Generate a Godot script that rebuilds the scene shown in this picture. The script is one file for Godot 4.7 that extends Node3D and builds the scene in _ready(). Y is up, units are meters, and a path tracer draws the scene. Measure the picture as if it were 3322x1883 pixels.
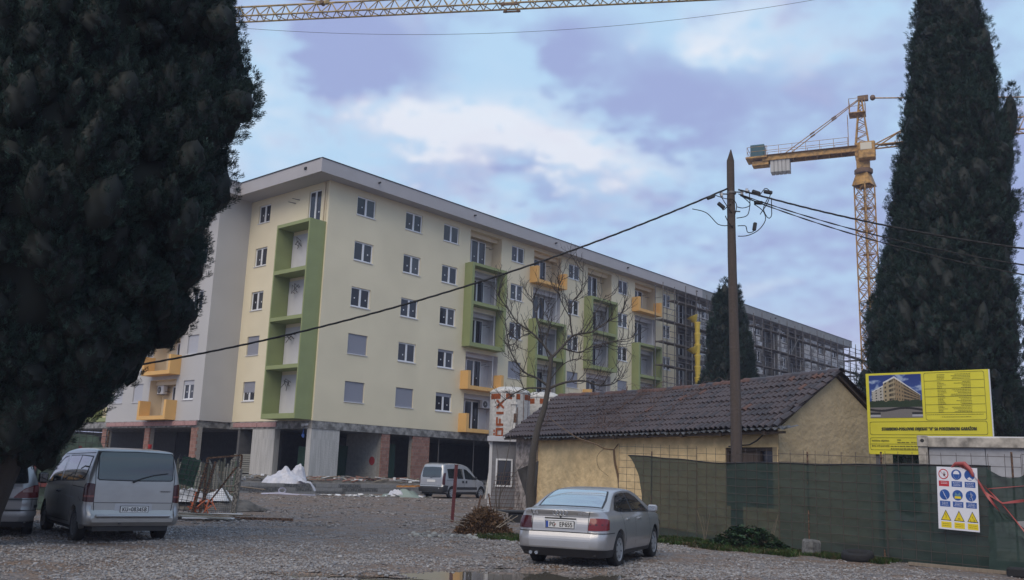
extends Node3D
# A building site seen from a gravel yard: y up, metres, the eye at (0, HC, 0) looking along -Z.
const HC := 1.6
const UP := Vector3.UP
var rng := RandomNumberGenerator.new()
var M := {}
var tex := {}
var nz := FastNoiseLite.new()
var nf := FastNoiseLite.new()
var share := {}

class MB:
	# collects triangles; corners run counter-clockwise seen from outside
	var v := PackedVector3Array()
	var n := PackedVector3Array()
	var uv := PackedVector2Array()
	var col := PackedColorArray()
	func tri(a: Vector3, b: Vector3, c: Vector3) -> void:
		var k := (b - a).cross(c - a)
		if k.length_squared() < 1e-18: return
		k = k.normalized()
		v.append(a); v.append(c); v.append(b)
		n.append(k); n.append(k); n.append(k)
	func trin(a: Vector3, b: Vector3, c: Vector3, na: Vector3, nb: Vector3, nc: Vector3) -> void:
		v.append(a); v.append(c); v.append(b)
		n.append(na); n.append(nc); n.append(nb)
	func quad(a: Vector3, b: Vector3, c: Vector3, d: Vector3) -> void:
		tri(a, b, c); tri(a, c, d)
	func quaduv(a: Vector3, b: Vector3, c: Vector3, d: Vector3) -> void:
		quad(a, b, c, d)
		for q in [Vector2(0, 1), Vector2(1, 0), Vector2(1, 1), Vector2(0, 1), Vector2(0, 0), Vector2(1, 0)]: uv.append(q)
	func box(c: Vector3, s: Vector3, B := Basis()) -> MB:
		var x := B.x * (s.x / 2); var y := B.y * (s.y / 2); var z := B.z * (s.z / 2)
		quad(c - x - y + z, c + x - y + z, c + x + y + z, c - x + y + z)
		quad(c + x - y - z, c - x - y - z, c - x + y - z, c + x + y - z)
		quad(c + x - y + z, c + x - y - z, c + x + y - z, c + x + y + z)
		quad(c - x - y - z, c - x - y + z, c - x + y + z, c - x + y - z)
		quad(c - x + y + z, c + x + y + z, c + x + y - z, c - x + y - z)
		quad(c - x - y - z, c + x - y - z, c + x - y + z, c - x - y + z)
		return self
	func cbox(c: Vector3, s: Vector3, e: float, B := Basis()) -> MB:
		# box with its edges cut off by e
		var h := s / 2 - Vector3.ONE * e
		var f := [[B.x, B.y, B.z, h.x, h.y, h.z], [B.y, B.z, B.x, h.y, h.z, h.x], [B.z, B.x, B.y, h.z, h.x, h.y]]
		for q in f:
			for g in [1.0, -1.0]:
				var o: Vector3 = c + q[2] * g * (q[5] + e)
				var a: Vector3 = q[0] * q[3] * g; var b: Vector3 = q[1] * q[4]
				quad(o - a - b, o + a - b, o + a + b, o - a + b)
			for g in [1.0, -1.0]:
				for k in [1.0, -1.0]:
					var e1: Vector3 = c + q[0] * g * (q[3] + e) + q[1] * k * q[4]
					var e2: Vector3 = c + q[0] * g * q[3] + q[1] * k * (q[4] + e)
					var z: Vector3 = q[2] * q[5] * g * k
					quad(e1 - z, e2 - z, e2 + z, e1 + z) if g * k > 0 else quad(e2 + z, e1 + z, e1 - z, e2 - z)
		for sx in [1.0, -1.0]:
			for sy in [1.0, -1.0]:
				for sz in [1.0, -1.0]:
					var o = c + B.x * sx * h.x + B.y * sy * h.y + B.z * sz * h.z
					var a = o + B.x * sx * e; var b = o + B.y * sy * e; var d = o + B.z * sz * e
					if sx * sy * sz > 0: tri(a, b, d)
					else: tri(a, d, b)
		return self
	func beam(a: Vector3, b: Vector3, w: float, h: float, up := Vector3.UP) -> MB:
		var d := (b - a); var l := d.length()
		if l < 1e-6: return self
		d /= l
		if absf(d.dot(up)) > 0.98: up = Vector3.RIGHT if absf(d.x) < 0.9 else Vector3.FORWARD
		var x := up.cross(d).normalized(); var y := d.cross(x)
		return box((a + b) / 2, Vector3(w, h, l), Basis(x, y, d))
	func cyl(a: Vector3, b: Vector3, r0: float, r1: float, seg := 8, caps := true) -> MB:
		return tube([a, b], [r0, r1], seg, caps)
	func tube(p: Array, r, seg := 6, caps := true) -> MB:
		var k := p.size()
		var side := Vector3.ZERO
		var rows := []; var nrm := []
		for i in k:
			var d: Vector3 = (p[mini(i + 1, k - 1)] - p[maxi(i - 1, 0)]).normalized()
			if i == 0: side = (Vector3.UP if absf(d.y) < 0.9 else Vector3.RIGHT).cross(d).normalized()
			side = (side - d * side.dot(d)).normalized()
			var o := d.cross(side)
			var rr: float = r[i] if r is Array else r
			var row := PackedVector3Array(); var nr := PackedVector3Array()
			for j in seg:
				var t := TAU * j / seg
				var q := side * cos(t) + o * sin(t)
				row.append(p[i] + q * rr); nr.append(q)
			rows.append(row); nrm.append(nr)
		for i in k - 1:
			for j in seg:
				var m := (j + 1) % seg
				trin(rows[i][j], rows[i][m], rows[i + 1][m], nrm[i][j], nrm[i][m], nrm[i + 1][m])
				trin(rows[i][j], rows[i + 1][m], rows[i + 1][j], nrm[i][j], nrm[i + 1][m], nrm[i + 1][j])
		if caps:
			for j in range(1, seg - 1):
				tri(rows[0][0], rows[0][j + 1], rows[0][j])
				tri(rows[k - 1][0], rows[k - 1][j], rows[k - 1][j + 1])
		return self
	func lathe(c: Vector3, axis: Vector3, prof: Array, seg := 20) -> MB:
		# prof: [[radius, along axis], ...]; outside on the right of the way the profile runs
		var z := axis.normalized()
		var x := (Vector3.UP if absf(z.y) < 0.9 else Vector3.RIGHT).cross(z).normalized()
		var y := z.cross(x)
		var rows := []
		for q in prof:
			var row := PackedVector3Array()
			for j in seg + 1:
				var t := TAU * j / seg
				row.append(c + z * q[1] + (x * cos(t) + y * sin(t)) * q[0])
			rows.append(row)
		return grid(rows, true)
	func grid(P: Array, wrap := false, crease := false) -> MB:
		# smooth sheet; normal = d/dj x d/di
		var a := P.size(); var b: int = P[0].size()
		var nn := []
		for i in a:
			var row := PackedVector3Array()
			for j in b:
				var j0 := j - 1; var j1 := j + 1
				if wrap and j == 0: j0 = b - 2
				if wrap and j == b - 1: j1 = 1
				var dj: Vector3 = P[i][mini(j1, b - 1) if not wrap else j1] - P[i][maxi(j0, 0)]
				var di: Vector3 = P[mini(i + 1, a - 1)][j] - P[maxi(i - 1, 0)][j]
				var q := dj.cross(di)
				row.append(q.normalized() if q.length_squared() > 1e-16 else Vector3.ZERO)
			nn.append(row)
		for i in a - 1:
			for j in b - 1:
				var p0: Vector3 = P[i][j]; var p1: Vector3 = P[i][j + 1]; var p2: Vector3 = P[i + 1][j + 1]; var p3: Vector3 = P[i + 1][j]
				if crease:
					quad(p0, p1, p2, p3); continue
				var f := (p1 - p0).cross(p2 - p0) + (p2 - p0).cross(p3 - p0)
				if f.length_squared() < 1e-20: continue
				f = f.normalized()
				var q := []
				for m in [nn[i][j], nn[i][j + 1], nn[i + 1][j + 1], nn[i + 1][j]]: q.append(m if m.dot(f) > 0.5 else f)
				trin(p0, p1, p2, q[0], q[1], q[2]); trin(p0, p2, p3, q[0], q[2], q[3])
		return self
	func prism(poly: Array, base: Transform3D, depth: float) -> MB:
		# outline (x, y) in the plane of base, pushed out along its z by depth
		var pk := PackedVector2Array(poly)
		if Geometry2D.is_polygon_clockwise(pk): pk.reverse()
		var id := Geometry2D.triangulate_polygon(pk)
		var f := func(p: Vector2, z: float) -> Vector3: return base * Vector3(p.x, p.y, z)
		for i in range(0, id.size(), 3):
			var a := pk[id[i]]; var b := pk[id[i + 1]]; var c := pk[id[i + 2]]
			if (b - a).cross(c - a) < 0: var t := b; b = c; c = t
			tri(f.call(a, depth), f.call(b, depth), f.call(c, depth))
			tri(f.call(a, 0.0), f.call(c, 0.0), f.call(b, 0.0))
		for i in pk.size():
			var a := pk[i]; var b := pk[(i + 1) % pk.size()]
			quad(f.call(a, 0.0), f.call(b, 0.0), f.call(b, depth), f.call(a, depth))
		return self
	func mesh() -> ArrayMesh:
		var m := ArrayMesh.new()
		if v.is_empty(): return m
		var s := []; s.resize(Mesh.ARRAY_MAX)
		s[Mesh.ARRAY_VERTEX] = v; s[Mesh.ARRAY_NORMAL] = n
		if uv.size() == v.size(): s[Mesh.ARRAY_TEX_UV] = uv
		if col.size() == v.size(): s[Mesh.ARRAY_COLOR] = col
		m.add_surface_from_arrays(Mesh.PRIMITIVE_TRIANGLES, s)
		return m

func lin(r: float, g: float, b: float) -> Color: return Color(r, g, b).linear_to_srgb()

func noise_tex(key: String, freq: float, oct: int, lo: float, hi: float, sx := 1.0, size := 512, seed_ := 1, sharp := 1.0) -> ImageTexture:
	# grey seamless variation between lo and hi (linear multipliers)
	if tex.has(key): return tex[key]
	var f := FastNoiseLite.new()
	f.seed = seed_; f.frequency = freq; f.fractal_octaves = oct; f.fractal_gain = 0.55
	f.noise_type = FastNoiseLite.TYPE_SIMPLEX_SMOOTH
	var im := f.get_seamless_image(size, int(size * sx))
	if sx != 1.0: im.resize(size, size, Image.INTERPOLATE_BILINEAR)
	im.convert(Image.FORMAT_L8)
	var d := im.get_data()
	var lut := PackedByteArray()
	for i in 256:
		var t := pow(clampf((i / 255.0 - 0.5) * sharp + 0.5, 0, 1), 1.0)
		lut.append(int(Color(lerpf(lo, hi, t), 0, 0).linear_to_srgb().r * 255))
	for i in d.size(): d[i] = lut[d[i]]
	var o := Image.create_from_data(size, size, false, Image.FORMAT_L8, d)
	tex[key] = ImageTexture.create_from_image(o)
	return tex[key]

func bump_tex(key: String, freq: float, oct: int, strength: float, size := 512, seed_ := 5, cell := false) -> ImageTexture:
	if tex.has(key): return tex[key]
	var f := FastNoiseLite.new()
	f.seed = seed_; f.frequency = freq; f.fractal_octaves = oct
	f.noise_type = FastNoiseLite.TYPE_CELLULAR if cell else FastNoiseLite.TYPE_SIMPLEX_SMOOTH
	var im := f.get_seamless_image(size, size)
	im.convert(Image.FORMAT_RGBA8)
	im.bump_map_to_normal_map(strength)
	tex[key] = ImageTexture.create_from_image(im)
	return tex[key]

func mat(key: String, c := Color.WHITE, rough := 0.8, metal := 0.0, grain := "", scale := 1.0, bump := "", bscale := 1.0, bstr := 1.0) -> StandardMaterial3D:
	if M.has(key): return M[key]
	var m := StandardMaterial3D.new()
	m.albedo_color = c; m.roughness = rough; m.metallic = metal
	if grain or bump:
		m.uv1_triplanar = true
		m.uv1_scale = Vector3.ONE * scale
	if grain: m.albedo_texture = tex[grain]
	if bump:
		m.normal_enabled = true; m.normal_texture = tex[bump]; m.normal_scale = bstr
	M[key] = m
	return m

func meta(o: Node, label: String, category: String, group := "") -> Node:
	o.set_meta("label", label); o.set_meta("category", category)
	if group: o.set_meta("group", group)
	return o

func thing(called: String, label: String, category: String, at := Vector3.ZERO, turn := 0.0, group := "") -> Node3D:
	var o := Node3D.new()
	o.name = called
	add_child(o, true)
	o.position = at; o.rotation.y = turn
	meta(o, label, category, group)
	return o

func part(parent: Node, called: String, what, m: Material, at := Transform3D(), label := "") -> MeshInstance3D:
	var o := MeshInstance3D.new()
	o.name = called
	o.mesh = what.mesh() if what is MB else what
	if m: o.material_override = m
	o.transform = at
	parent.add_child(o, true)
	if label: o.set_meta("label", label)
	return o

func single(called: String, what, m: Material, label: String, category: String, at := Vector3.ZERO, group := "") -> MeshInstance3D:
	var o := part(self, called, what, m, Transform3D(Basis(), at))
	meta(o, label, category, group)
	return o

func struct(called: String, what, m: Material, at := Vector3.ZERO) -> MeshInstance3D:
	var o := part(self, called, what, m, Transform3D(Basis(), at))
	o.set_meta("kind", "structure")
	return o

func multi(parent: Node, called: String, mesh: Mesh, m: Material, xf: Array, cols := PackedColorArray()) -> MultiMeshInstance3D:
	var mm := MultiMesh.new()
	mm.transform_format = MultiMesh.TRANSFORM_3D
	mm.use_colors = cols.size() == xf.size() and xf.size() > 0
	mm.mesh = mesh
	mm.instance_count = xf.size()
	for i in xf.size():
		mm.set_instance_transform(i, xf[i])
		if mm.use_colors: mm.set_instance_color(i, cols[i])
	var o := MultiMeshInstance3D.new()
	o.name = called; o.multimesh = mm; o.material_override = m
	parent.add_child(o, true)
	return o

func text(s: String, h: float, depth := 0.002, font := "Droid Sans", weight := 400, stretch := 100) -> TextMesh:
	var t := TextMesh.new()
	var f := SystemFont.new()
	f.font_names = PackedStringArray([font]); f.font_weight = weight; f.font_stretch = stretch
	t.font = f; t.text = s; t.font_size = 64
	t.pixel_size = h / 64.0 * 1.37
	t.depth = depth
	t.curve_step = 1.0
	return t

func R(a: float, b: float) -> float: return rng.randf_range(a, b)

func lerpc(pts: Array, x: float) -> float:
	# piecewise linear through [[x, y], ...]
	if x <= pts[0][0]: return pts[0][1]
	for i in range(1, pts.size()):
		if x <= pts[i][0]:
			return lerpf(pts[i - 1][1], pts[i][1], (x - pts[i - 1][0]) / (pts[i][0] - pts[i - 1][0]))
	return pts[-1][1]

func smooth(pts: Array, x: float) -> float:
	# monotone-ish cubic through [[x, y], ...]
	var k := pts.size()
	if x <= pts[0][0]: return pts[0][1]
	if x >= pts[k - 1][0]: return pts[k - 1][1]
	for i in range(1, k):
		if x <= pts[i][0]:
			var h: float = pts[i][0] - pts[i - 1][0]
			var t: float = (x - pts[i - 1][0]) / h
			var s: float = (pts[i][1] - pts[i - 1][1]) / h
			var m0 := s; var m1 := s
			if i > 1:
				var sp: float = (pts[i - 1][1] - pts[i - 2][1]) / (pts[i - 1][0] - pts[i - 2][0])
				m0 = 0.0 if sp * s <= 0 else 2 * sp * s / (sp + s)
			if i < k - 1:
				var sn: float = (pts[i + 1][1] - pts[i][1]) / (pts[i + 1][0] - pts[i][0])
				m1 = 0.0 if sn * s <= 0 else 2 * sn * s / (sn + s)
			var t2 := t * t; var t3 := t2 * t
			return (2 * t3 - 3 * t2 + 1) * pts[i - 1][1] + (t3 - 2 * t2 + t) * h * m0 + (3 * t2 - 2 * t3) * pts[i][1] + (t3 - t2) * h * m1
	return 0.0

func _ready() -> void:
	rng.seed = 7
	nz.seed = 3; nz.frequency = 1.0; nz.fractal_octaves = 3; nz.noise_type = FastNoiseLite.TYPE_SIMPLEX_SMOOTH
	nf.seed = 11; nf.frequency = 1.0; nf.fractal_octaves = 1; nf.noise_type = FastNoiseLite.TYPE_SIMPLEX_SMOOTH
	set_camera()
	set_sky()
	make_textures()
	make_ground()
	make_building()
	make_scaffold()
	make_platform()
	make_house()
	make_fence()
	make_signs()
	make_cars()
	make_site()
	make_cranes()
	make_wires()
	make_trees()

# ---------------------------------------------------------------- camera, sky, light
func set_camera() -> void:
	var cam := Camera3D.new()
	cam.name = "camera"
	var pitch := 0.19994; var roll := 0.03347
	var fw := Vector3(0, sin(pitch), -cos(pitch)); var u := Vector3(0, cos(pitch), sin(pitch)); var r := Vector3.RIGHT
	var r2 := r * cos(roll) + u * sin(roll); var u2 := u * cos(roll) - r * sin(roll)
	add_child(cam)
	cam.transform = Transform3D(Basis(r2, u2, -fw), Vector3(0, HC, 0))
	cam.fov = 35.49
	cam.near = 0.1; cam.far = 3000.0
	cam.current = true

func set_sky() -> void:
	var W := 2048; var H := 1024
	var im := Image.create(W, H, false, Image.FORMAT_RGBF)
	var a := FastNoiseLite.new(); a.seed = 21; a.frequency = 1.0; a.fractal_octaves = 5; a.noise_type = FastNoiseLite.TYPE_SIMPLEX_SMOOTH; a.fractal_gain = 0.5
	var b := FastNoiseLite.new(); b.seed = 52; b.frequency = 1.0; b.fractal_octaves = 4; b.noise_type = FastNoiseLite.TYPE_SIMPLEX_SMOOTH
	# cloud masses by azimuth and elevation in degrees: [az, el, wide, high, thickness (dark +) , brightness]
	var blobs := [[-1.0, 21.3, 5.0, 2.0, -0.5, 1.25], [-7.5, 22.0, 3.5, 1.6, -0.4, 0.8], [6.5, 19.6, 3.4, 1.3, -0.3, 1.0], [0.8, 18.9, 1.6, 1.4, 0.5, -0.5],
		[-10.5, 24.6, 5.0, 2.0, 0.95, -0.6], [3.5, 26.4, 3.2, 2.0, 0.9, -0.4], [10.0, 22.8, 5.0, 2.4, 0.9, -0.5], [12.8, 27.0, 3.6, 1.3, -0.8, 0.75], [19.0, 26.0, 4.5, 2.6, -0.5, 0.25],
		[20.0, 24.0, 2.0, 1.2, 0.5, 0.0], [-17.0, 23.0, 3.0, 4.0, -0.8, 0.45], [-2.0, 17.0, 4.0, 0.8, -0.2, 0.45], [-13.0, 18.5, 3.0, 2.4, -0.6, 0.1], [-3.0, 25.0, 3.0, 2.0, -0.7, 0.15],
		[14.0, 15.0, 8.0, 3.0, 0.35, -0.1], [26.0, 14.0, 7.0, 6.0, 0.3, -0.1], [8.0, 17.0, 2.5, 1.0, -0.3, 0.2], [-5.0, 19.4, 2.4, 0.9, -0.3, 0.35]]
	var data := PackedFloat32Array(); data.resize(W * H * 3)
	for y in H:
		var el := 90.0 - (y + 0.5) / H * 180.0
		if el < -2.0:
			for x in W:
				var o := (y * W + x) * 3
				data[o] = 0.30; data[o + 1] = 0.30; data[o + 2] = 0.33
			continue
		var ce := cos(deg_to_rad(el)); var se := sin(deg_to_rad(el))
		var lo := clampf(1.0 - el / 17.0, 0.0, 1.0)
		for x in W:
			var az := wrapf((x + 0.5) / W * 360.0, -180.0, 180.0)
			var ra := deg_to_rad(az)
			var hgt := 1.0 / (maxf(se, 0.0) + 0.16)
			var p := Vector3(sin(ra) * ce * hgt, se * 0.6, -cos(ra) * ce * hgt)
			var n1 := a.get_noise_3dv(p * 1.15)
			var n2 := b.get_noise_3dv(p * 2.9 + Vector3(7, 3, 1))
			var n3 := b.get_noise_3dv(p * 8.5 + Vector3(1, 8, 4))
			var n4 := a.get_noise_3dv(p * 19.0 + Vector3(3, 2, 9))
			var dark := 0.42 + n1 * 0.7 + n2 * 0.45 + n3 * 0.38 + n4 * 0.22
			var light := maxf(0.0, n2 * 0.8 - 0.12 - n1 * 0.4)
			if az > -40.0 and az < 40.0 and el < 34.0:
				var wa := az + n2 * 3.6 + n3 * 2.2 + n4 * 0.8; var we := el + n1 * 0.8 - n2 * 1.8 + n3 * 1.2 + n4 * 0.5
				for q in blobs:
					var dx: float = (wa - q[0]) / q[2]; var dy: float = (we - q[1]) / q[3]
					var d := dx * dx + dy * dy
					if d < 6.0:
						var g := exp(-d * 0.9)
						dark += q[4] * g * 0.72
						light += q[5] * g * (0.85 + 0.7 * n2 + 1.2 * n3 + 0.6 * n4)
			dark = clampf(dark, 0.0, 1.0); dark = dark * dark * (3.0 - 2.0 * dark)
			light = clampf(light, 0.0, 1.0)
			var c := Vector3(0.41, 0.59, 0.775).lerp(Vector3(0.30, 0.362, 0.60), dark)
			c = c.lerp(Vector3(0.42, 0.45, 0.68), lo * 0.62)
			c = c.lerp(Vector3(0.73, 0.75, 0.81), light * 0.85)
			var pk := pow(clampf(1.0 - el / 11.5, 0.0, 1.0), 1.3) * (0.45 + 0.45 * exp(-pow((az - 20.0) / 14.0, 2.0)))
			c = c.lerp(Vector3(0.76, 0.68, 0.70), pk * 0.9)
			var o := (y * W + x) * 3
			data[o] = c.x; data[o + 1] = c.y; data[o + 2] = c.z
	im.set_data(W, H, false, Image.FORMAT_RGBF, data.to_byte_array())
	var pm := PanoramaSkyMaterial.new()
	pm.panorama = ImageTexture.create_from_image(im)
	var sky := Sky.new(); sky.sky_material = pm
	var env := Environment.new()
	env.background_mode = Environment.BG_SKY
	env.sky = sky
	env.tonemap_mode = Environment.TONE_MAPPER_LINEAR
	env.tonemap_exposure = 1.2
	env.sdfgi_enabled = true; env.ssao_enabled = true; env.ssil_enabled = true
	env.fog_enabled = true; env.fog_density = 0.0007; env.fog_light_color = Color(0.78, 0.80, 0.90)
	var we := WorldEnvironment.new(); we.name = "world_environment"; we.environment = env
	add_child(we)
	var sun := DirectionalLight3D.new(); sun.name = "sun"
	sun.light_energy = 0.55
	sun.light_angular_distance = 50.0
	sun.light_color = Color(1.0, 0.93, 0.83)
	sun.shadow_enabled = true
	add_child(sun)
	sun.look_at_from_position(Vector3(-0.28, 0.75, 0.64), Vector3.ZERO)

func make_textures() -> void:
	noise_tex("mottle", 0.012, 5, 0.72, 1.0)
	noise_tex("soft", 0.006, 3, 0.88, 1.0, 1.0, 512, 4)
	noise_tex("stain", 0.010, 6, 0.35, 1.0, 1.0, 512, 9, 1.7)
	noise_tex("grain", 0.05, 4, 0.6, 1.0, 1.0, 512, 12)
	noise_tex("streak", 0.03, 4, 0.74, 1.0, 0.06, 512, 15, 1.4)
	noise_tex("rust", 0.02, 5, 0.15, 1.0, 1.0, 512, 17, 2.2)
	noise_tex("stain2", 0.012, 6, 0.78, 1.0, 1.0, 512, 23, 2.0)
	noise_tex("rust2", 0.03, 4, 0.6, 1.0, 1.0, 512, 24, 1.8)
	noise_tex("rust3", 0.016, 6, 0.72, 1.0, 1.0, 512, 25, 2.4)
	noise_tex("weave", 0.09, 2, 0.8, 1.0, 1.0, 512, 26)
	bump_tex("b_fine", 0.06, 4, 3.0)
	bump_tex("b_rough", 0.03, 5, 6.0, 512, 8)
	bump_tex("b_cell", 0.05, 2, 6.0, 512, 3, true)
	bump_tex("b_cloth", 0.012, 4, 5.0, 512, 31)
	mat("cream", lin(0.76, 0.68, 0.50), 0.9, 0, "soft", 0.07)
	mat("cream_in", lin(0.70, 0.60, 0.45), 0.9, 0, "soft", 0.1)
	mat("grey_in", lin(0.58, 0.57, 0.60), 0.9, 0, "soft", 0.2)
	mat("grey_wall", lin(0.50, 0.49, 0.49), 0.9, 0, "soft", 0.07)
	mat("fascia", lin(0.42, 0.405, 0.42), 0.75, 0, "soft", 0.1)
	mat("fascia_raw", lin(0.27, 0.28, 0.29), 0.85, 0, "mottle", 0.15)
	mat("soffit", lin(0.40, 0.39, 0.42), 0.9)
	mat("green", lin(0.275, 0.315, 0.145), 0.85, 0, "soft", 0.2)
	mat("orange", lin(0.74, 0.44, 0.16), 0.85, 0, "soft", 0.2)
	mat("white_frame", lin(0.72, 0.73, 0.76), 0.4)
	mat("sill", lin(0.62, 0.62, 0.64), 0.5)
	mat("shutter", lin(0.27, 0.28, 0.335), 0.6)
	mat("shutter_light", lin(0.44, 0.45, 0.50), 0.6)
	var g := mat("pane", lin(0.030, 0.032, 0.042), 0.06); g.metallic_specular = 0.5
	mat("pane2", lin(0.055, 0.058, 0.068), 0.10); mat("pane3", lin(0.018, 0.018, 0.024), 0.05)
	mat("sticker", lin(0.75, 0.76, 0.8), 0.7)
	mat("concrete", lin(0.42, 0.41, 0.395), 0.9, 0, "mottle", 0.5, "b_rough", 0.5, 0.5)
	mat("concrete_streak", lin(0.50, 0.49, 0.475), 0.9, 0, "streak", 0.45, "b_rough", 0.5, 0.4)
	mat("slab", lin(0.32, 0.315, 0.31), 0.9, 0, "stain", 0.4, "b_rough", 0.5, 0.6)
	mat("slab_pink", lin(0.44, 0.26, 0.25), 0.9, 0, "mottle", 0.5)
	mat("dark_inside", lin(0.035, 0.036, 0.045), 0.95)
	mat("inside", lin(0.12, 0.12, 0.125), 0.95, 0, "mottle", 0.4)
	mat("raw_wall", lin(0.24, 0.225, 0.215), 0.95, 0, "stain", 0.15, "b_rough", 0.3, 0.4)
	mat("brick", lin(0.30, 0.155, 0.12), 0.9, 0, "mottle", 1.5, "b_rough", 2.0, 0.5)
	mat("brick2", lin(0.36, 0.20, 0.16), 0.9, 0, "mottle", 1.5, "b_rough", 2.0, 0.5)
	mat("mortar", lin(0.33, 0.31, 0.29), 0.95, 0, "mottle", 1.0)
	mat("block", lin(0.30, 0.295, 0.29), 0.95, 0, "mottle", 1.2, "b_rough", 2.0, 0.5)
	mat("block2", lin(0.20, 0.20, 0.20), 0.95, 0, "stain", 1.2, "b_rough", 2.0, 0.5)
	mat("dark_metal", lin(0.05, 0.05, 0.055), 0.5, 0.3)
	mat("steel", lin(0.16, 0.15, 0.15), 0.55, 0.5, "mottle", 1.0)
	mat("plank", lin(0.14, 0.125, 0.115), 0.9, 0, "streak", 0.5)
	mat("yellow_plastic", lin(0.62, 0.45, 0.06), 0.5, 0, "mottle", 0.6)
	mat("styro", lin(0.74, 0.74, 0.76), 0.9, 0, "mottle", 0.4)
	mat("styro2", lin(0.60, 0.60, 0.62), 0.9, 0, "stain", 0.35)
	mat("white_plastic", lin(0.62, 0.62, 0.65), 0.5)
	mat("black", lin(0.018, 0.018, 0.02), 0.6)
	mat("rubber", lin(0.016, 0.016, 0.018), 0.85, 0, "mottle", 3.0)
	mat("crane", lin(0.52, 0.285, 0.075), 0.6, 0, "stain", 0.35)
	mat("crane_dark", lin(0.17, 0.10, 0.06), 0.7, 0, "mottle", 0.6)
	mat("rusty", lin(0.20, 0.115, 0.075), 0.9, 0, "rust", 1.4, "b_rough", 2.0, 0.7)
	mat("wood", lin(0.26, 0.21, 0.16), 0.9, 0, "streak", 1.0)
	mat("wood_grey", lin(0.26, 0.26, 0.235), 0.9, 0, "streak", 1.0)
	mat("wire", lin(0.045, 0.045, 0.05), 0.7)
	mat("cable", lin(0.012, 0.012, 0.014), 0.7)

# ---------------------------------------------------------------- ground
var puddles := [[0.75, -13.3, 3.0, 3.05, 0.14], [-2.5, -14.3, 1.3, 0.35, 0.06], [-0.25, -18.0, 0.75, 0.22, 0.08], [-0.9, -21.6, 0.9, 0.3, 0.08], [-0.9, -20.0, 0.4, 0.15, 0.06], [-1.5, -25.3, 0.9, 0.28, 0.07], [0.2, -16.6, 0.5, 0.12, 0.05], [6.2, -18.6, 0.9, 0.3, 0.05]]

func gbase(x: float, z: float) -> float:
	return 0.25 * smoothstep(22.0, 44.0, -z)

func gh(x: float, z: float) -> float:
	var h := gbase(x, z)
	var near := 1.0 - smoothstep(40.0, 90.0, -z)
	h += near * (nz.get_noise_2d(x * 0.35, z * 0.35) * 0.05 + nz.get_noise_2d(x * 1.7 + 40.0, z * 1.7) * 0.022)
	for q in puddles:
		var dx: float = (x - q[0]) / q[2]; var dz: float = (z - q[1]) / q[3]
		var d := sqrt(dx * dx + dz * dz) + nf.get_noise_2d(x * 1.3, z * 2.2) * 0.22
		h = lerpf(h, -0.035 - q[4], 1.0 - smoothstep(0.55, 1.15, d)) if d < 1.15 else h
	return h

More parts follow.
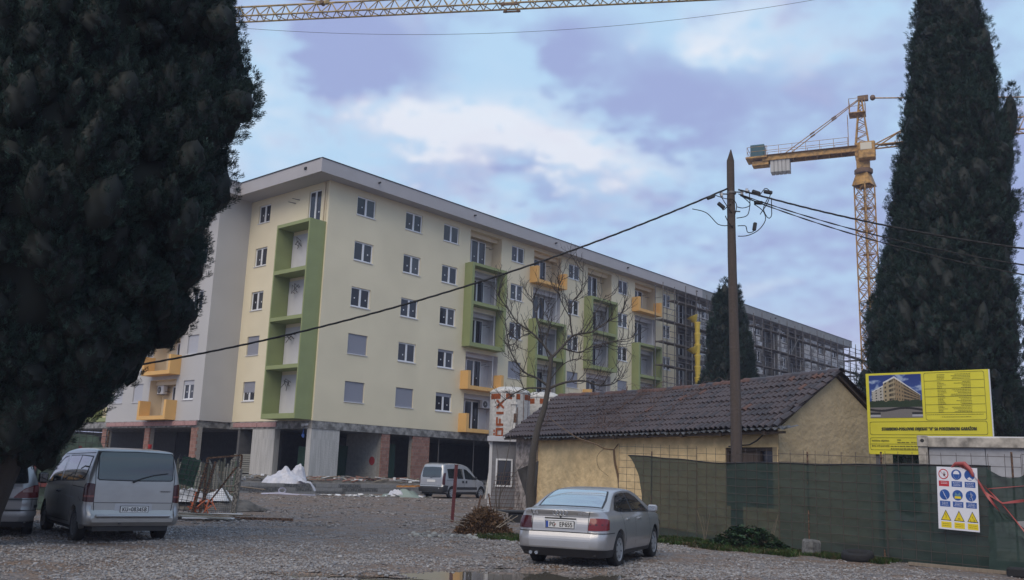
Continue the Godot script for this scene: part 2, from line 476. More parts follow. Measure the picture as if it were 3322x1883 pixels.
func make_ground() -> void:
	var xs := []; var zs := []
	for i in range(-100, 101): xs.append(i * 0.15)
	var s := 0.25
	var e := 15.0
	while e < 900.0:
		e += s; s *= 1.35
		xs.append(e); xs.push_front(-e)
	var z := -10.0
	while z > -34.0: zs.append(z); z -= 0.13
	s = 0.16
	while z > -1200.0: zs.append(z); z -= s; s = minf(s * 1.1, 120.0)
	z = -10.0; s = 0.3
	while z < 60.0: z += s; s *= 1.5; zs.push_front(z)
	var rows := []
	for zz in zs:
		var row := PackedVector3Array()
		for xx in xs: row.append(Vector3(xx, gh(xx, zz), zz))
		rows.append(row)
	var m := StandardMaterial3D.new()
	# gravel and mud: two colours mixed by a large noise, fine grain over it
	var f := FastNoiseLite.new(); f.seed = 77; f.frequency = 0.008; f.fractal_octaves = 6; f.fractal_gain = 0.62
	var im := f.get_seamless_image(1024, 1024)
	var f2 := FastNoiseLite.new(); f2.seed = 78; f2.frequency = 0.09; f2.fractal_octaves = 4; f2.fractal_gain = 0.7
	var im2 := f2.get_seamless_image(1024, 1024)
	im.convert(Image.FORMAT_L8); im2.convert(Image.FORMAT_L8)
	var d1 := im.get_data(); var d2 := im2.get_data()
	var out := PackedByteArray(); out.resize(1024 * 1024 * 3)
	for i in d1.size():
		var t := clampf((d1[i] / 255.0 - 0.36) * 3.6, 0, 1)
		var k := 0.55 + 0.75 * d2[i] / 255.0
		out[i * 3] = int(clampf(lerpf(128, 126, t) * k, 0, 255)); out[i * 3 + 1] = int(clampf(lerpf(108, 119, t) * k, 0, 255)); out[i * 3 + 2] = int(clampf(lerpf(93, 117, t) * k, 0, 255))
	m.albedo_texture = ImageTexture.create_from_image(Image.create_from_data(1024, 1024, false, Image.FORMAT_RGB8, out))
	m.uv1_triplanar = true; m.uv1_world_triplanar = true; m.uv1_scale = Vector3.ONE * 0.11
	m.roughness = 0.66
	m.normal_enabled = true; m.normal_texture = bump_tex("b_gravel", 0.075, 3, 9.0, 1024, 41); m.normal_scale = 1.3
	struct("ground", MB.new().grid(rows), m)
	var wm := mat("water", lin(0.115, 0.10, 0.08), 0.025); wm.metallic_specular = 0.6
	var wmesh := MB.new()
	for i in puddles.size():
		var q: Array = puddles[i]
		var pb := MB.new()
		for j in 28:
			var a := TAU * j / 28; var b := TAU * (j + 1) / 28
			pb.tri(Vector3(q[0], -0.035, q[1]), Vector3(q[0] + cos(b) * q[2] * 1.2, -0.035, q[1] + sin(b) * q[3] * 1.2), Vector3(q[0] + cos(a) * q[2] * 1.2, -0.035, q[1] + sin(a) * q[3] * 1.2))
		struct("puddle", pb, wm)
	# loose gravel: thousands of stones nobody could count
	var st := []
	for k in 4:
		var sb := MB.new()
		var ico := SphereMesh.new(); ico.radial_segments = 6; ico.rings = 3; ico.radius = 0.5; ico.height = 1.0
		var ar := ico.get_mesh_arrays()
		var vs: PackedVector3Array = ar[Mesh.ARRAY_VERTEX]; var id: PackedInt32Array = ar[Mesh.ARRAY_INDEX]
		var w := PackedVector3Array()
		for p in vs:
			var r := 1.0 + 0.38 * nf.get_noise_3dv(p * 1.7 + Vector3(k * 9.0, 0, 0))
			w.append(Vector3(p.x * r, p.y * r * 0.5, p.z * r * 0.8))
		for i in range(0, id.size(), 3): sb.tri(w[id[i]], w[id[i + 2]], w[id[i + 1]])
		st.append(sb.mesh())
	var sm := mat("stone", Color.WHITE, 0.7); sm.vertex_color_use_as_albedo = true
	var lists := [[], [], [], []]; var cl := [PackedColorArray(), PackedColorArray(), PackedColorArray(), PackedColorArray()]
	var made := 0
	var tries := 0
	while made < 70000 and tries < 200000:
		tries += 1
		var zz := -12.3 - pow(rng.randf(), 1.35) * 22.0
		var half := -zz * 0.60
		var xx := R(-half, half)
		var patch := nz.get_noise_2d(xx * 0.22 + 9.0, zz * 0.3)
		var p := clampf(0.62 + patch * 1.3 - smoothstep(21.0, 30.0, -zz) * 0.75, 0.03, 1.0)
		if zz < -24.0 and xx < 3.0 and patch < 0.1: p *= 0.4
		if xx > 4.5 - (zz + 25.6) * 0.0 and zz < -17.0 + (9.0 - xx) * -1.05: p *= 0.08
		if rng.randf() > p: continue
		var h := gh(xx, zz)
		if h < -0.04: continue
		var k := rng.randi() % 4
		var sz := R(0.02, 0.05) * (1.0 + 0.9 * pow(rng.randf(), 6.0))
		var B := Basis.from_euler(Vector3(R(-0.35, 0.35), R(0, TAU), R(-0.35, 0.35))).scaled(Vector3.ONE * sz)
		lists[k].append(Transform3D(B, Vector3(xx, h + sz * 0.12, zz)))
		var g := R(0.12, 0.29) * (1.45 if rng.randf() < 0.06 else 1.0)
		var warm := R(0.0, 0.03)
		cl[k].append(Color(g + warm, g, g - warm + 0.010))
		made += 1
	# coarser stones and clods further off on the mud
	for i in 11000:
		var zz := -25.0 - pow(rng.randf(), 0.9) * 21.0
		var xx := R(zz * 0.42, 2.5)
		if rng.randf() > 0.35 + nz.get_noise_2d(xx * 0.3 + 4.0, zz * 0.4) * 1.4: continue
		var k := rng.randi() % 4
		var sz := R(0.035, 0.085) * (1.0 + 1.1 * pow(rng.randf(), 5.0))
		lists[k].append(Transform3D(Basis.from_euler(Vector3(R(-0.3, 0.3), R(0, TAU), R(-0.3, 0.3))).scaled(Vector3.ONE * sz), Vector3(xx, gh(xx, zz) + sz * 0.1, zz)))
		var g := R(0.10, 0.30) * (1.7 if rng.randf() < 0.05 else 1.0)
		cl[k].append(Color(g * 1.08, g * 0.97, g * 0.9))
	for k in 4:
		var o := multi(self, "gravel", st[k], sm, lists[k], cl[k])
		o.set_meta("kind", "stuff")
		meta(o, "loose grey gravel spread over the yard", "gravel")

# ---------------------------------------------------------------- the apartment building
# own axes: x along the long face, y up, z out of the long face; (0, ., 0) is the near corner
const B_O := Vector3(-11.2436, 0.0, -52.7885)
var bl: Node3D
var BB := Basis(Vector3(0.65593, 0, -0.75482), Vector3.UP, Vector3(0.75482, 0, 0.65593))
func bw(u: float, y: float, w: float) -> Vector3: return B_O + BB * Vector3(u, y, w)

func fl(k: int) -> float: return 4.3 + 2.9 * (k - 1)   # floor level of storey k = 1..5

func face_pt(F: Dictionary, s: float, y: float, d: float) -> Vector3:
	return F.o + F.du * s + UP * y + F.n * d

func face_xf(F: Dictionary, s: float, y: float, d := 0.0) -> Transform3D:
	return Transform3D(Basis(F.du, UP, F.n), face_pt(F, s, y, d))

func wall_with_holes(F: Dictionary, s0: float, s1: float, y0: float, y1: float, holes: Array, reveal := 0.17) -> MB:
	var mb := MB.new()
	var ss := [s0, s1]; var ys := [y0, y1]
	for h in holes:
		for q in [h[0], h[2]]: if q > s0 and q < s1 and not ss.has(q): ss.append(q)
		for q in [h[1], h[3]]: if q > y0 and q < y1 and not ys.has(q): ys.append(q)
	ss.sort(); ys.sort()
	for i in ss.size() - 1:
		var run := -1e9
		for j in ys.size():
			var open := true
			if j < ys.size() - 1:
				open = false
				var cs: float = (ss[i] + ss[i + 1]) / 2; var cy: float = (ys[j] + ys[j + 1]) / 2
				for h in holes:
					if cs > h[0] and cs < h[2] and cy > h[1] and cy < h[3]: open = true; break
			if open:
				if run > -1e8:
					mb.quad(face_pt(F, ss[i], run, 0), face_pt(F, ss[i + 1], run, 0), face_pt(F, ss[i + 1], ys[j], 0), face_pt(F, ss[i], ys[j], 0))
				run = -1e9
			elif run < -1e8: run = ys[j]
	for h in holes:
		var r: float = h[4] if h.size() > 4 else reveal
		if r <= 0.0: continue
		var a := face_pt(F, h[0], h[1], 0); var b := face_pt(F, h[2], h[1], 0); var c := face_pt(F, h[2], h[3], 0); var d := face_pt(F, h[0], h[3], 0)
		var k: Vector3 = -F.n * r
		mb.quad(a, a + k, b + k, b); mb.quad(b, b + k, c + k, c); mb.quad(c, c + k, d + k, d); mb.quad(d, d + k, a + k, a)
	return mb

func window_meshes(w: float, h: float, sash: int) -> Dictionary:
	var key := "win%.2f_%.2f_%d" % [w, h, sash]
	if share.has(key): return share[key]
	var fr := MB.new(); var t := 0.085; var z0 := -0.12; var dep := 0.07
	fr.box(Vector3(w / 2, t / 2, z0), Vector3(w, t, dep)); fr.box(Vector3(w / 2, h - t / 2, z0), Vector3(w, t, dep))
	fr.box(Vector3(t / 2, h / 2, z0), Vector3(t, h - 2 * t, dep)); fr.box(Vector3(w - t / 2, h / 2, z0), Vector3(t, h - 2 * t, dep))
	var panes := []
	var iw := w - 2 * t
	for i in sash:
		if i > 0: fr.box(Vector3(t + iw * i / sash, h / 2, z0 + 0.006), Vector3(0.15, h - 2 * t, dep))
		var a := t + iw * i / sash + (0.075 if i > 0 else 0.0); var b := t + iw * (i + 1) / sash - (0.075 if i < sash - 1 else 0.0)
		var p := MB.new().box(Vector3((a + b) / 2, h / 2, z0), Vector3(b - a, h - 2 * t, 0.022))
		var s := MB.new().box(Vector3((a + b) / 2 + 0.04, h * 0.42, z0 + 0.014), Vector3(0.075, 0.085, 0.004))
		panes.append([p.mesh(), s.mesh()])
	var si := MB.new().box(Vector3(w / 2, -0.02, -0.045), Vector3(w + 0.06, 0.045, 0.19))
	share[key] = {"frame": fr.mesh(), "panes": panes, "sill": si.mesh()}
	return share[key]

func shutter_mesh(w: float, h: float) -> ArrayMesh:
	var key := "shut%.2f_%.2f" % [w, h]
	if share.has(key): return share[key]
	var mb := MB.new(); var k := int(h / 0.055)
	for i in k:
		var y := h * i / k; var y2 := h * (i + 1) / k
		mb.quad(Vector3(0.03, y, -0.07), Vector3(w - 0.03, y, -0.07), Vector3(w - 0.03, y2 - 0.008, -0.062), Vector3(0.03, y2 - 0.008, -0.062))
		mb.quad(Vector3(0.03, y2 - 0.008, -0.062), Vector3(w - 0.03, y2 - 0.008, -0.062), Vector3(w - 0.03, y2, -0.07), Vector3(0.03, y2, -0.07))
	share[key] = mb.mesh()
	return share[key]

func put_window(F: Dictionary, s: float, y: float, w: float, h: float, shut := 0.0, sash := 2, sill := true, shm := "shutter", back := 0.0) -> void:
	var d := window_meshes(w, h, sash)
	var o := part(bl, "window" if sill else "balcony_door", d.frame, M["white_frame"], face_xf(F, s, y, -back))
	if shut < 0.99:
		for q in d.panes:
			part(o, "pane", q[0], M[["pane", "pane", "pane2", "pane3"][rng.randi() % 4]], Transform3D(Basis(UP, R(-0.012, 0.012)).rotated(Vector3.RIGHT, R(-0.012, 0.012)), Vector3.ZERO))
			if rng.randf() < 0.85: part(o, "sticker", q[1], M["sticker"], Transform3D(Basis(), Vector3(R(-0.08, 0.08), R(-0.06, 0.06), 0)))
	if sill: part(o, "sill", d.sill, M["sill"])
	if shut > 0.0:
		part(o, "shutter", shutter_mesh(w, h * shut), M[shm], Transform3D(Basis(), Vector3(0, h * (1.0 - shut), 0)))

func loggia(F: Dictionary, s0: float, s1: float, k: int, inner: String, style: int) -> void:
	var y0 := fl(k); var y1 := y0 + 2.6; var d := 0.95
	var mb := MB.new()
	var P := func(s, y, t): return face_pt(F, s, y, -t)
	mb.quad(P.call(s0, y0, d), P.call(s1, y0, d), P.call(s1, y1, d), P.call(s0, y1, d))
	mb.quad(P.call(s0, y0, 0), P.call(s0, y0, d), P.call(s0, y1, d), P.call(s0, y1, 0))
	mb.quad(P.call(s1, y0, d), P.call(s1, y0, 0), P.call(s1, y1, 0), P.call(s1, y1, d))
	mb.quad(P.call(s0, y1, d), P.call(s1, y1, d), P.call(s1, y1, 0), P.call(s0, y1, 0))
	mb.quad(P.call(s0, y0, 0), P.call(s1, y0, 0), P.call(s1, y0, d), P.call(s0, y0, d))
	part(bl, "loggia", mb, M[inner])
	var be := MB.new().box(Vector3(), Vector3(s1 - s0, 0.3, 0.14), Basis(F.du, UP, F.n))
	part(bl, "lintel_beam", be, M[inner], Transform3D(Basis(), P.call((s0 + s1) / 2, y1 - 0.15, 0.5)))
	put_window(F, s0 + (1.0 if style == 0 else s1 - s0 - 1.95), y0 + 0.06, 1.55, 2.2, 0.0, 2, false, "", d - 0.15)
	var st := MB.new()
	for q in [[0.0, 0.0], [0.42, -0.06]]:
		var a: Vector3 = P.call(s1 - 0.75 + q[0] if style == 0 else s0 + 0.6 + q[0], y0 + 1.95 + q[1], d)
		st.cyl(a, a + F.n * 0.42 + F.du * R(-0.1, 0.1) + UP * R(-0.1, 0.04), 0.025, 0.018, 5)
	part(bl, "pipe_stub", st, M["steel"])
	if inner != "cream_in":
		var dp: Vector3 = P.call(s1 - 0.4 if style == 0 else s0 + 0.35, y0, 0.12)
		part(bl, "downpipe", MB.new().cyl(dp, dp + UP * 2.6, 0.04, 0.04, 8), M["sill"])

func balcony_frame(F: Dictionary, s0: float, s1: float, k0: int, k1: int, d: float, flat := false) -> void:
	# a projecting green frame round storeys k0..k1 with a shelf at every floor
	var mb := MB.new(); var t := 0.24
	var B := Basis(F.du, UP, F.n)
	var yb := fl(k0) - 0.02; var yt := fl(k1) + 2.9 + 0.07
	var c := (s0 + s1) / 2
	for s in [s0 + 0.12, s1 - 0.12]: mb.box(face_pt(F, s, (yb + yt) / 2, d / 2), Vector3(0.24, yt - yb, d), B)
	for k in range(k0, k1 + 2):
		var y := fl(k) + 0.13 if k <= k1 else yt - 0.1
		if k == k0: y = yb + 0.14
		var hh := 0.24 if k != k0 else 0.28
		mb.box(face_pt(F, c, y, d / 2 - 0.004), Vector3(s1 - s0 - 0.48, hh if k <= k1 else 0.2, d - 0.008), B)
	part(bl, "balcony_frame", mb, M["green"])

func balcony_ledge(F: Dictionary, s0: float, s1: float, k: int, d: float) -> void:
	var mb := MB.new(); var B := Basis(F.du, UP, F.n)
	var y := fl(k) - 0.05
	mb.box(face_pt(F, (s0 + s1) / 2, y + 0.125, d / 2), Vector3(s1 - s0, 0.25, d), B)
	for s in [s0 + 0.13, s1 - 0.13]: mb.box(face_pt(F, s, y + 0.25 + 0.5, d / 2), Vector3(0.26, 1.0, d - 0.002), B)
	part(bl, "balcony_ledge", mb, M["orange"])

func aircon(F: Dictionary, s: float, y: float, d: float) -> void:
	var o := part(bl, "air_conditioner", MB.new().cbox(Vector3(0, 0, 0), Vector3(0.82, 0.56, 0.3), 0.03), M["white_plastic"], face_xf(F, s, y, d))
	part(o, "fan_grille", MB.new().lathe(Vector3(-0.12, 0, 0.153), Vector3(0, 0, 1), [[0.23, 0.0], [0.21, 0.012], [0.0, 0.012]], 18), M["black"])
	var hub := MB.new()
	for i in 4: hub.beam(Vector3(-0.12, 0, 0.168) + Vector3(cos(i * PI / 4), sin(i * PI / 4), 0) * 0.22, Vector3(-0.12, 0, 0.168) - Vector3(cos(i * PI / 4), sin(i * PI / 4), 0) * 0.22, 0.012, 0.006, Vector3(0, 0, 1))
	part(o, "grille_bar", hub, M["white_plastic"])
	part(o, "bracket", MB.new().box(Vector3(-0.3, -0.3, -0.08), Vector3(0.04, 0.04, 0.5)).box(Vector3(0.3, -0.3, -0.08), Vector3(0.04, 0.04, 0.5)), M["steel"])

func brick_pier(F: Dictionary, s0: float, s1: float, y0: float, y1: float, d: float, dep := 0.35) -> void:
	# courses of hollow bricks on a mortar core
	var core := MB.new(); var B := Basis(F.du, UP, F.n)
	core.box(face_pt(F, (s0 + s1) / 2, (y0 + y1) / 2, d - dep / 2 - 0.012), Vector3(s1 - s0 - 0.024, y1 - y0, dep), B)
	var pier := part(bl, "brick_pier", core, M["mortar"])
	var bh := 0.205
	var rows := int((y1 - y0) / bh)
	for r in rows:
		var s := s0 - (0.14 if r % 2 else 0.0)
		while s < s1 - 0.02:
			var a := maxf(s, s0); var b := minf(s + 0.27, s1)
			if b - a > 0.05:
				var key := "brick%d" % int((b - a) * 100)
				if not share.has(key): share[key] = MB.new().cbox(Vector3.ZERO, Vector3(b - a - 0.014, bh - 0.016, 0.1), 0.006).mesh()
				part(pier, "brick", share[key], M["brick"] if rng.randf() < 0.6 else M["brick2"], face_xf(F, (a + b) / 2, y0 + (r + 0.5) * bh, d - 0.045 + R(-0.006, 0.006)))
			s += 0.28

func make_building() -> void:
	bl = thing("apartment_building", "long five storey cream and grey apartment block under construction with green and orange balconies", "building", B_O)
	bl.basis = BB
	var L := {"o": Vector3.ZERO, "du": Vector3.RIGHT, "n": Vector3(0, 0, 1)}
	var S := {"o": Vector3.ZERO, "du": Vector3(0, 0, 1), "n": Vector3(-1, 0, 0)}
	var Wf := {"o": Vector3(-2.3, 0, 0), "du": Vector3(0, 0, 1), "n": Vector3(-1, 0, 0)}
	var Ws := {"o": Vector3(0, 0, -8.304), "du": Vector3.RIGHT, "n": Vector3(0, 0, 1)}
	var WH := 1.223; var WY := 17.114 - 2.9 * 4
	# long face, finished part
	var holes := []
	var cols := [[2.17, 3.69], [6.27, 7.79], [9.82, 11.33], [16.99, 18.46], [24.02, 25.52], [31.07, 32.56], [38.25, 39.68]]
	var shut := {"0_2": 1.0, "0_1": 1.0, "1_1": 1.0, "3_2": 1.0, "3_1": 1.0, "4_2": 1.0, "4_1": 1.0, "5_2": 1.0, "5_1": 1.0, "2_2": 0.14, "2_1": 0.2}
	for i in cols.size():
		for k in range(1, 6): holes.append([cols[i][0], WY + 2.9 * (k - 1), cols[i][1], WY + 2.9 * (k - 1) + WH])
	var lg := [[12.5, 15.84], [19.6, 23.01], [26.6, 30.04], [33.65, 37.09]]
	for q in lg:
		for k in range(1, 6): holes.append([q[0], fl(k), q[1], fl(k) + 2.6, 0.0])
	part(bl, "long_wall", wall_with_holes(L, 0.0, 40.6, 4.24, 18.74, holes), M["cream"])
	for i in cols.size():
		for k in range(1, 6):
			var key := "%d_%d" % [i, k]
			put_window(L, cols[i][0], WY + 2.9 * (k - 1), cols[i][1] - cols[i][0], WH, shut.get(key, 0.0))
	for i in 4:
		for k in range(1, 6): loggia(L, lg[i][0], lg[i][1], k, "cream_in" if k == 5 else "grey_in", 0)
	var D := 0.75
	var bx := func(i): return [lg[i][0] - 0.45, lg[i][1] - 0.13]
	balcony_frame(L, bx.call(0)[0], bx.call(0)[1], 3, 4, D)
	balcony_ledge(L, bx.call(0)[0], bx.call(0)[1], 2, D); balcony_ledge(L, bx.call(0)[0], bx.call(0)[1], 1, D)
	balcony_frame(L, bx.call(1)[0], bx.call(1)[1], 1, 3, D); balcony_ledge(L, bx.call(1)[0], bx.call(1)[1], 5, D)
	balcony_frame(L, bx.call(2)[0], bx.call(2)[1], 3, 4, D); balcony_ledge(L, bx.call(2)[0], bx.call(2)[1], 2, D); balcony_ledge(L, bx.call(2)[0], bx.call(2)[1], 1, D)
	balcony_frame(L, bx.call(3)[0], bx.call(3)[1], 1, 3, D); balcony_ledge(L, bx.call(3)[0], bx.call(3)[1], 5, D)
	aircon(L, 15.25, fl(1) + 2.05, -0.55)
	# long face, raw part behind the scaffold
	var rh := []
	var u := 40.9
	var raw_log := []; var raw_win := []
	raw_log = [[40.9, 44.2], [48.0, 51.3], [58.8, 62.3], [65.8, 69.3]]
	raw_win = [[45.6, 47.0], [53.0, 54.4], [57.0, 58.3], [63.5, 64.8], [74.0, 75.2]]
	for q in raw_log:
		for k in range(1, 6): rh.append([q[0], fl(k), q[1], fl(k) + 2.6, 0.0])
	for q in raw_win:
		for k in range(1, 6): rh.append([q[0], WY + 2.9 * (k - 1), q[1], WY + 2.9 * (k - 1) + WH])
	for k in range(1, 6): rh.append([78.2, WY + 2.9 * (k - 1), 79.6, WY + 2.9 * (k - 1) + WH])
	part(bl, "raw_long_wall", wall_with_holes(L, 40.6, 82.2, 4.24, 18.74, rh), M["raw_wall"])
	for q in raw_log:
		for k in range(3, 6): loggia(L, q[0], q[1], k, "raw_wall", 0)
		for k in range(1, 3): part(bl, "loggia", MB.new().box(Vector3((q[0] + q[1]) / 2, fl(k) + 1.3, -1.4), Vector3(q[1] - q[0], 2.6, 0.1)), M["raw_wall"])
	for q in raw_win:
		for k in range(3, 6): put_window(L, q[0], WY + 2.9 * (k - 1), q[1] - q[0], WH)
	for k in range(3, 6): put_window(L, 78.2, WY + 2.9 * (k - 1), 1.4, WH)
	# insulation boards, one by one
	var boards := [MB.new().cbox(Vector3.ZERO, Vector3(0.985, 0.485, 0.1), 0.01).mesh(), MB.new().cbox(Vector3.ZERO, Vector3(0.485, 0.485, 0.1), 0.01).mesh()]
	var dots := MB.new()
	for r in 14:
		var y := 11.9 + r * 0.5
		for a in [[55.5, 58.6], [62.5, 65.5], [69.6, 82.2], [44.3, 47.8]]:
			var s: float = a[0] + (0.5 if r % 2 else 0.0)
			if r % 2: boards_at(L, boards, dots, a[0], y, 1, rh)
			while s + 0.99 <= a[1]:
				boards_at(L, boards, dots, s, y, 0, rh)
				s += 1.0
	part(bl, "wall_plug", dots, M["black"])
	# short face
	var sh := []
	for k in range(1, 6): sh.append([-7.405, WY + 2.9 * (k - 1), -6.092, WY + 2.9 * (k - 1) + WH])
	sh.append([-2.04, fl(5) + 0.1, -0.79, fl(5) + 2.45])
	part(bl, "short_wall", wall_with_holes(S, -8.304, 0.0, 4.24, 18.74, sh), M["cream"])
	for k in range(1, 6): put_window(S, -7.405, WY + 2.9 * (k - 1), 1.313, WH, {1: 0.55, 2: 1.0}.get(k, 0.0))
	put_window(S, -2.04, fl(5) + 0.1, 1.25, 2.35, 0.0, 2, false)
	var gb := MB.new(); var t := 0.1
	var B := Basis(S.du, UP, S.n)
	for s in [-3.433 + t / 2, -0.127 - t / 2]: gb.box(face_pt(S, s, 10.21, 0.592), Vector3(t, 11.85, 1.184), B)
	for q in [[4.29, 0.3], [7.2, 0.23], [10.1, 0.22], [12.98, 0.24], [15.93, 0.2]]: gb.box(face_pt(S, -1.78, q[0] + q[1] / 2, 0.59), Vector3(3.106, q[1], 1.18), B)
	part(bl, "balcony_frame", gb, M["green"])
	for k in range(1, 5):
		part(bl, "white_panel", MB.new().box(face_pt(S, -2.1, fl(k) + 1.4, 0.02), Vector3(2.4, 2.55, 0.04), B), M["grey_in"])
		part(bl, "balcony_door_frame", MB.new().box(face_pt(S, -0.66, fl(k) + 1.2, 0.05), Vector3(0.5, 2.1, 0.06), B), M["white_frame"])
		var st := MB.new()
		for i in 5:
			var a := face_pt(S, -2.55 + R(-0.2, 0.35), fl(k) + 2.05 + R(-0.2, 0.2), 0.03)
			st.tube([a, a + S.n * 0.25 + UP * R(0.0, 0.3) + S.du * R(-0.2, 0.2), a + S.n * 0.38 + UP * R(-0.35, 0.1) + S.du * R(-0.3, 0.3)], 0.022, 5)
		part(bl, "pipe_stub", st, M["steel"])
	var st2 := MB.new()
	for q in [[-3.4, 17.85], [-3.0, 18.0]]: st2.cyl(face_pt(S, q[0], q[1], 0.0), face_pt(S, q[0] - 0.25, q[1] + 0.05, 0.4), 0.03, 0.02, 5)
	part(bl, "pipe_stub", st2, M["steel"])
	part(bl, "downpipe", MB.new().cyl(face_pt(S, -0.42, 16.1, 0.07), face_pt(S, -0.42, 18.7, 0.07), 0.05, 0.05, 8).cyl(face_pt(S, -0.22, 16.1, 0.05), face_pt(S, -0.22, 18.7, 0.05), 0.02, 0.02, 6), M["cream_in"])
	# grey wing on the left
	part(bl, "wing_side_wall", wall_with_holes(Ws, -2.3, 0.0, 4.2, 18.74, []), M["grey_wall"])
	var wh := []
	var wc := [[-10.58, 1.28], [-17.06, 1.3], [-19.8, 1.3]]
	for q in wc:
		for k in range(1, 6): wh.append([q[0], WY + 2.9 * (k - 1), q[0] + q[1], WY + 2.9 * (k - 1) + WH])
	for k in range(1, 6): wh.append([-14.85, fl(k), -11.5, fl(k) + 2.6, 0.0])
	part(bl, "wing_wall", wall_with_holes(Wf, -20.6, -8.304, 4.2, 18.74, wh), M["grey_wall"])
	for i in 3:
		for k in range(1, 6):
			put_window(Wf, wc[i][0], WY + 2.9 * (k - 1), wc[i][1], WH, 1.0 if i > 0 or k == 2 else (0.24 if k == 1 else 0.0), 2, true, "shutter_light")
	for k in range(1, 6):
		loggia(Wf, -14.85, -11.5, k, "cream_in", 1)
		balcony_ledge(Wf, -14.75, -11.15, k, 0.75)
	aircon(Wf, -14.2, fl(1) + 2.0, -0.55)
	part(bl, "wing_end_wall", wall_with_holes({"o": Vector3(-0.8, 0, 0), "du": Vector3(0, 0, 1), "n": Vector3(-1, 0, 0)}, -32.0, -20.6, 4.2, 18.74, []), M["cream"])
	part(bl, "wing_return_wall", wall_with_holes({"o": Vector3(0, 0, -20.6), "du": Vector3.LEFT, "n": Vector3(0, 0, -1)}, 0.8, 2.3, 4.2, 18.74, []), M["grey_wall"])
	balcony_frame({"o": Vector3(-0.8, 0, 0), "du": Vector3(0, 0, 1), "n": Vector3(-1, 0, 0)}, -24.6, -20.85, 1, 3, 1.3)
	# far and back walls close the block
	part(bl, "end_wall", MB.new().box(Vector3(82.0, 11.5, -8.2), Vector3(0.38, 14.4, 16.0)), M["raw_wall"])
	part(bl, "back_wall", MB.new().box(Vector3(41.0, 11.5, -16.2), Vector3(82.0, 14.4, 0.3)).box(Vector3(14.0, 11.5, -24.0), Vector3(0.3, 14.4, 16.0)), M["cream"])
	# roof edge
	var fy := (18.735 + 19.56) / 2; var fh := 0.825
	part(bl, "fascia", MB.new().box(Vector3(21.28, fy, 0.855), Vector3(45.43, fh, 0.15)), M["fascia"])
	part(bl, "fascia", MB.new().box(Vector3(63.27, fy, 0.855), Vector3(38.54, fh, 0.15)), M["fascia_raw"])
	part(bl, "fascia", MB.new().box(Vector3(-1.362, fy, -3.388), Vector3(0.15, fh, 8.334)).box(Vector3(-2.517, fy, -7.63), Vector3(2.16, fh, 0.15)).box(Vector3(-3.667, fy, -17.6), Vector3(0.15, fh, 20.08)), M["fascia"])
	part(bl, "roof_trim", MB.new().box(Vector3(40.56, 19.585, 0.86), Vector3(84.0, 0.05, 0.2)).box(Vector3(-1.38, 19.586, -3.4), Vector3(0.2, 0.05, 8.3)).box(Vector3(-2.6, 19.587, -7.6), Vector3(2.2, 0.05, 0.2)).box(Vector3(-3.69, 19.588, -17.6), Vector3(0.2, 0.05, 20.0)), M["dark_metal"])
	part(bl, "roof", MB.new().box(Vector3(40.6, 18.85, -8.0), Vector3(83.6, 0.22, 17.56)).box(Vector3(-1.0, 18.851, -17.6), Vector3(5.1, 0.218, 19.8)).box(Vector3(-0.8, 18.852, -4.0), Vector3(1.0, 0.216, 9.5)), M["soffit"])
	for q in [3.0, 11.8, 21.0, 31.0, 42.8, 60.0]: part(bl, "roof_spout", MB.new().cyl(Vector3(q * 1.0, 19.2, 0.9), Vector3(q, 19.19, 1.1), 0.06, 0.06, 8), M["black"])
	part(bl, "roof_spout", MB.new().box(Vector3(-1.45, 19.2, -0.6), Vector3(0.12, 0.14, 0.2)), M["black"])
	# ground floor: slab edge, columns, piers and a dark hall behind
	part(bl, "slab", MB.new().box(Vector3(41.05, 4.0, -8.1), Vector3(82.2, 0.44, 16.3)), M["slab"])
	part(bl, "wing_slab", MB.new().box(Vector3(5.8, 4.001, -19.2), Vector3(16.3, 0.42, 21.5)), M["slab"])
	var pk := [[-0.062, -8.0, -5.4], [-0.062, -5.38, -3.4]]
	for q in pk: part(bl, "slab_insulation", MB.new().box(Vector3(q[0], 4.03, (q[1] + q[2]) / 2), Vector3(0.08, 0.28, q[2] - q[1] - 0.03)), M["slab_pink"])
	var w0 := -8.4
	for i in 9:
		part(bl, "slab_insulation", MB.new().box(Vector3(-2.4, 4.03, w0 - 0.65), Vector3(0.1, 0.27, 1.27)), M["slab_pink"])
		w0 -= 1.3
	part(bl, "column", MB.new().cbox(Vector3(0.17, 2.4, -4.72), Vector3(0.4, 2.76, 2.34), 0.02), M["concrete_streak"])
	part(bl, "column", MB.new().cbox(Vector3(1.0, 2.4, -0.2), Vector3(2.08, 2.76, 0.42), 0.02), M["concrete_streak"])
	brick_pier(L, 5.35, 6.02, 1.1, 3.79, 0.0)
	brick_pier(L, 7.95, 9.47, 1.1, 3.79, 0.0)
	for q in [[-9.1, -8.4], [-14.9, -14.25], [-20.9, -20.2]]: brick_pier(Wf, q[0], q[1], 1.1, 3.79, 0.0)
	part(bl, "inner_wall", MB.new().box(Vector3(5.5, 2.42, -1.95), Vector3(0.14, 2.75, 3.1)), M["concrete"])
	part(bl, "painted_mark", MB.new().lathe(Vector3(5.42, 2.1, -0.9), Vector3(-1, 0, 0), [[0.27, 0.0], [0.25, 0.006], [0.0, 0.006]], 16), mat("red_paint", lin(0.35, 0.03, 0.035), 0.7))
	part(bl, "inner_wall", MB.new().box(Vector3(1.6, 2.42, -7.4), Vector3(3.2, 2.75, 0.2)).box(Vector3(2.2, 2.42, -6.5), Vector3(0.2, 2.75, 1.6)), M["inside"])
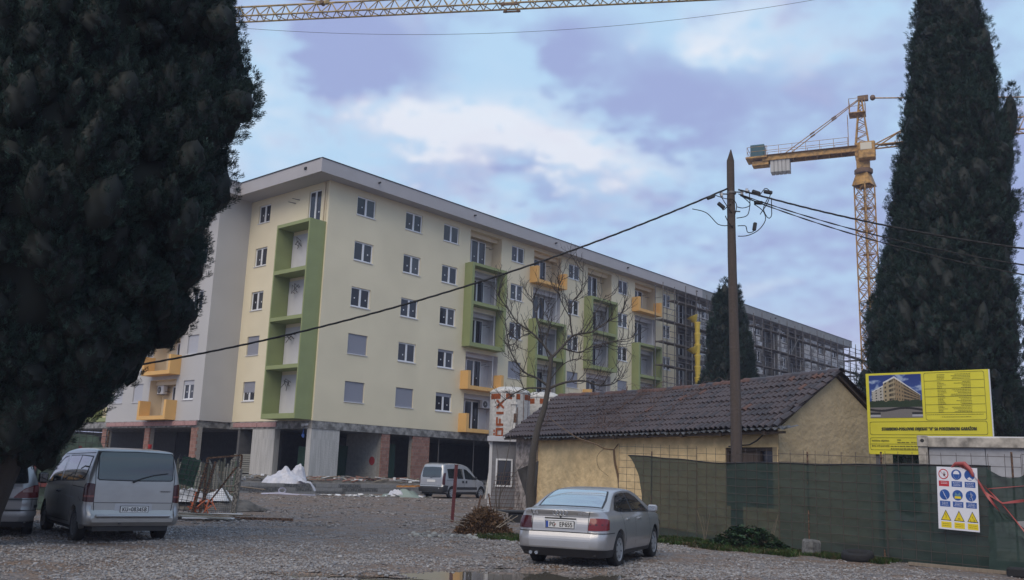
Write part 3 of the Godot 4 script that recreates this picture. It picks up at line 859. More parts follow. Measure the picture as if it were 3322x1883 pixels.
	part(bl, "hall_wall", MB.new().box(Vector3(20.0, 2.42, -9.2), Vector3(37.0, 2.76, 0.2)).box(Vector3(30.0, 2.42, -0.3), Vector3(24.0, 2.76, 0.2)).box(Vector3(62.0, 2.42, -0.3), Vector3(40.0, 2.76, 0.2)).box(Vector3(3.0, 2.42, -14.0), Vector3(0.2, 2.76, 13.0)).box(Vector3(2.9, 2.42, -26.0), Vector3(0.2, 2.76, 12.0)).box(Vector3(0.6, 2.42, -31.8), Vector3(5.0, 2.76, 0.2)).box(Vector3(3.0, 2.0, -20.0), Vector3(0.2, 3.6, 24.0)), M["inside"])
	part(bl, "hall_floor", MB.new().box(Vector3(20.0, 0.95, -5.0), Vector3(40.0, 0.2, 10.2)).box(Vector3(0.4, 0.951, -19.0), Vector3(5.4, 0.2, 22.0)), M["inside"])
	# green netting hung in the openings
	var net := mat("green_net", lin(0.022, 0.06, 0.042), 0.8, 0, "", 0.5, "b_cloth", 0.5, 1.0)
	for q in [[2.6, 5.0, -2.6, 2.3], [6.2, 7.5, -0.9, 2.5], [1.2, 1.9, -1.4, 2.4]]:
		part(bl, "green_net", cloth(Vector3(q[0], 1.1, q[2]), Vector3(q[1], 1.1, q[2] - 0.2), q[3] - 0.4, 16, 10, 0.07, q[0]), net)
	part(bl, "green_net", cloth(Vector3(1.4, 1.1, -3.0), Vector3(1.0, 1.1, -0.6), 1.7, 12, 8, 0.07, 5.0), net)
	for x in [10.6, 14.0]: part(bl, "prop", MB.new().cyl(Vector3(x, 1.05, -0.3), Vector3(x, 3.78, -0.3), 0.04, 0.035, 7), M["steel"])
	for i in 9: part(bl, "formwork_panel", MB.new().box(Vector3(0.6 + R(-0.05, 0.05), 1.16 + i * 0.13, -7.0), Vector3(0.9, 0.1, 2.0 + R(-0.1, 0.1))), M["wood_grey"])
	part(bl, "site_lamp", MB.new().box(Vector3(-0.1, 4.0, -0.5), Vector3(0.12, 0.12, 0.4)).box(Vector3(-0.12, 3.98, -0.75), Vector3(0.1, 0.16, 0.1)), M["white_plastic"])
	part(bl, "blue_rag", MB.new().tube([Vector3(0.1, 3.78, -0.9), Vector3(0.1, 3.5, -0.92), Vector3(0.1, 3.4, -0.9), Vector3(0.1, 3.25, -0.86)], [0.02, 0.05, 0.12, 0.04], 7), mat("blue", lin(0.05, 0.12, 0.40), 0.7))

func boards_at(L: Dictionary, boards: Array, dots: MB, s: float, y: float, half: int, rh: Array) -> void:
	var w := 0.5 if half else 1.0
	for h in rh:
		if s + w > h[0] and s < h[2] and y + 0.5 > h[1] and y < h[3]: return
	if y + 0.5 > 18.72: return
	part(bl, "insulation_board", boards[half], M["styro"] if rng.randf() < 0.62 else M["styro2"], face_xf(L, s + w / 2, y + 0.25, 0.05 + R(0, 0.008)))
	for q in [[0.15, 0.25], [0.85, 0.25]]:
		if rng.randf() < 0.8: dots.box(face_pt(L, s + w * q[0] + R(-0.05, 0.05), y + q[1] + R(-0.1, 0.1), 0.113), Vector3(0.09, 0.09, 0.012))

func cloth(a: Vector3, b: Vector3, h: float, nx: int, ny: int, amp: float, sd: float) -> MB:
	var rows := []
	var d := (b - a); var nrm := UP.cross(d.normalized()) * -1.0
	for j in ny + 1:
		var row := PackedVector3Array()
		for i in nx + 1:
			var t := float(i) / nx; var s := float(j) / ny
			var o := nz.get_noise_2d(t * d.length() * 0.9 + sd * 13.0, s * h * 0.55) * amp * (0.3 + 1.0 - s * 0.6)
			row.append(a + d * t + UP * (h * s) + nrm * o + UP * (nf.get_noise_2d(t * 4.0 + sd, 3.0) * 0.04 * s))
		rows.append(row)
	return MB.new().grid(rows)

func make_scaffold() -> void:
	for run in [[35.7, 47.6, 6, "tall steel scaffold with plank decks beside the yellow rubble chute"], [53.4, 69.8, 8, "steel scaffold with plank decks along the white insulated far stretch"], [69.8, 86.0, 8, "steel scaffold wrapping the far end of the building beside the crane mast"]]:
		var o := thing("scaffold", run[3], "scaffold", bw(run[0], 0.25, 1.15), atan2(0.75482, 0.65593), "scaffolds on the long face")
		o.basis = BB
		var len_: float = run[1] - run[0]
		var k: int = run[2]
		for i in k + 1:
			var x := len_ * i / k
			for z in [-0.35, 0.45]:
				part(o, "standard", MB.new().cyl(Vector3(x, 0, z), Vector3(x + R(-0.03, 0.03), 18.6 + R(-0.25, 0.25), z), 0.045, 0.045, 6), M["steel"])
		var lv := [17.2, 15.2, 13.2, 11.15, 9.1, 7.1, 5.0]
		for j in lv.size():
			for i in k:
				var x0 := len_ * i / k; var x1 := len_ * (i + 1) / k
				if j == 0 and run[0] < 40 and i < 1: continue
				if rng.randf() < 0.95: part(o, "deck_plank", MB.new().box(Vector3((x0 + x1) / 2, lv[j] + R(-0.03, 0.03), 0.05), Vector3(x1 - x0 + 0.1, 0.09, 0.72), Basis(Vector3(0, 0, 1), R(-0.012, 0.012))), M["plank"])
			var lm := MB.new()
			for yy in [0.5, 1.0]: lm.cyl(Vector3(0, lv[j] + yy, 0.47), Vector3(len_, lv[j] + yy + 0.02, 0.47), 0.03, 0.03, 5)
			for i in k + 1: lm.cyl(Vector3(len_ * i / k, lv[j] - 0.08, -0.35), Vector3(len_ * i / k, lv[j] - 0.08, 0.45), 0.025, 0.025, 5)
			part(o, "ledger", lm, M["steel"])
		for i in 3:
			var a := Vector3(R(0.05, 0.7) * len_, lv[i + 1] + 0.1, 0.49)
			part(o, "brace", MB.new().cyl(a, a + Vector3(len_ / k, 1.9, 0), 0.02, 0.02, 5), M["steel"] if i else M["fascia_raw"])
		if run[1] > 80.0:
			for i in 3:
				for x in [len_, len_ - 1.6]: part(o, "standard", MB.new().cyl(Vector3(x, 0, -2.0 - i * 2.2), Vector3(x, 18.4, -2.0 - i * 2.2), 0.035, 0.035, 6), M["steel"])
			for j in lv.size():
				part(o, "deck_plank", MB.new().box(Vector3(len_ - 0.8, lv[j], -3.6), Vector3(1.0, 0.09, 6.4)), M["plank"])
				part(o, "ledger", MB.new().cyl(Vector3(len_, lv[j] + 1.0, 0.4), Vector3(len_, lv[j] + 1.0, -6.6), 0.025, 0.025, 5).cyl(Vector3(len_, lv[j] + 0.5, 0.4), Vector3(len_, lv[j] + 0.5, -6.6), 0.025, 0.025, 5), M["steel"])
	var c := thing("rubble_chute", "yellow plastic rubble chute of stacked funnels on the scaffold", "chute", bw(41.15, 0.6, 1.95))
	for i in 14:
		var y := 1.0 + i * 1.02
		part(c, "chute_segment", MB.new().lathe(Vector3(0, y, 0), UP, [[0.21, 0.0], [0.28, 0.86], [0.31, 0.9], [0.31, 1.02], [0.27, 1.02], [0.24, 0.8], [0.18, 0.0], [0.21, 0.0]], 12), M["yellow_plastic"])
	for y in [12.4, 15.3]: part(c, "hopper", MB.new().lathe(Vector3(-0.25, y, 0), Vector3(-0.45, 1, 0), [[0.22, 0.0], [0.55, 0.5], [0.55, 0.56], [0.5, 0.5], [0.18, 0.0], [0.22, 0.0]], 10), M["yellow_plastic"])

func make_platform() -> void:
	var p := thing("platform_wall", "low grey concrete block wall edging the platform in front of the building", "wall", B_O)
	p.basis = BB
	var mb := MB.new()
	mb.box(Vector3(5.0, 0.1, 3.86), Vector3(28.0, 1.36, 0.16))
	mb.box(Vector3(5.0, 0.79, 3.86), Vector3(28.1, 0.05, 0.3))
	part(p, "wall_core", mb, M["mortar"])
	var bm := [MB.new().cbox(Vector3.ZERO, Vector3(0.49, 0.19, 0.12), 0.008).mesh(), MB.new().cbox(Vector3.ZERO, Vector3(0.24, 0.19, 0.12), 0.008).mesh()]
	for r in 3:
		var u := -9.0 + (0.25 if r % 2 else 0.0)
		if r % 2: part(p, "concrete_block", bm[1], M["block"], Transform3D(Basis(), Vector3(-8.87, 0.265 + r * 0.2, 3.97)))
		while u < 18.6:
			part(p, "concrete_block", bm[0], M["block"] if nz.get_noise_2d(u * 0.4, r * 0.5) > -0.05 else M["block2"], Transform3D(Basis(), Vector3(u + 0.25, 0.265 + r * 0.2, 3.97 + R(-0.008, 0.008))))
			u += 0.5
	# rubble-strewn earth fill behind the wall
	var rows := []
	for j in 13:
		var row := PackedVector3Array()
		for i in 90:
			var u := -9.0 + i * 28.0 / 89.0; var w := 3.8 - j * 0.45
			row.append(Vector3(u, 0.80 + j * 0.022 + nz.get_noise_2d(u * 1.1, w * 1.4) * 0.09 + nz.get_noise_2d(u * 5.0, w * 5.0) * 0.035, w))
		rows.append(row)
	var f := struct("platform", MB.new().grid(rows), mat("earth", lin(0.16, 0.145, 0.13), 0.95, 0, "stain", 0.5, "b_rough", 0.7, 1.0))
	f.basis = BB; f.position = B_O
	# broken boards, brick bits and wrappings lying on it
	for i in 150:
		var u := R(-8.0, 9.5); var w := R(0.6, 3.6)
		var big := rng.randf()
		var s := Vector3(R(0.3, 1.3), R(0.02, 0.06), R(0.06, 0.2)) if big < 0.65 else Vector3(R(0.15, 0.3), R(0.06, 0.14), R(0.1, 0.2))
		var pick: String = ["wood", "wood_grey", "styro", "brick", "styro2", "wood"][rng.randi() % 6]
		var nm: String = {"wood": "board", "wood_grey": "board", "styro": "foam_scrap", "styro2": "foam_scrap", "brick": "brick"}[pick]
		var lb: String = {"board": "splintered board lying in the rubble on the platform", "foam_scrap": "white foam scrap lying in the rubble on the platform", "brick": "broken red brick lying in the rubble on the platform"}[nm]
		var spot := "before the left concrete column" if u < -2.5 else ("before the corner column" if u < 2.5 else ("before the dark hall opening" if u < 5.5 else "before the brick piers"))
		lb = lb.replace("in the rubble on the platform", "in the rubble " + spot).replace("splintered board", "splintered brown board" if pick == "wood" else "splintered grey board")
		if nm == "foam_scrap": lb = lb.replace("white", "clean white" if pick == "styro" else "dirty white")
		var o := single("loose_" + nm, MB.new().cbox(Vector3.ZERO, s, 0.005), M[pick], lb, nm.replace("_", " "), bw(u, 0.88 + (3.8 - w) * 0.05 + R(0, 0.1), w), lb.substr(0, 14) + " pieces " + spot)
		o.rotation = Vector3(R(-0.15, 0.15), R(0, TAU), R(-0.2, 0.2))

# ---------------------------------------------------------------- the old tiled house
# own axes: x along the front to the far end, y up, z into the house; (0, ., 0) is the near front corner
func make_house() -> void:
	var h := thing("old_house", "low old house with peeling yellow walls and a dark clay tile roof", "house", Vector3(7.40, 0, -25.0))
	h.basis = Basis(Vector3(-0.4825, 0, -0.876), UP, Vector3(0.876, 0, -0.4825))
	var L := 14.84; var Wd := 4.6
	var plaster := mat("plaster", lin(0.82, 0.61, 0.33), 0.92, 0, "stain2", 0.22, "b_rough", 0.35, 0.5)
	var plaster2 := mat("plaster_gable", lin(0.44, 0.345, 0.215), 0.95, 0, "mottle", 0.3, "b_rough", 1.3, 0.55)
	var bare := mat("bare_wall", lin(0.46, 0.40, 0.365), 0.95, 0, "stain", 0.5, "b_rough", 0.8, 1.3)
	var wood := mat("old_wood", lin(0.075, 0.055, 0.045), 0.85, 0, "streak", 1.0)
	# front wall with the window opening, end wall, gable
	var F := {"o": Vector3.ZERO, "du": Vector3(-1, 0, 0), "n": Vector3(0, 0, -1)}
	part(h, "front_wall", wall_with_holes(F, -12.86, 0.0, -0.1, 3.05, [[-2.1, 0.9, -0.06, 2.55, 0.25]]), plaster)
	part(h, "bare_wall_end", MB.new().box(Vector3(13.84, 1.5, 0.32), Vector3(2.0, 3.3, 0.3)), bare)
	part(h, "wall_edge", MB.new().box(Vector3(12.82, 1.45, 0.1), Vector3(0.1, 3.1, 0.5)), bare)
	var gp := MB.new().prism([Vector2(0, -0.1), Vector2(Wd, -0.1), Vector2(Wd, 3.05), Vector2(Wd / 2, 4.66), Vector2(0, 3.05)], Transform3D(Basis(Vector3(0, 0, 1), UP, Vector3(-1, 0, 0)), Vector3(0.24, 0, 0.012)), 0.24)
	part(h, "gable_wall", gp, plaster2)
	part(h, "rear_wall", MB.new().box(Vector3(7.5, 1.5, Wd - 0.1), Vector3(14.4, 3.1, 0.2)).box(Vector3(14.7, 1.5, 2.5), Vector3(0.2, 3.1, 4.0)), plaster2)
	var fr := MB.new()
	for q in [[-1.08, 2.5, 2.04, 0.1], [-1.08, 0.95, 2.04, 0.1]]: fr.box(Vector3(-q[0], q[1], 0.1), Vector3(q[2], q[3], 0.12))
	for x in [0.11, 0.78, 2.05]: fr.box(Vector3(x, 1.72, 0.1), Vector3(0.1, 1.5, 0.12))
	fr.box(Vector3(0.45, 1.9, 0.1), Vector3(0.6, 0.06, 0.1))
	var wn := part(h, "window", fr, wood)
	part(wn, "pane", MB.new().box(Vector3(0.45, 1.72, 0.13), Vector3(0.62, 1.5, 0.02)), M["pane"])
	for i in 5: part(wn, "shutter_board", MB.new().box(Vector3(0.95 + i * 0.225, 1.72, 0.12 + R(-0.01, 0.01)), Vector3(0.215, 1.5, 0.03)), mat("shutter_wood", lin(0.13, 0.095, 0.075), 0.9, 0, "streak", 1.0))
	# roof slabs under the tiles
	var ey := 3.06; var ry := 4.78
	var ev := Vector3(0, ey, -0.3); var rv := Vector3(0, ry, Wd / 2)
	var sl := (rv - ev); var slen := sl.length(); sl /= slen
	var up := Vector3(1, 0, 0).cross(sl) * -1.0
	if up.y < 0: up = -up
	var base := MB.new()
	var mid := (ev + rv) / 2
	base.box(mid + Vector3(L / 2 + 0.05, -0.07, 0), Vector3(L + 0.3, 0.06, slen), Basis(Vector3.RIGHT, up, Vector3.RIGHT.cross(up)))
	var sl2 := Vector3(0, sl.y, -sl.z); var up2 := Vector3(0, up.y, -up.z)
	base.box(Vector3(L / 2 + 0.05, mid.y - 0.071, Wd - mid.z), Vector3(L + 0.3, 0.06, slen), Basis(Vector3.RIGHT, up2, Vector3.RIGHT.cross(up2)))
	part(h, "roof_boarding", base, wood)
	# clay tiles
	var tm := []
	for k in 2:
		var mb := MB.new()
		var pr := [[-0.115, 0.004], [-0.09, 0.0], [-0.055, 0.05], [0.0, 0.078], [0.055, 0.05], [0.09, 0.0], [0.115, 0.004]]
		for i in 6:
			var a: Array = pr[i]; var b: Array = pr[i + 1]
			var zf := -0.2; var zb := 0.2
			mb.quad(Vector3(a[0], a[1] + 0.03, zf), Vector3(a[0], a[1], zb), Vector3(b[0], b[1], zb), Vector3(b[0], b[1] + 0.03, zf))
			mb.quad(Vector3(a[0], a[1] - 0.002, zf), Vector3(a[0], a[1] + 0.03, zf), Vector3(b[0], b[1] + 0.03, zf), Vector3(b[0], b[1] - 0.002, zf))
		tm.append(mb.mesh())
	var tms := [mat("tile", lin(0.075, 0.055, 0.057), 0.5, 0, "mottle", 1.2), mat("tile_dark", lin(0.048, 0.038, 0.042), 0.48, 0, "mottle", 1.4), mat("tile_red", lin(0.13, 0.066, 0.052), 0.75, 0, "mottle", 1.1)]
	var roof := part(h, "tile_roof", MB.new().box(mid + Vector3(L / 2 + 0.05, -0.02, 0), Vector3(L + 0.2, 0.02, slen - 0.1), Basis(Vector3.RIGHT, up, Vector3.RIGHT.cross(up))), tms[1])
	var rows := 9; var ex := slen / rows
	var far := []; var back := []
	for c in 69:
		for r in rows:
			var x := -0.12 + c * 0.222
			if r < 3 and c == 0: x += 0.03
			if c == 0 and (r == 0 or r == 2): continue
			var sag := -0.05 * sin(PI * clampf(x / L, 0, 1)) * (r / 8.0) + nz.get_noise_2d(x * 0.3, r * 0.4) * 0.03 + maxf(0.0, x - 8.0) * 0.022 * r / 9.0
			var o := ev + Vector3(x, 0, 0) + sl * (ex * (r + 0.5)) + up * (0.005 + sag) + Vector3(R(-0.008, 0.008), 0, 0)
			var B := Basis(Vector3.RIGHT, up, Vector3.RIGHT.cross(up)).rotated(up, R(-0.03, 0.03)).rotated(Vector3.RIGHT, 0.03 + R(-0.015, 0.015))
			if B.z.dot(sl) < 0: B = Basis(-B.x, B.y, -B.z)
			var t := Transform3D(B, o)
			if c < 33 and far.size() >= 0:
				var m: Material = tms[1] if rng.randf() < 0.35 else tms[0]
				if (nz.get_noise_2d(x * 1.1 + 30.0, r * 1.3) > 0.42 and r > 4) or rng.randf() < 0.015: m = tms[2]
				part(roof, "roof_tile", tm[0], m, t)
			else: far.append(t)
			if c % 1 == 0:
				var B2 := Basis(Vector3.RIGHT, up2, Vector3.RIGHT.cross(up2))
				if B2.z.dot(sl2) < 0: B2 = Basis(-B2.x, B2.y, -B2.z)
				back.append(Transform3D(B2, Vector3(x, ey, Wd + 0.3) + sl2 * (ex * (r + 0.5)) + up2 * 0.005))
	var fo := multi(roof, "far_tiles", tm[0], tms[0], far); fo.set_meta("kind", "stuff")
	var bo := multi(roof, "rear_tiles", tm[0], tms[0], back); bo.set_meta("kind", "stuff")
	# ridge tiles
	var rm := MB.new(); var rr := []
	for i in 2:
		var row := PackedVector3Array()
		for j in 8:
			var a := PI * j / 7.0
			row.append(Vector3((i - 0.5) * 0.4, sin(a) * (0.12 if i == 0 else 0.145), -cos(a) * (0.14 if i == 0 else 0.165)))
		rr.append(row)
	rm.grid([rr[1], rr[0]]).grid([rr[0], rr[1]])
	var rmesh := rm.mesh()
	for i in 43:
		var x := -0.05 + i * 0.35
		var m: Material = tms[2] if (i > 9 and rng.randf() < 0.75) else (tms[0] if rng.randf() < 0.6 else tms[1])
		part(roof, "ridge_tile", rmesh, m, Transform3D(Basis(Vector3(0, 0, 1), R(-0.04, 0.04)), Vector3(x, ry - 0.02 - 0.05 * sin(PI * x / L) + maxf(0.0, x - 8.0) * 0.022 + R(-0.012, 0.012), Wd / 2)))
	for i in 8:
		part(roof, "verge_tile", tm[0], tms[1], Transform3D(Basis(Vector3.RIGHT, up, Vector3.RIGHT.cross(up)).rotated(up, R(-0.3, 0.3)), ev + Vector3(-0.13 + R(-0.05, 0.04), 0, 0) + sl * (0.15 + i * 0.4) + up * R(-0.03, 0.03)))
	# corrugated sheets under the eave on rafter ends
	var cs := mat("corrugated", lin(0.26, 0.265, 0.28), 0.5, 0.2, "stain", 0.8)
	var sx := -0.85
	for k in 8:
		var n := 26; var P := []
		var w := 1.78
		var dz := R(-0.04, 0.04); var dy := R(-0.02, 0.02)
		for j in 4:
			var row := PackedVector3Array()
			for i in n * 2 + 1:
				var x := sx + w * i / (n * 2.0)
				row.append(Vector3(x, 3.08 - j * 0.03 + sin(i * TAU / 8.0) * 0.03 + dy - 0.02 * k * 0.15, -0.1 - j * 0.13 + dz))
			P.append(row)
		var P2 := P.duplicate(true); P2.reverse()
		part(h, "corrugated_sheet", MB.new().grid(P).grid(P2), cs)
		sx += w - 0.03
	for i in 8: part(h, "rafter_end", MB.new().box(Vector3(0.1 + i * 1.75, 2.95, -0.22), Vector3(0.09, 0.11, 0.44), Basis(Vector3.RIGHT, -0.18)), wood)
	part(h, "eave_beam", MB.new().box(Vector3(6.3, 2.92, -0.36), Vector3(13.8, 0.06, 0.07)), wood)
	part(h, "drain_pipe", MB.new().tube([Vector3(0.1, 2.9, -0.4), Vector3(0.5, 2.72, -0.3), Vector3(1.0, 2.62, -0.1), Vector3(1.9, 2.58, -0.05)], 0.02, 6), M["black"])

# ---------------------------------------------------------------- mesh fence with green netting on the right
const F_O := Vector3(3.5, 0.0, -26.73)
var F_D := Vector3(0.605, 0, 0.796).normalized()
var F_N := Vector3(-0.796, 0, 0.605).normalized()
func fp(s: float, y: float, d := 0.0) -> Vector3: return F_O + F_D * s + UP * y + F_N * d

func wire_panel(s0: float, s1: float, h0: float, h1: float, lean := 0.0) -> MB:
	var mb := MB.new()
	var nv := int((s1 - s0) / 0.31)
	for i in nv + 1:
		var s := lerpf(s0, s1, float(i) / nv) + R(-0.01, 0.01)
		var hh := lerpf(h0, h1, float(i) / nv)
		mb.cyl(fp(s, 0.06, 0), fp(s + R(-0.01, 0.01), hh, lean + R(-0.01, 0.01)), 0.0055, 0.0055, 4, false)
	var y := 0.1
	while y < maxf(h0, h1):
		var p := []
		for i in 6:
			var t := i / 5.0
			p.append(fp(lerpf(s0, s1, t), y * lerpf(h0, h1, t) / h0 + nf.get_noise_2d(s0 + t * 3.0, y * 3.0) * 0.015, lean * y / h0 + nf.get_noise_2d(s0 + t * 3.0, y * 3.0 + 9.0) * 0.03))
		mb.tube(p, 0.0055, 4, false)
		y += 0.2
	return mb

func make_fence() -> void:
	var wm := mat("rust_wire", lin(0.075, 0.06, 0.055), 0.8)
	var desc := ["rusty wire mesh panel at the left end of the fence behind the silver saloon", "rusty wire mesh panel behind the wooden power pole", "rusty wire mesh panel in the middle of the fence, below the yellow billboard", "rusty wire mesh panel carrying the white safety sign", "rusty wire mesh panel in front of the grey container at the right edge"]
	var q := [[-0.35, 2.6, 2.58, 2.5], [2.62, 5.2, 2.45, 2.4], [5.22, 8.0, 2.4, 2.32], [8.02, 10.9, 2.36, 2.3], [10.92, 14.4, 2.32, 2.25]]
	for i in 5:
		single("wire_mesh_panel", wire_panel(q[i][0], q[i][1], q[i][2], q[i][3], -0.03), wm, desc[i], "fence panel", Vector3.ZERO, "wire mesh panels of the right hand fence")
	var pd := ["thin rusty fence stake under the left end of the green netting", "thin rusty fence stake left of the concrete lump", "thin rusty fence stake behind the old tyre", "thin rusty fence stake right of the safety sign"]
	var ps := [0.9, 6.0, 7.9, 10.7]
	for i in 4: single("fence_stake", MB.new().cyl(fp(ps[i], -0.1, -0.06), fp(ps[i], 2.35, -0.09), 0.022, 0.02, 6), M["rusty"], desc_trim(pd[i]), "stake", Vector3.ZERO, "stakes of the right hand fence")
	# netting: a woven sheet that lets some of what is behind show through
	var nm := mat("netting", Color(0.17, 0.245, 0.225, 0.885), 0.9, 0, "weave", 0.8, "b_cloth", 0.7, 1.2)
	nm.transparency = BaseMaterial3D.TRANSPARENCY_ALPHA
	nm.cull_mode = BaseMaterial3D.CULL_DISABLED
	nm.backlight_enabled = true; nm.backlight = Color(0.10, 0.16, 0.13)
	var rows := []
	for j in 25:
		var y := j / 24.0
		var row := PackedVector3Array()
		for i in 111:
			var t := i / 110.0
			var top := lerpf(2.2, 2.04, smoothstep(0.0, 0.35, t)) + nf.get_noise_2d(t * 7.0, 1.0) * 0.025
			var sl := 0.55 * (1.0 - pow(y, 5.0))
			var s := lerpf(sl, 10.3, t)
			var yy := y * top + 0.02
			var wr := nz.get_noise_2d(s * 0.7 + yy * 0.9, yy * 1.6 + s * 0.2) * 0.05 + nz.get_noise_2d(s * 0.6, yy * 5.0 + s) * 0.012
			row.append(fp(s, yy, -0.05 + wr * (1.0 - 0.5 * y)))
		rows.append(row)
	var nt := thing("green_netting", "long dark green shade netting tied along the wire mesh fence", "netting")
	part(nt, "sheet", MB.new().grid(rows), nm)
	var hem := []
	for p in rows[24]: hem.append(p + F_N * 0.004)
	part(nt, "hem", MB.new().tube(hem, 0.016, 5), M["black"])
	# torn right end: a flap folded over and a piece trailing to the ground
	var fl := []
	for j in 9:
		var row := PackedVector3Array()
		for i in 11:
			var t := i / 10.0; var k := j / 8.0
			var a := fp(10.25, lerpf(0.95, 2.02, k), 0.05)
			var b := fp(lerpf(11.95, 11.15, k), lerpf(1.15, 1.98, pow(k, 0.7)), 0.08)
			row.append(a.lerp(b, t) + F_N * (nz.get_noise_2d(t * 3.0, k * 3.0 + 5.0) * 0.09) + UP * (-0.16 * sin(PI * t) * k))
		fl.append(row)
	part(nt, "torn_flap", MB.new().grid(fl), nm)
	var fl2 := []
	for j in 9:
		var row := PackedVector3Array()
		for i in 11:
			var t := i / 10.0; var k := j / 8.0
			row.append(fp(10.25 + t * lerpf(2.2, 0.35, pow(k, 0.75)), lerpf(0.03, 1.25, k) * (1.0 - 0.1 * t), 0.06 + 0.16 * (1.0 - k) + nz.get_noise_2d(t * 4.0, k * 4.0) * 0.08))
		fl2.append(row)
	part(nt, "trailing_end", MB.new().grid(fl2), nm)
	# things at its foot
	var cb := single("concrete_lump", MB.new().cbox(Vector3(0, 0.17, 0), Vector3(0.36, 0.36, 0.32), 0.05), M["block2"], "broken grey concrete lump at the foot of the green netting", "concrete lump", fp(6.35, 0.0, 0.4))
	cb.rotation = Vector3(0.06, 0.5, -0.05)
	var ty := single("worn_tyre", MB.new().lathe(Vector3.ZERO, UP, [[0.20, 0.02], [0.30, 0.0], [0.33, 0.06], [0.33, 0.14], [0.30, 0.2], [0.20, 0.18], [0.18, 0.1], [0.20, 0.02]], 26), M["rubber"], "worn black tyre lying flat under the green netting", "tyre", fp(7.75, 0.02, 0.75))
	ty.rotation = Vector3(0.08, 0, 0.05)
	single("rubber_ballast", MB.new().cbox(Vector3(0, 0.09, 0), Vector3(0.9, 0.18, 0.3), 0.03), M["rubber"], "black rubber fence foot at the torn end of the netting", "fence foot", fp(11.2, 0.0, 0.45)).rotation.y = -0.7
	single("fence_plank", MB.new().box(Vector3(0, 0.03, 0), Vector3(1.9, 0.06, 0.12)), M["wood"], "old plank lying under the netting below the safety sign", "plank", fp(9.7, 0.02, 0.4)).rotation.y = -0.85
	# red and white warning tape knotted on the safety sign
	var tm := mat("red_tape", lin(0.33, 0.065, 0.06), 0.5); tm.cull_mode = BaseMaterial3D.CULL_DISABLED
	var tape := thing("warning_tape", "faded red barrier tape knotted over the safety sign and trailing right", "tape")
	tape.position = Vector3.ZERO
	var pth := [[[9.7, 2.1], [10.0, 1.93], [10.2, 1.55], [10.55, 1.35], [11.0, 1.42], [11.6, 1.46], [12.6, 1.58], [13.6, 1.7]], [[10.0, 1.9], [10.3, 1.6], [10.6, 1.25], [11.0, 0.75], [11.5, 0.45], [12.2, 0.1]], [[9.75, 2.06], [10.05, 1.85], [10.25, 1.5], [10.5, 1.2]], [[10.3, 1.62], [11.2, 1.72], [12.2, 1.62], [13.4, 1.75]]]
	for k in 4:
		var P := []
		var w := [0.028, 0.02, 0.04, 0.008][k] as float
		for i in pth[k].size() * 5 - 4:
			var t: float = i / 5.0
			var a: Array = pth[k][int(t)]; var b: Array = pth[k][mini(int(t) + 1, pth[k].size() - 1)]
			var p := fp(lerpf(a[0], b[0], fmod(t, 1.0)), lerpf(a[1], b[1], fmod(t, 1.0)), 0.12 + 0.03 * sin(t * 2.0 + k))
			var tw := sin(t * 1.7 + k) * 1.2
			var off := (UP * cos(tw) + F_N * sin(tw) * 0.7) * w
			P.append(PackedVector3Array([p - off, p + off]))
		part(tape, "tape_strand", MB.new().grid(P), tm)
	part(tape, "knot", MB.new().tube([fp(9.55, 2.0, 0.1), fp(9.68, 2.1, 0.13), fp(9.85, 2.1, 0.12), fp(9.98, 1.98, 0.14), fp(10.02, 1.85, 0.12)], [0.02, 0.04, 0.055, 0.045, 0.03], 7), tm)

func desc_trim(s: String) -> String: return s

# ---------------------------------------------------------------- signs and the site container
func frame_rect(mb: MB, x0: float, y0: float, x1: float, y1: float, r: float, t: float, z: float) -> void:
	var pts := []
	for c in [[x1 - r, y1 - r, 0.0], [x0 + r, y1 - r, PI / 2], [x0 + r, y0 + r, PI], [x1 - r, y0 + r, PI * 1.5]]:
		for i in 5: pts.append(Vector2(c[0] + cos(c[2] + i * PI / 8) * r, c[1] + sin(c[2] + i * PI / 8) * r))
	var ctr := Vector2((x0 + x1) / 2, (y0 + y1) / 2)
	for i in pts.size():
		var a: Vector2 = pts[i]; var b: Vector2 = pts[(i + 1) % pts.size()]
		var n1 := (a - ctr).sign() * t * 0.7; var n2 := (b - ctr).sign() * t * 0.7
		mb.quad(Vector3(a.x - n1.x, a.y - n1.y, z), Vector3(a.x, a.y, z), Vector3(b.x, b.y, z), Vector3(b.x - n2.x, b.y - n2.y, z))

func small_print(mb: MB, x0: float, x1: float, y: float, h: float, z: float, right := false) -> void:
	# a line of print too small to read: word-long runs of tiny strokes
	var x := x0
	while x < x1 - h * 0.4:
		var w := minf(R(2.0, 6.0) * h * 0.6, x1 - x)
		var k := x
		while k < x + w - 0.003:
			var hh := h * R(0.7, 1.0)
			mb.quad(Vector3(k, y, z), Vector3(minf(k + h * 0.42, x + w), y, z), Vector3(minf(k + h * 0.42, x + w), y + hh, z), Vector3(k, y + hh, z))
			k += h * 0.55
		x += w + h * 0.5

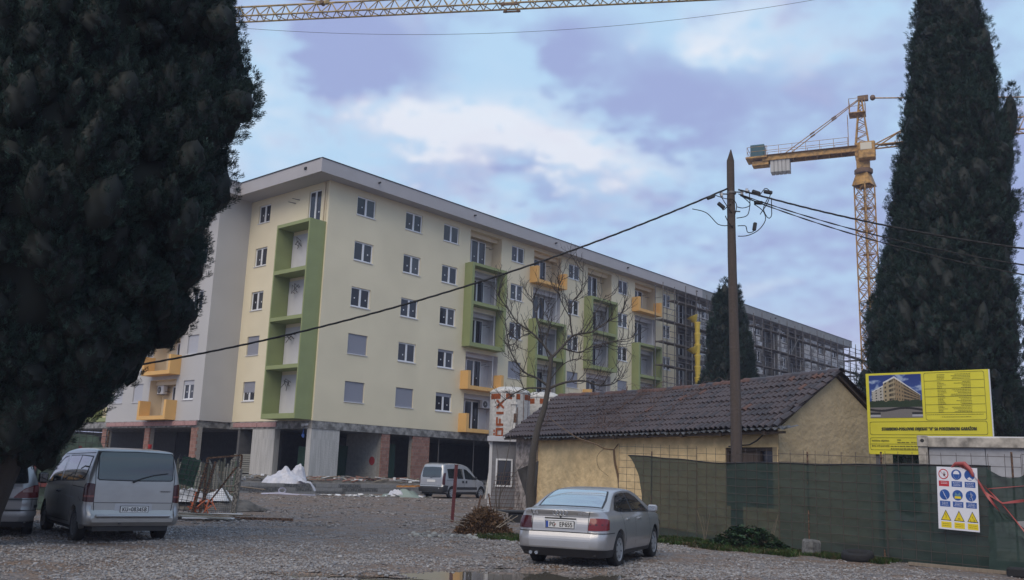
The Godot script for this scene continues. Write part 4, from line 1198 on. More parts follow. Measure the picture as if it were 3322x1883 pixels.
func picture_tex() -> ImageTexture:
	# the architect's picture printed on the hoarding
	var w := 256; var h := 210
	var im := Image.create(w, h, false, Image.FORMAT_RGB8)
	for y in h:
		for x in w:
			var fx := float(x) / w; var fy := float(y) / h
			var c := Color(0.10, 0.20, 0.50).lerp(Color(0.38, 0.52, 0.74), fy * 0.8)
			var cl := nz.get_noise_2d(fx * 3.0 + 5.0, fy * 4.0)
			if cl > 0.1: c = c.lerp(Color(0.75, 0.8, 0.88), clampf((cl - 0.1) * 2.2, 0, 0.8))
			var roof_l := 0.03 + (0.49 - fx) * 0.62 + (0.07 if fx < 0.27 else 0.0)
			var roof_r := 0.03 + (fx - 0.49) * 0.92
			var top := roof_l if fx < 0.49 else roof_r
			var bot := 0.62 + (0.02 if fx < 0.49 else (fx - 0.49) * 0.08)
			if fx > 0.04 and fx < 0.97 and fy > top and fy < bot:
				var t := (fy - top) / (bot - top)
				if t < 0.075: c = Color(0.86, 0.86, 0.86)
				else:
					c = Color(0.72, 0.70, 0.66) if fx < 0.27 else (Color(0.66, 0.60, 0.48) if fx < 0.49 else Color(0.58, 0.50, 0.38))
					var col := fmod((fx * 11.0) if fx < 0.49 else (pow((fx - 0.49) / 0.48, 0.8) * 9.0), 1.0)
					var row := fmod(t * 5.2, 1.0)
					if col > 0.3 and col < 0.62 and row > 0.35 and row < 0.8: c = Color(0.16, 0.15, 0.14)
					if (fx > 0.38 and fx < 0.47 or fx > 0.66) and row > 0.3 and row < 0.9: c = c.lerp(Color(0.2, 0.17, 0.13), 0.6)
			if fy > 0.60 + nz.get_noise_2d(fx * 9.0, 2.0) * 0.04 and fy < 0.76: c = Color(0.10, 0.17, 0.08).lerp(Color(0.2, 0.28, 0.16), nf.get_noise_2d(fx * 60.0, fy * 60.0) + 0.3)
			if fy > 0.75:
				c = Color(0.48, 0.46, 0.45)
				if absf(fy - 0.80 - sin(fx * 7.0) * 0.03) < 0.025: c = Color(0.12, 0.11, 0.12)
				if (absf(fx - 0.1) < 0.1 or absf(fx - 0.9) < 0.1) and absf(fy - 0.92) < 0.05: c = Color(0.7, 0.7, 0.72) if fy > 0.92 else Color(0.14, 0.14, 0.16)
			c = c * (0.9 + 0.12 * nf.get_noise_2d(x * 0.35, y * 0.35))
			im.set_pixel(x, y, c)
	return ImageTexture.create_from_image(im)

func make_signs() -> void:
	# yellow hoarding on two posts
	var tl := Vector3(9.86, 0, -25.0); var tr := Vector3(12.27, 0, -23.1)
	var d := (tr - tl); var w := d.length(); d /= w
	var b := thing("site_billboard", "large bright yellow construction billboard with a picture of the apartment block", "billboard", tl)
	b.basis = Basis(d, UP, d.cross(UP))
	var y0 := 2.44; var y1 := 4.63; var h := y1 - y0
	part(b, "board", MB.new().cbox(Vector3(w / 2, (y0 + y1) / 2, -0.03), Vector3(w, h, 0.05), 0.006), mat("yellow_board", lin(0.66, 0.59, 0.035), 0.5, 0, "soft", 0.4))
	for x in [0.2, w - 0.2]: part(b, "post", MB.new().box(Vector3(x, 2.25, -0.12), Vector3(0.09, 4.6, 0.09)), M["steel"])
	part(b, "edge_strip", MB.new().box(Vector3(w + 0.012, (y0 + y1) / 2, -0.03), Vector3(0.02, h, 0.07)), M["sill"])
	var X := func(px): return (px - 140.0) / 1800.0 * w
	var Y := func(py): return y1 - (py - 120.0) / 1215.0 * h
	var ink := mat("ink", lin(0.05, 0.05, 0.012), 0.6)
	var pm := StandardMaterial3D.new(); pm.albedo_texture = picture_tex(); pm.roughness = 0.5
	part(b, "picture", pic_quad(X.call(190), Y.call(795), X.call(985), Y.call(150)), pm)
	var ln := MB.new()
	for q in [[1025, 835, 1880, 140, 0.05], [175, 1045, 1880, 850, 0.05], [170, 1270, 1880, 1085, 0.05]]: frame_rect(ln, X.call(q[0]), Y.call(q[1]), X.call(q[2]), Y.call(q[3]), q[4], 0.012, 0.0025)
	for y in [262, 377, 493, 609, 725]: ln.box(Vector3((X.call(1030) + X.call(1872)) / 2, Y.call(y), 0.002), Vector3(X.call(1872) - X.call(1030), 0.007, 0.002))
	ln.box(Vector3((X.call(175) + X.call(1872)) / 2, Y.call(1180), 0.002), Vector3(X.call(1872) - X.call(175), 0.007, 0.002))
	part(b, "ruled_line", ln, ink)
	var sp := MB.new()
	for k in 5:
		var n: int = 4 if k == 0 else 5
		for i in n:
			var yy: float = Y.call(178 + k * 116 - (8 if k else 0) + i * 21.5)
			small_print(sp, X.call(1215), X.call(1215 + R(50, 130)), yy, 0.016, 0.0025)
			small_print(sp, X.call(1690 - R(110, 300)), X.call(1690), yy, 0.016, 0.0025)
	small_print(sp, X.call(1045), X.call(1840), Y.call(758), 0.016, 0.0025); small_print(sp, X.call(1255), X.call(1670), Y.call(792), 0.016, 0.0025)
	small_print(sp, X.call(480), X.call(1500), Y.call(1222), 0.03, 0.0025); small_print(sp, X.call(480), X.call(1300), Y.call(1258), 0.03, 0.0025)
	small_print(sp, X.call(585), X.call(760), Y.call(1165), 0.03, 0.0025); small_print(sp, X.call(585), X.call(640), Y.call(1128), 0.03, 0.0025); small_print(sp, X.call(790), X.call(1000), Y.call(1165), 0.03, 0.0025)
	part(b, "small_print", sp, ink)
	put_text(b, "title", "STAMBENO-POSLOVNI OBJEKAT \"A\" SA PODZEMNOM GARAŽOM", Vector3(X.call(1045), Y.call(960), 0.003), 0.125, X.call(1730) - X.call(360), ink, 900)
	put_text(b, "caption", "Veličina objekta:", Vector3(X.call(330), Y.call(1132), 0.003), 0.06, X.call(465) - X.call(195), ink, 700)
	put_text(b, "caption", "Broj urb.parcele:", Vector3(X.call(330), Y.call(1208), 0.003), 0.06, X.call(465) - X.call(195), ink, 700)
	# site container
	var c := thing("site_container", "grey white site office container with a dirty cream frame behind the mesh fence", "container", Vector3(9.25, 0, -20.6))
	var cd := Vector3(0.863, 0, 0.505).normalized()
	c.basis = Basis(cd, UP, cd.cross(UP))
	var cw := mat("container_white", lin(0.50, 0.455, 0.40), 0.7, 0, "stain", 0.5); var cp := mat("container_panel", lin(0.40, 0.405, 0.44), 0.6, 0, "mottle", 0.4)
	part(c, "roof_rail", MB.new().cbox(Vector3(3.0, 2.60, -0.09), Vector3(5.7, 0.22, 0.18), 0.012), cw)
	part(c, "floor_rail", MB.new().cbox(Vector3(3.0, 0.24, -0.09), Vector3(5.7, 0.22, 0.18), 0.012), cw)
	for x in [0.085, 5.97]: part(c, "corner_post", MB.new().cbox(Vector3(x, 1.42, -0.09), Vector3(0.19, 2.58, 0.21), 0.01), cw)
	for x in [0.085, 5.97]:
		var cc := part(c, "corner_casting", MB.new().cbox(Vector3(x, 2.62, -0.08), Vector3(0.215, 0.25, 0.26), 0.012), cw)
		part(cc, "casting_hole", MB.new().lathe(Vector3(x, 2.63, 0.051), Vector3(0, 0, 1), [[0.042, 0.0], [0.035, 0.002], [0.0, 0.002]], 12), M["black"])
	for i in 5: part(c, "wall_panel", MB.new().cbox(Vector3(0.19 + 0.57 + i * 1.13, 1.42, -0.12), Vector3(1.12, 2.2, 0.06), 0.006), cp)
	part(c, "shell", MB.new().box(Vector3(3.03, 1.42, -1.3), Vector3(5.9, 2.5, 2.2)), cp)
	part(c, "roof_sheet", MB.new().box(Vector3(3.03, 2.72, -1.22), Vector3(5.85, 0.03, 2.35)), mat("roof_bright", lin(0.6, 0.6, 0.62), 0.5))
	# safety sign tied to the mesh
	var s0 := 9.22; var sw := 0.84; var sy0 := 0.78; var sh := 1.26
	var sg := thing("safety_sign", "white safety notice with nine prohibition, helmet and warning pictograms on the netting", "safety sign", fp(s0, 0.0, 0.13))
	sg.basis = Basis(F_D, UP, F_D.cross(UP)).rotated(Vector3(F_D.cross(UP)), -0.025)
	var wh := mat("sign_white", lin(0.74, 0.74, 0.80), 0.45); var bluem := mat("sign_blue", lin(0.025, 0.09, 0.33), 0.45); var redm := mat("sign_red", lin(0.52, 0.03, 0.04), 0.45); var yel := mat("sign_yellow", lin(0.78, 0.60, 0.02), 0.45); var blk := mat("sign_black", lin(0.02, 0.02, 0.022), 0.5)
	part(sg, "plate", MB.new().cbox(Vector3(sw / 2, sy0 + sh / 2, 0), Vector3(sw, sh, 0.006), 0.002), wh)
	var SX := func(px): return (px - 165.0) / 850.0 * sw
	var SY := func(py): return sy0 + sh - (py - 120.0) / 1215.0 * sh
	var disc := func(cx, cy, r, z): return MB.new().lathe(Vector3(SX.call(cx), SY.call(cy), z), Vector3(0, 0, 1), [[r, 0.0], [0.0, 0.0004]], 28)
	var rect := func(x0, yA, x1, yB, z): return MB.new().box(Vector3((SX.call(x0) + SX.call(x1)) / 2, (SY.call(yA) + SY.call(yB)) / 2, z), Vector3(SX.call(x1) - SX.call(x0), SY.call(yA) - SY.call(yB), 0.0016))
	var z := 0.0042
	var grid := [310, 582, 855]
	for i in 3:
		for j in 2:
			var cx: float = grid[i] + j * 12; var cy: float = [262, 662][j]
			var m: Material = redm if i == 0 and j == 0 else bluem
			var pg := part(sg, "pictogram", disc.call(cx, cy, 0.106, z), m)
			if i == 0 and j == 0:
				part(pg, "symbol", disc.call(cx, cy, 0.086, z + 0.001), wh)
				part(pg, "symbol", MB.new().beam(Vector3(SX.call(cx) - 0.07, SY.call(cy) + 0.07, z + 0.002), Vector3(SX.call(cx) + 0.07, SY.call(cy) - 0.07, z + 0.002), 0.001, 0.018, Vector3(0, 0, 1)), redm)
				var hd := MB.new().box(Vector3(SX.call(cx + 18), SY.call(cy + 15), z + 0.0022), Vector3(0.036, 0.045, 0.001))
				for f in 4: hd.beam(Vector3(SX.call(cx + 6 + f * 9), SY.call(cy - 8), z + 0.0022), Vector3(SX.call(cx + 4 + f * 13), SY.call(cy - 50), z + 0.0022), 0.001, 0.007, Vector3(0, 0, 1))
				hd.beam(Vector3(SX.call(cx + 33), SY.call(cy + 20), z + 0.0022), Vector3(SX.call(cx + 60), SY.call(cy - 8), z + 0.0022), 0.001, 0.008, Vector3(0, 0, 1))
				part(pg, "symbol", hd, blk)
			elif i == 1 and j == 0:
				var hm := MB.new(); var pts := []
				for a in 13: pts.append(Vector2(SX.call(cx) + cos(PI * a / 12) * 0.064, SY.call(cy - 8) + sin(PI * a / 12) * 0.072))
				hm.prism(pts, Transform3D(Basis(), Vector3(0, 0, z)), 0.0015)
				part(pg, "symbol", hm, wh)
				var jw := MB.new()
				for a in 12: jw.beam(Vector3(SX.call(cx) + cos(PI + PI * a / 12) * 0.058, SY.call(cy + 5) + sin(PI + PI * a / 12) * 0.085, z + 0.0014), Vector3(SX.call(cx) + cos(PI + PI * (a + 1) / 12) * 0.058, SY.call(cy + 5) + sin(PI + PI * (a + 1) / 12) * 0.085, z + 0.0014), 0.001, 0.006, Vector3(0, 0, 1))
				part(pg, "symbol", jw, wh)
			elif i == 2 and j == 0:
				part(pg, "symbol", MB.new().prism([Vector2(SX.call(805), SY.call(330)), Vector2(SX.call(850), SY.call(300)), Vector2(SX.call(920), SY.call(345)), Vector2(SX.call(830), SY.call(355))], Transform3D(Basis(), Vector3(0, 0, z)), 0.0015), wh)
			elif i == 0:
				var gl := MB.new().beam(Vector3(SX.call(cx - 40), SY.call(cy - 70), z + 0.0014), Vector3(SX.call(cx - 15), SY.call(cy - 35), z + 0.0014), 0.001, 0.03, Vector3(0, 0, 1)).beam(Vector3(SX.call(cx - 18), SY.call(cy - 40), z + 0.0016), Vector3(SX.call(cx + 20), SY.call(cy + 35), z + 0.0016), 0.001, 0.045, Vector3(0, 0, 1)).beam(Vector3(SX.call(cx + 22), SY.call(cy + 38), z + 0.0018), Vector3(SX.call(cx + 50), SY.call(cy + 85), z + 0.0018), 0.001, 0.032, Vector3(0, 0, 1))
				part(pg, "symbol", gl, wh)
			elif i == 1:
				part(pg, "symbol", rect.call(cx - 62, cy + 20, cx + 70, cy + 65, z + 0.001), yel)
				part(pg, "symbol", MB.new().prism([Vector2(SX.call(cx - 60), SY.call(cy + 10)), Vector2(SX.call(cx - 45), SY.call(cy - 60)), Vector2(SX.call(cx), SY.call(cy - 10)), Vector2(SX.call(cx + 50), SY.call(cy - 60)), Vector2(SX.call(cx + 62), SY.call(cy + 10))], Transform3D(Basis(), Vector3(0, 0, z)), 0.0015), mat("sign_teal", lin(0.12, 0.25, 0.30), 0.5))
			else:
				var mn := MB.new()
				for q in [[5, -70, 8, -45, 0.03], [8, -45, 12, 10, 0.042], [-60, -25, 10, -35, 0.018], [25, -40, 45, 0, 0.018], [10, 10, -25, 45, 0.024], [-25, 45, -10, 80, 0.02], [15, 10, 40, 90, 0.026]]: mn.beam(Vector3(SX.call(cx + q[0]), SY.call(cy + q[1]), z + 0.0014 + q[4] * 0.01), Vector3(SX.call(cx + q[2]), SY.call(cy + q[3]), z + 0.0014 + q[4] * 0.01), 0.001, q[4], Vector3(0, 0, 1))
				part(pg, "symbol", mn, wh)
			var lb := part(sg, "label_panel", rect.call(cx - 105, [392, 785][j], cx + 112, [500, 895][j], z), m)
			var tp := MB.new()
			for r in (2 if m == redm else 3): small_print(tp, SX.call(cx - 75 + R(-10, 20)), SX.call(cx + 85 - R(-5, 20)), SY.call([392, 785][j] + 32 + r * 27), 0.012, z + 0.0015)
			part(lb, "small_print", tp, wh)
	for i in 3:
		var cx: float = 332 + i * 275
		var a := Vector2(SX.call(cx), SY.call(955)); var b2 := Vector2(SX.call(cx - 108), SY.call(1160)); var c2 := Vector2(SX.call(cx + 112), SY.call(1162))
		var pg := part(sg, "pictogram", MB.new().prism([a, b2, c2], Transform3D(Basis(), Vector3(0, 0, z - 0.001)), 0.0016), blk)
		var ctr := (a + b2 + c2) / 3
		part(pg, "symbol", MB.new().prism([ctr + (a - ctr) * 0.82, ctr + (b2 - ctr) * 0.82, ctr + (c2 - ctr) * 0.82], Transform3D(Basis(), Vector3(0, 0, z)), 0.0016), yel)
		var sy := MB.new(); var zz := z + 0.0022
		var seg: Array = [[[8, 1010, -12, 1055, 0.016], [-12, 1055, 14, 1060, 0.012], [14, 1060, 2, 1120, 0.012]], [[3, 1010, 3, 1080, 0.005], [-20, 1100, 28, 1112, 0.036]], [[-35, 1100, -35, 1150, 0.018], [-40, 1148, 60, 1148, 0.018], [20, 1105, 58, 1125, 0.03], [-10, 1050, 20, 1085, 0.014], [-12, 1060, 10, 1050, 0.01]]][i]
		for q in seg: sy.beam(Vector3(SX.call(cx + q[0]), SY.call(q[1]), zz), Vector3(SX.call(cx + q[2]), SY.call(q[3]), zz), 0.001, q[4], Vector3(0, 0, 1))
		part(pg, "symbol", sy, blk)
		var lb := part(sg, "label_panel", rect.call(cx - 103, 1185, cx + 112, 1300, z), yel)
		var tp := MB.new()
		for r in 2: small_print(tp, SX.call(cx - 75), SX.call(cx + 85), SY.call(1232 + r * 36), 0.012, z + 0.0015)
		part(lb, "small_print", tp, mat("sign_ink", lin(0.1, 0.08, 0.01), 0.6))

func pic_quad(x0: float, y0: float, x1: float, y1: float) -> MB:
	var mb := MB.new()
	mb.quaduv(Vector3(x0, y0, 0.002), Vector3(x1, y0, 0.002), Vector3(x1, y1, 0.002), Vector3(x0, y1, 0.002))
	return mb

func put_text(parent: Node, called: String, s: String, at: Vector3, h: float, width: float, m: Material, weight := 400, B := Basis(), font := "Droid Sans") -> void:
	# lettering centred at a point, squeezed or stretched to a width
	var t := text(s, h, 0.002, font, weight)
	var bb := t.get_aabb()
	var k := width / maxf(bb.size.x, 0.001) if width > 0.0 else 1.0
	var ky := h / maxf(bb.size.y, 0.001)
	part(parent, called, t, m, Transform3D(B * Basis().scaled(Vector3(k, ky, 1.0)), at))
	if weight > 800:
		for dx in [-0.006, 0.006]: part(parent, called, t, m, Transform3D(B * Basis().scaled(Vector3(k, ky, 1.0)), at + Vector3(dx, dx * 0.6, -0.0003)))

# ---------------------------------------------------------------- vehicles
# a car's own numbers: x forward from the rear axle, y left, z up
func c3(x: float, y: float, z: float) -> Vector3: return Vector3(-y, z, -x)

func car_half(S: Dictionary, x: float, z: float) -> float:
	var b := smooth(S.W, z) * smooth(S.plan, x)
	var dr := x - smooth(S.rear, z); var df := smooth(S.front, z) - x
	if dr < S.rc: b -= S.rc * (1.0 - sqrt(maxf(0.0, 1.0 - pow(1.0 - maxf(dr, 0.0) / S.rc, 2.0))))
	if df < S.fc: b -= S.fc * (1.0 - sqrt(maxf(0.0, 1.0 - pow(1.0 - maxf(df, 0.0) / S.fc, 2.0))))
	return b

func car_x(S: Dictionary, xn: float, z: float) -> float:
	var r0 := smooth(S.rear, S.zn); var f0 := smooth(S.front, S.zn)
	var t := (xn - r0) / (f0 - r0)
	var a := smooth(S.rear, z); var b := smooth(S.front, z)
	# the ends keep their own profile, the middle stays put
	return xn + (a - r0) * pow(clampf(1.0 - t * 3.0, 0, 1), 1.0) + (b - f0) * clampf(t * 3.0 - 2.0, 0, 1)

func car_top(S: Dictionary, xn: float, k: float) -> Vector2:
	# (y, z) on the roof curve; k from 0 at the edge to 1 in the middle
	var T := smooth(S.top, xn); var rr := smooth(S.edge, xn)
	var hw := car_half(S, car_x(S, xn, T - rr), T - rr)
	var a := k * PI / 2
	return Vector2(hw * pow(maxf(cos(a), 0.0), 0.62), T - rr + rr * pow(sin(a), 0.62))

func car_body(S: Dictionary) -> MB:
	var xs := []
	var r0 := smooth(S.rear, S.zn); var f0 := smooth(S.front, S.zn)
	for q in [0.0, 0.12, 0.3, 0.55, 0.8, 1.0]: xs.append(r0 + S.rc * q)
	var x: float = r0 + S.rc + 0.04
	while x < f0 - S.fc - 0.02:
		xs.append(x)
		var arch: bool = absf(x) < 0.42 or absf(x - S.wb) < 0.42
		x += 0.024 if arch else 0.06
	for q in [1.0, 0.8, 0.55, 0.3, 0.12, 0.0]: xs.append(f0 - S.fc * q)
	var rows := []
	for xn in xs:
		var zl := smooth(S.sill, xn)
		for c in [0.0, S.wb]:
			var d: float = xn - c
			if absf(d) < S.arch: zl = maxf(zl, S.wr + sqrt(S.arch * S.arch - d * d) * 1.03)
		var T := smooth(S.top, xn); var rr := smooth(S.edge, xn)
		var ze := T - rr
		var L := PackedVector3Array()
		var lip := car_half(S, car_x(S, xn, zl), zl)
		L.append(c3(car_x(S, xn, zl), lip - 0.09, zl + 0.01))
		for i in 19:
			var z := lerpf(zl, ze, i / 18.0)
			L.append(c3(car_x(S, xn, z), car_half(S, car_x(S, xn, z), z), z))
		var n := 9
		for i in range(1, n + 1):
			var p := car_top(S, xn, float(i) / n)
			L.append(c3(car_x(S, xn, p.y), p.x, p.y))
		var row := PackedVector3Array(L)
		for i in range(L.size() - 2, -1, -1): row.append(Vector3(-L[i].x, L[i].y, L[i].z))
		rows.append(row)
	var mb := MB.new().grid(rows)
	for e in [0, rows.size() - 1]:
		var row: PackedVector3Array = rows[e]; var k := row.size()
		for i in range(1, k / 2):
			var a := row[i]; var b := row[k - 1 - i]; var c := row[k - 2 - i]; var d := row[i + 1]
			if e == 0: mb.quad(a, b, c, d)
			else: mb.quad(b, a, d, c)
	return mb

func strip(cols: Array, fn: Callable, flip := false, nr := 6, sub := 3) -> MB:
	# a patch lying on the body: columns [a, low, high]
	var P := []
	var cs := []
	for i in cols.size() - 1:
		for k in sub: cs.append([lerpf(cols[i][0], cols[i + 1][0], k / float(sub)), lerpf(cols[i][1], cols[i + 1][1], k / float(sub)), lerpf(cols[i][2], cols[i + 1][2], k / float(sub))])
	cs.append(cols[-1])
	for c in cs:
		var row := PackedVector3Array()
		for j in nr + 1: row.append(fn.call(c[0], lerpf(c[1], c[2], j / float(nr))))
		P.append(row)
	if flip: P.reverse()
	return MB.new().grid(P)

func side_fn(S: Dictionary, sg: float, off: float) -> Callable:
	return func(x, z): return c3(x, sg * (car_half(S, x, z) + off), z)

func rear_fn(S: Dictionary, sg: float, off: float) -> Callable:
	# d: distance from the middle of the tail, going on round the corner along the side
	return func(d, z):
		var x0 := smooth(S.rear, z)
		var rc: float = S.rc
		var yc: float = smooth(S.W, z) * smooth(S.plan, x0 + rc) - rc
		if d <= yc: return c3(x0 - off, sg * d, z)
		var arc := rc * PI / 2
		if d < yc + arc:
			var a: float = (d - yc) / rc
			return c3(x0 + rc - (rc + off) * cos(a), sg * (yc + (rc + off) * sin(a)), z)
		var x: float = x0 + rc + (d - yc - arc)
		return c3(x, sg * (car_half(S, x, z) + off), z)

func top_fn(S: Dictionary, off: float) -> Callable:
	# a = nominal x, v = y across
	return func(a, v):
		var best := 0.0
		var lo := 0.0; var hi := 1.0
		for i in 14:
			var m := (lo + hi) / 2
			if car_top(S, a, m).x > absf(v): lo = m
			else: hi = m
		var p := car_top(S, a, (lo + hi) / 2)
		var sl := (smooth(S.top, a + 0.02) - smooth(S.top, a - 0.02)) / 0.04
		var n := Vector2(-sl, 1.0).normalized() * off
		return c3(car_x(S, a, p.y) + n.x, v, p.y + n.y)

func wheel(car: Node3D, x: float, y: float, r: float, w: float, rim_m: Material, slots: int, slot_m: Material) -> void:
	var sg := signf(y)
	var ax := Vector3(-sg, 0, 0)
	var tr := MB.new().lathe(Vector3.ZERO, ax, [[r * 0.6, -w / 2], [r * 0.9, -w / 2], [r * 0.985, -w * 0.4], [r, -w * 0.25], [r, w * 0.25], [r * 0.985, w * 0.4], [r * 0.9, w / 2], [r * 0.68, w / 2 - 0.004], [r * 0.64, w / 2 - 0.03], [0.02, w / 2 - 0.05]], 36)
	var o := part(car, "wheel", tr, M["rubber"], Transform3D(Basis(), c3(x, y - sg * w / 2, r)))
	var R_ := r * 0.665
	part(o, "rim", MB.new().lathe(Vector3.ZERO, ax, [[R_, w / 2 - 0.03], [R_, w / 2 - 0.004], [R_ * 0.93, w / 2 - 0.006], [R_ * 0.88, w / 2 - 0.024], [R_ * 0.4, w / 2 - 0.012], [R_ * 0.22, w / 2 - 0.006], [R_ * 0.2, w / 2 - 0.014], [0.0, w / 2 - 0.014]], 32), rim_m)
	var sm := MB.new()
	for i in slots:
		var a := TAU * i / slots
		var d := Vector3(0, cos(a), sin(a)); var t := ax.cross(d)
		var pts := []
		for k in 12: pts.append(Vector2(cos(TAU * k / 12) * R_ * 0.085, R_ * 0.62 + sin(TAU * k / 12) * R_ * 0.23))
		sm.prism(pts, Transform3D(Basis(t, d, t.cross(d)), ax * (w / 2 - 0.019) - t.cross(d) * 0.004), 0.008)
	part(o, "rim_slots", sm, slot_m)

func car_common(car: Node3D, S: Dictionary, paint: Material) -> void:
	part(car, "body", car_body(S), paint)
	var ub := MB.new()
	var hw := smooth(S.W, 0.5) - 0.2
	var r0 := smooth(S.rear, 0.4); var f0 := smooth(S.front, 0.4)
	ub.box(c3((r0 + f0) / 2, 0, 0.40), Vector3(hw * 2, 0.34, f0 - r0 - 0.2))
	ub.box(c3((S.wb) / 2, 0, 0.30), Vector3(hw * 2 + 0.3, 0.16, S.wb - 2 * S.arch - 0.02))
	for c in [0.0, S.wb]:
		for sg in [1.0, -1.0]:
			var P := []
			var rim := []
			for q in [hw + 0.0, smooth(S.W, 0.6) - 0.035]:
				var row := PackedVector3Array()
				for i in 15:
					var a := PI * i / 14
					row.append(c3(c + cos(a) * (S.arch + 0.008), sg * q, S.wr + sin(a) * (S.arch + 0.008) * 1.03))
				P.append(row)
			ub.grid(P)
			P.reverse(); ub.grid(P)
		ub.box(c3(c, 0, S.wr), Vector3(hw * 2 - 0.1, 0.1, 0.1))
	part(car, "underbody", ub, M["black"])

func seam(S: Dictionary, sg: float, pts: Array, w: float, fn: Callable) -> MB:
	# a dark joint line on the body along (a, z) points
	var P := []
	for i in pts.size():
		var a: Array = pts[maxi(i - 1, 0)]; var b: Array = pts[mini(i + 1, pts.size() - 1)]
		var d := Vector2(b[0] - a[0], b[1] - a[1]).normalized() * w / 2
		var row := PackedVector3Array()
		row.append(fn.call(pts[i][0] - d.y, pts[i][1] + d.x)); row.append(fn.call(pts[i][0] + d.y, pts[i][1] - d.x))
		P.append(row)
	var Q := P.duplicate(); Q.reverse()
	return MB.new().grid(P).grid(Q)

func joints(S: Dictionary, list: Array) -> MB:
	var mb := MB.new()
	for q in list:
		var s: MB = seam(S, q[0], q[1], q[2], q[3])
		mb.v.append_array(s.v); mb.n.append_array(s.n)
	return mb

func densify(p: Array, k := 6) -> Array:
	var o := []
	for i in p.size() - 1:
		for j in k: o.append([lerpf(p[i][0], p[i + 1][0], j / float(k)), lerpf(p[i][1], p[i + 1][1], j / float(k))])
	o.append(p[-1])
	return o

func plate(car: Node3D, txt: String, x: float, z: float, tilt: float, blue: bool, plate_y := 0.0) -> void:
	var B := Basis(Vector3.RIGHT, tilt)
	var at := c3(x, plate_y, z)
	var p := part(car, "number_plate", MB.new().cbox(Vector3.ZERO, Vector3(0.53, 0.118, 0.012), 0.003), mat("plate_white", lin(0.66, 0.66, 0.66), 0.45), Transform3D(B, at))
	part(p, "plate_border", MB.new().box(Vector3(0, 0, -0.003), Vector3(0.55, 0.138, 0.008)), M["black"])
	if blue: part(p, "country_band", MB.new().box(Vector3(-0.238, 0, 0.0065), Vector3(0.045, 0.11, 0.002)), mat("plate_blue", lin(0.03, 0.08, 0.36), 0.4))
	put_text(p, "plate_lettering", txt, Vector3(0.022 if blue else 0.0, 0.0, 0.0075), 0.083, 0.43 if blue else 0.47, M["black"], 700)

func glass_mats() -> void:
	var g := mat("car_glass", lin(0.022, 0.027, 0.030), 0.03); g.metallic_specular = 0.9; g.clearcoat_enabled = true; g.clearcoat = 0.6; g.clearcoat_roughness = 0.02
	var g2 := mat("rear_glass_tilted", lin(0.42, 0.47, 0.50), 0.03, 0.75); g2.metallic_specular = 1.0; g2.clearcoat_enabled = true; g2.clearcoat = 1.0; g2.clearcoat_roughness = 0.02
	for q in [["silver_blue", lin(0.42, 0.42, 0.435)], ["silver_warm", lin(0.40, 0.395, 0.385)], ["silver_dull", lin(0.36, 0.37, 0.385)], ["silver_light", lin(0.45, 0.46, 0.48)]]:
		var p := mat(q[0], q[1], 0.36, 0.55, "soft", 0.6)
		p.clearcoat_enabled = true; p.clearcoat = 0.6; p.clearcoat_roughness = 0.12
	var l := mat("lamp_red", lin(0.15, 0.004, 0.008), 0.15); l.clearcoat_enabled = true; l.clearcoat = 0.3
	var l2 := mat("lamp_dark", lin(0.05, 0.006, 0.01), 0.15); l2.clearcoat_enabled = true; l2.clearcoat = 0.3
	mat("lamp_pale", lin(0.40, 0.24, 0.23), 0.15)
	mat("wheel_cover", lin(0.36, 0.37, 0.39), 0.4, 0.4)
	mat("chrome", lin(0.55, 0.56, 0.58), 0.2, 0.9)
	mat("seam", lin(0.03, 0.03, 0.033), 0.7)
	mat("trim", lin(0.025, 0.026, 0.03), 0.6)

func make_cars() -> void:
	glass_mats()
	make_saloon(); make_van(); make_people_carrier(); make_small_van()

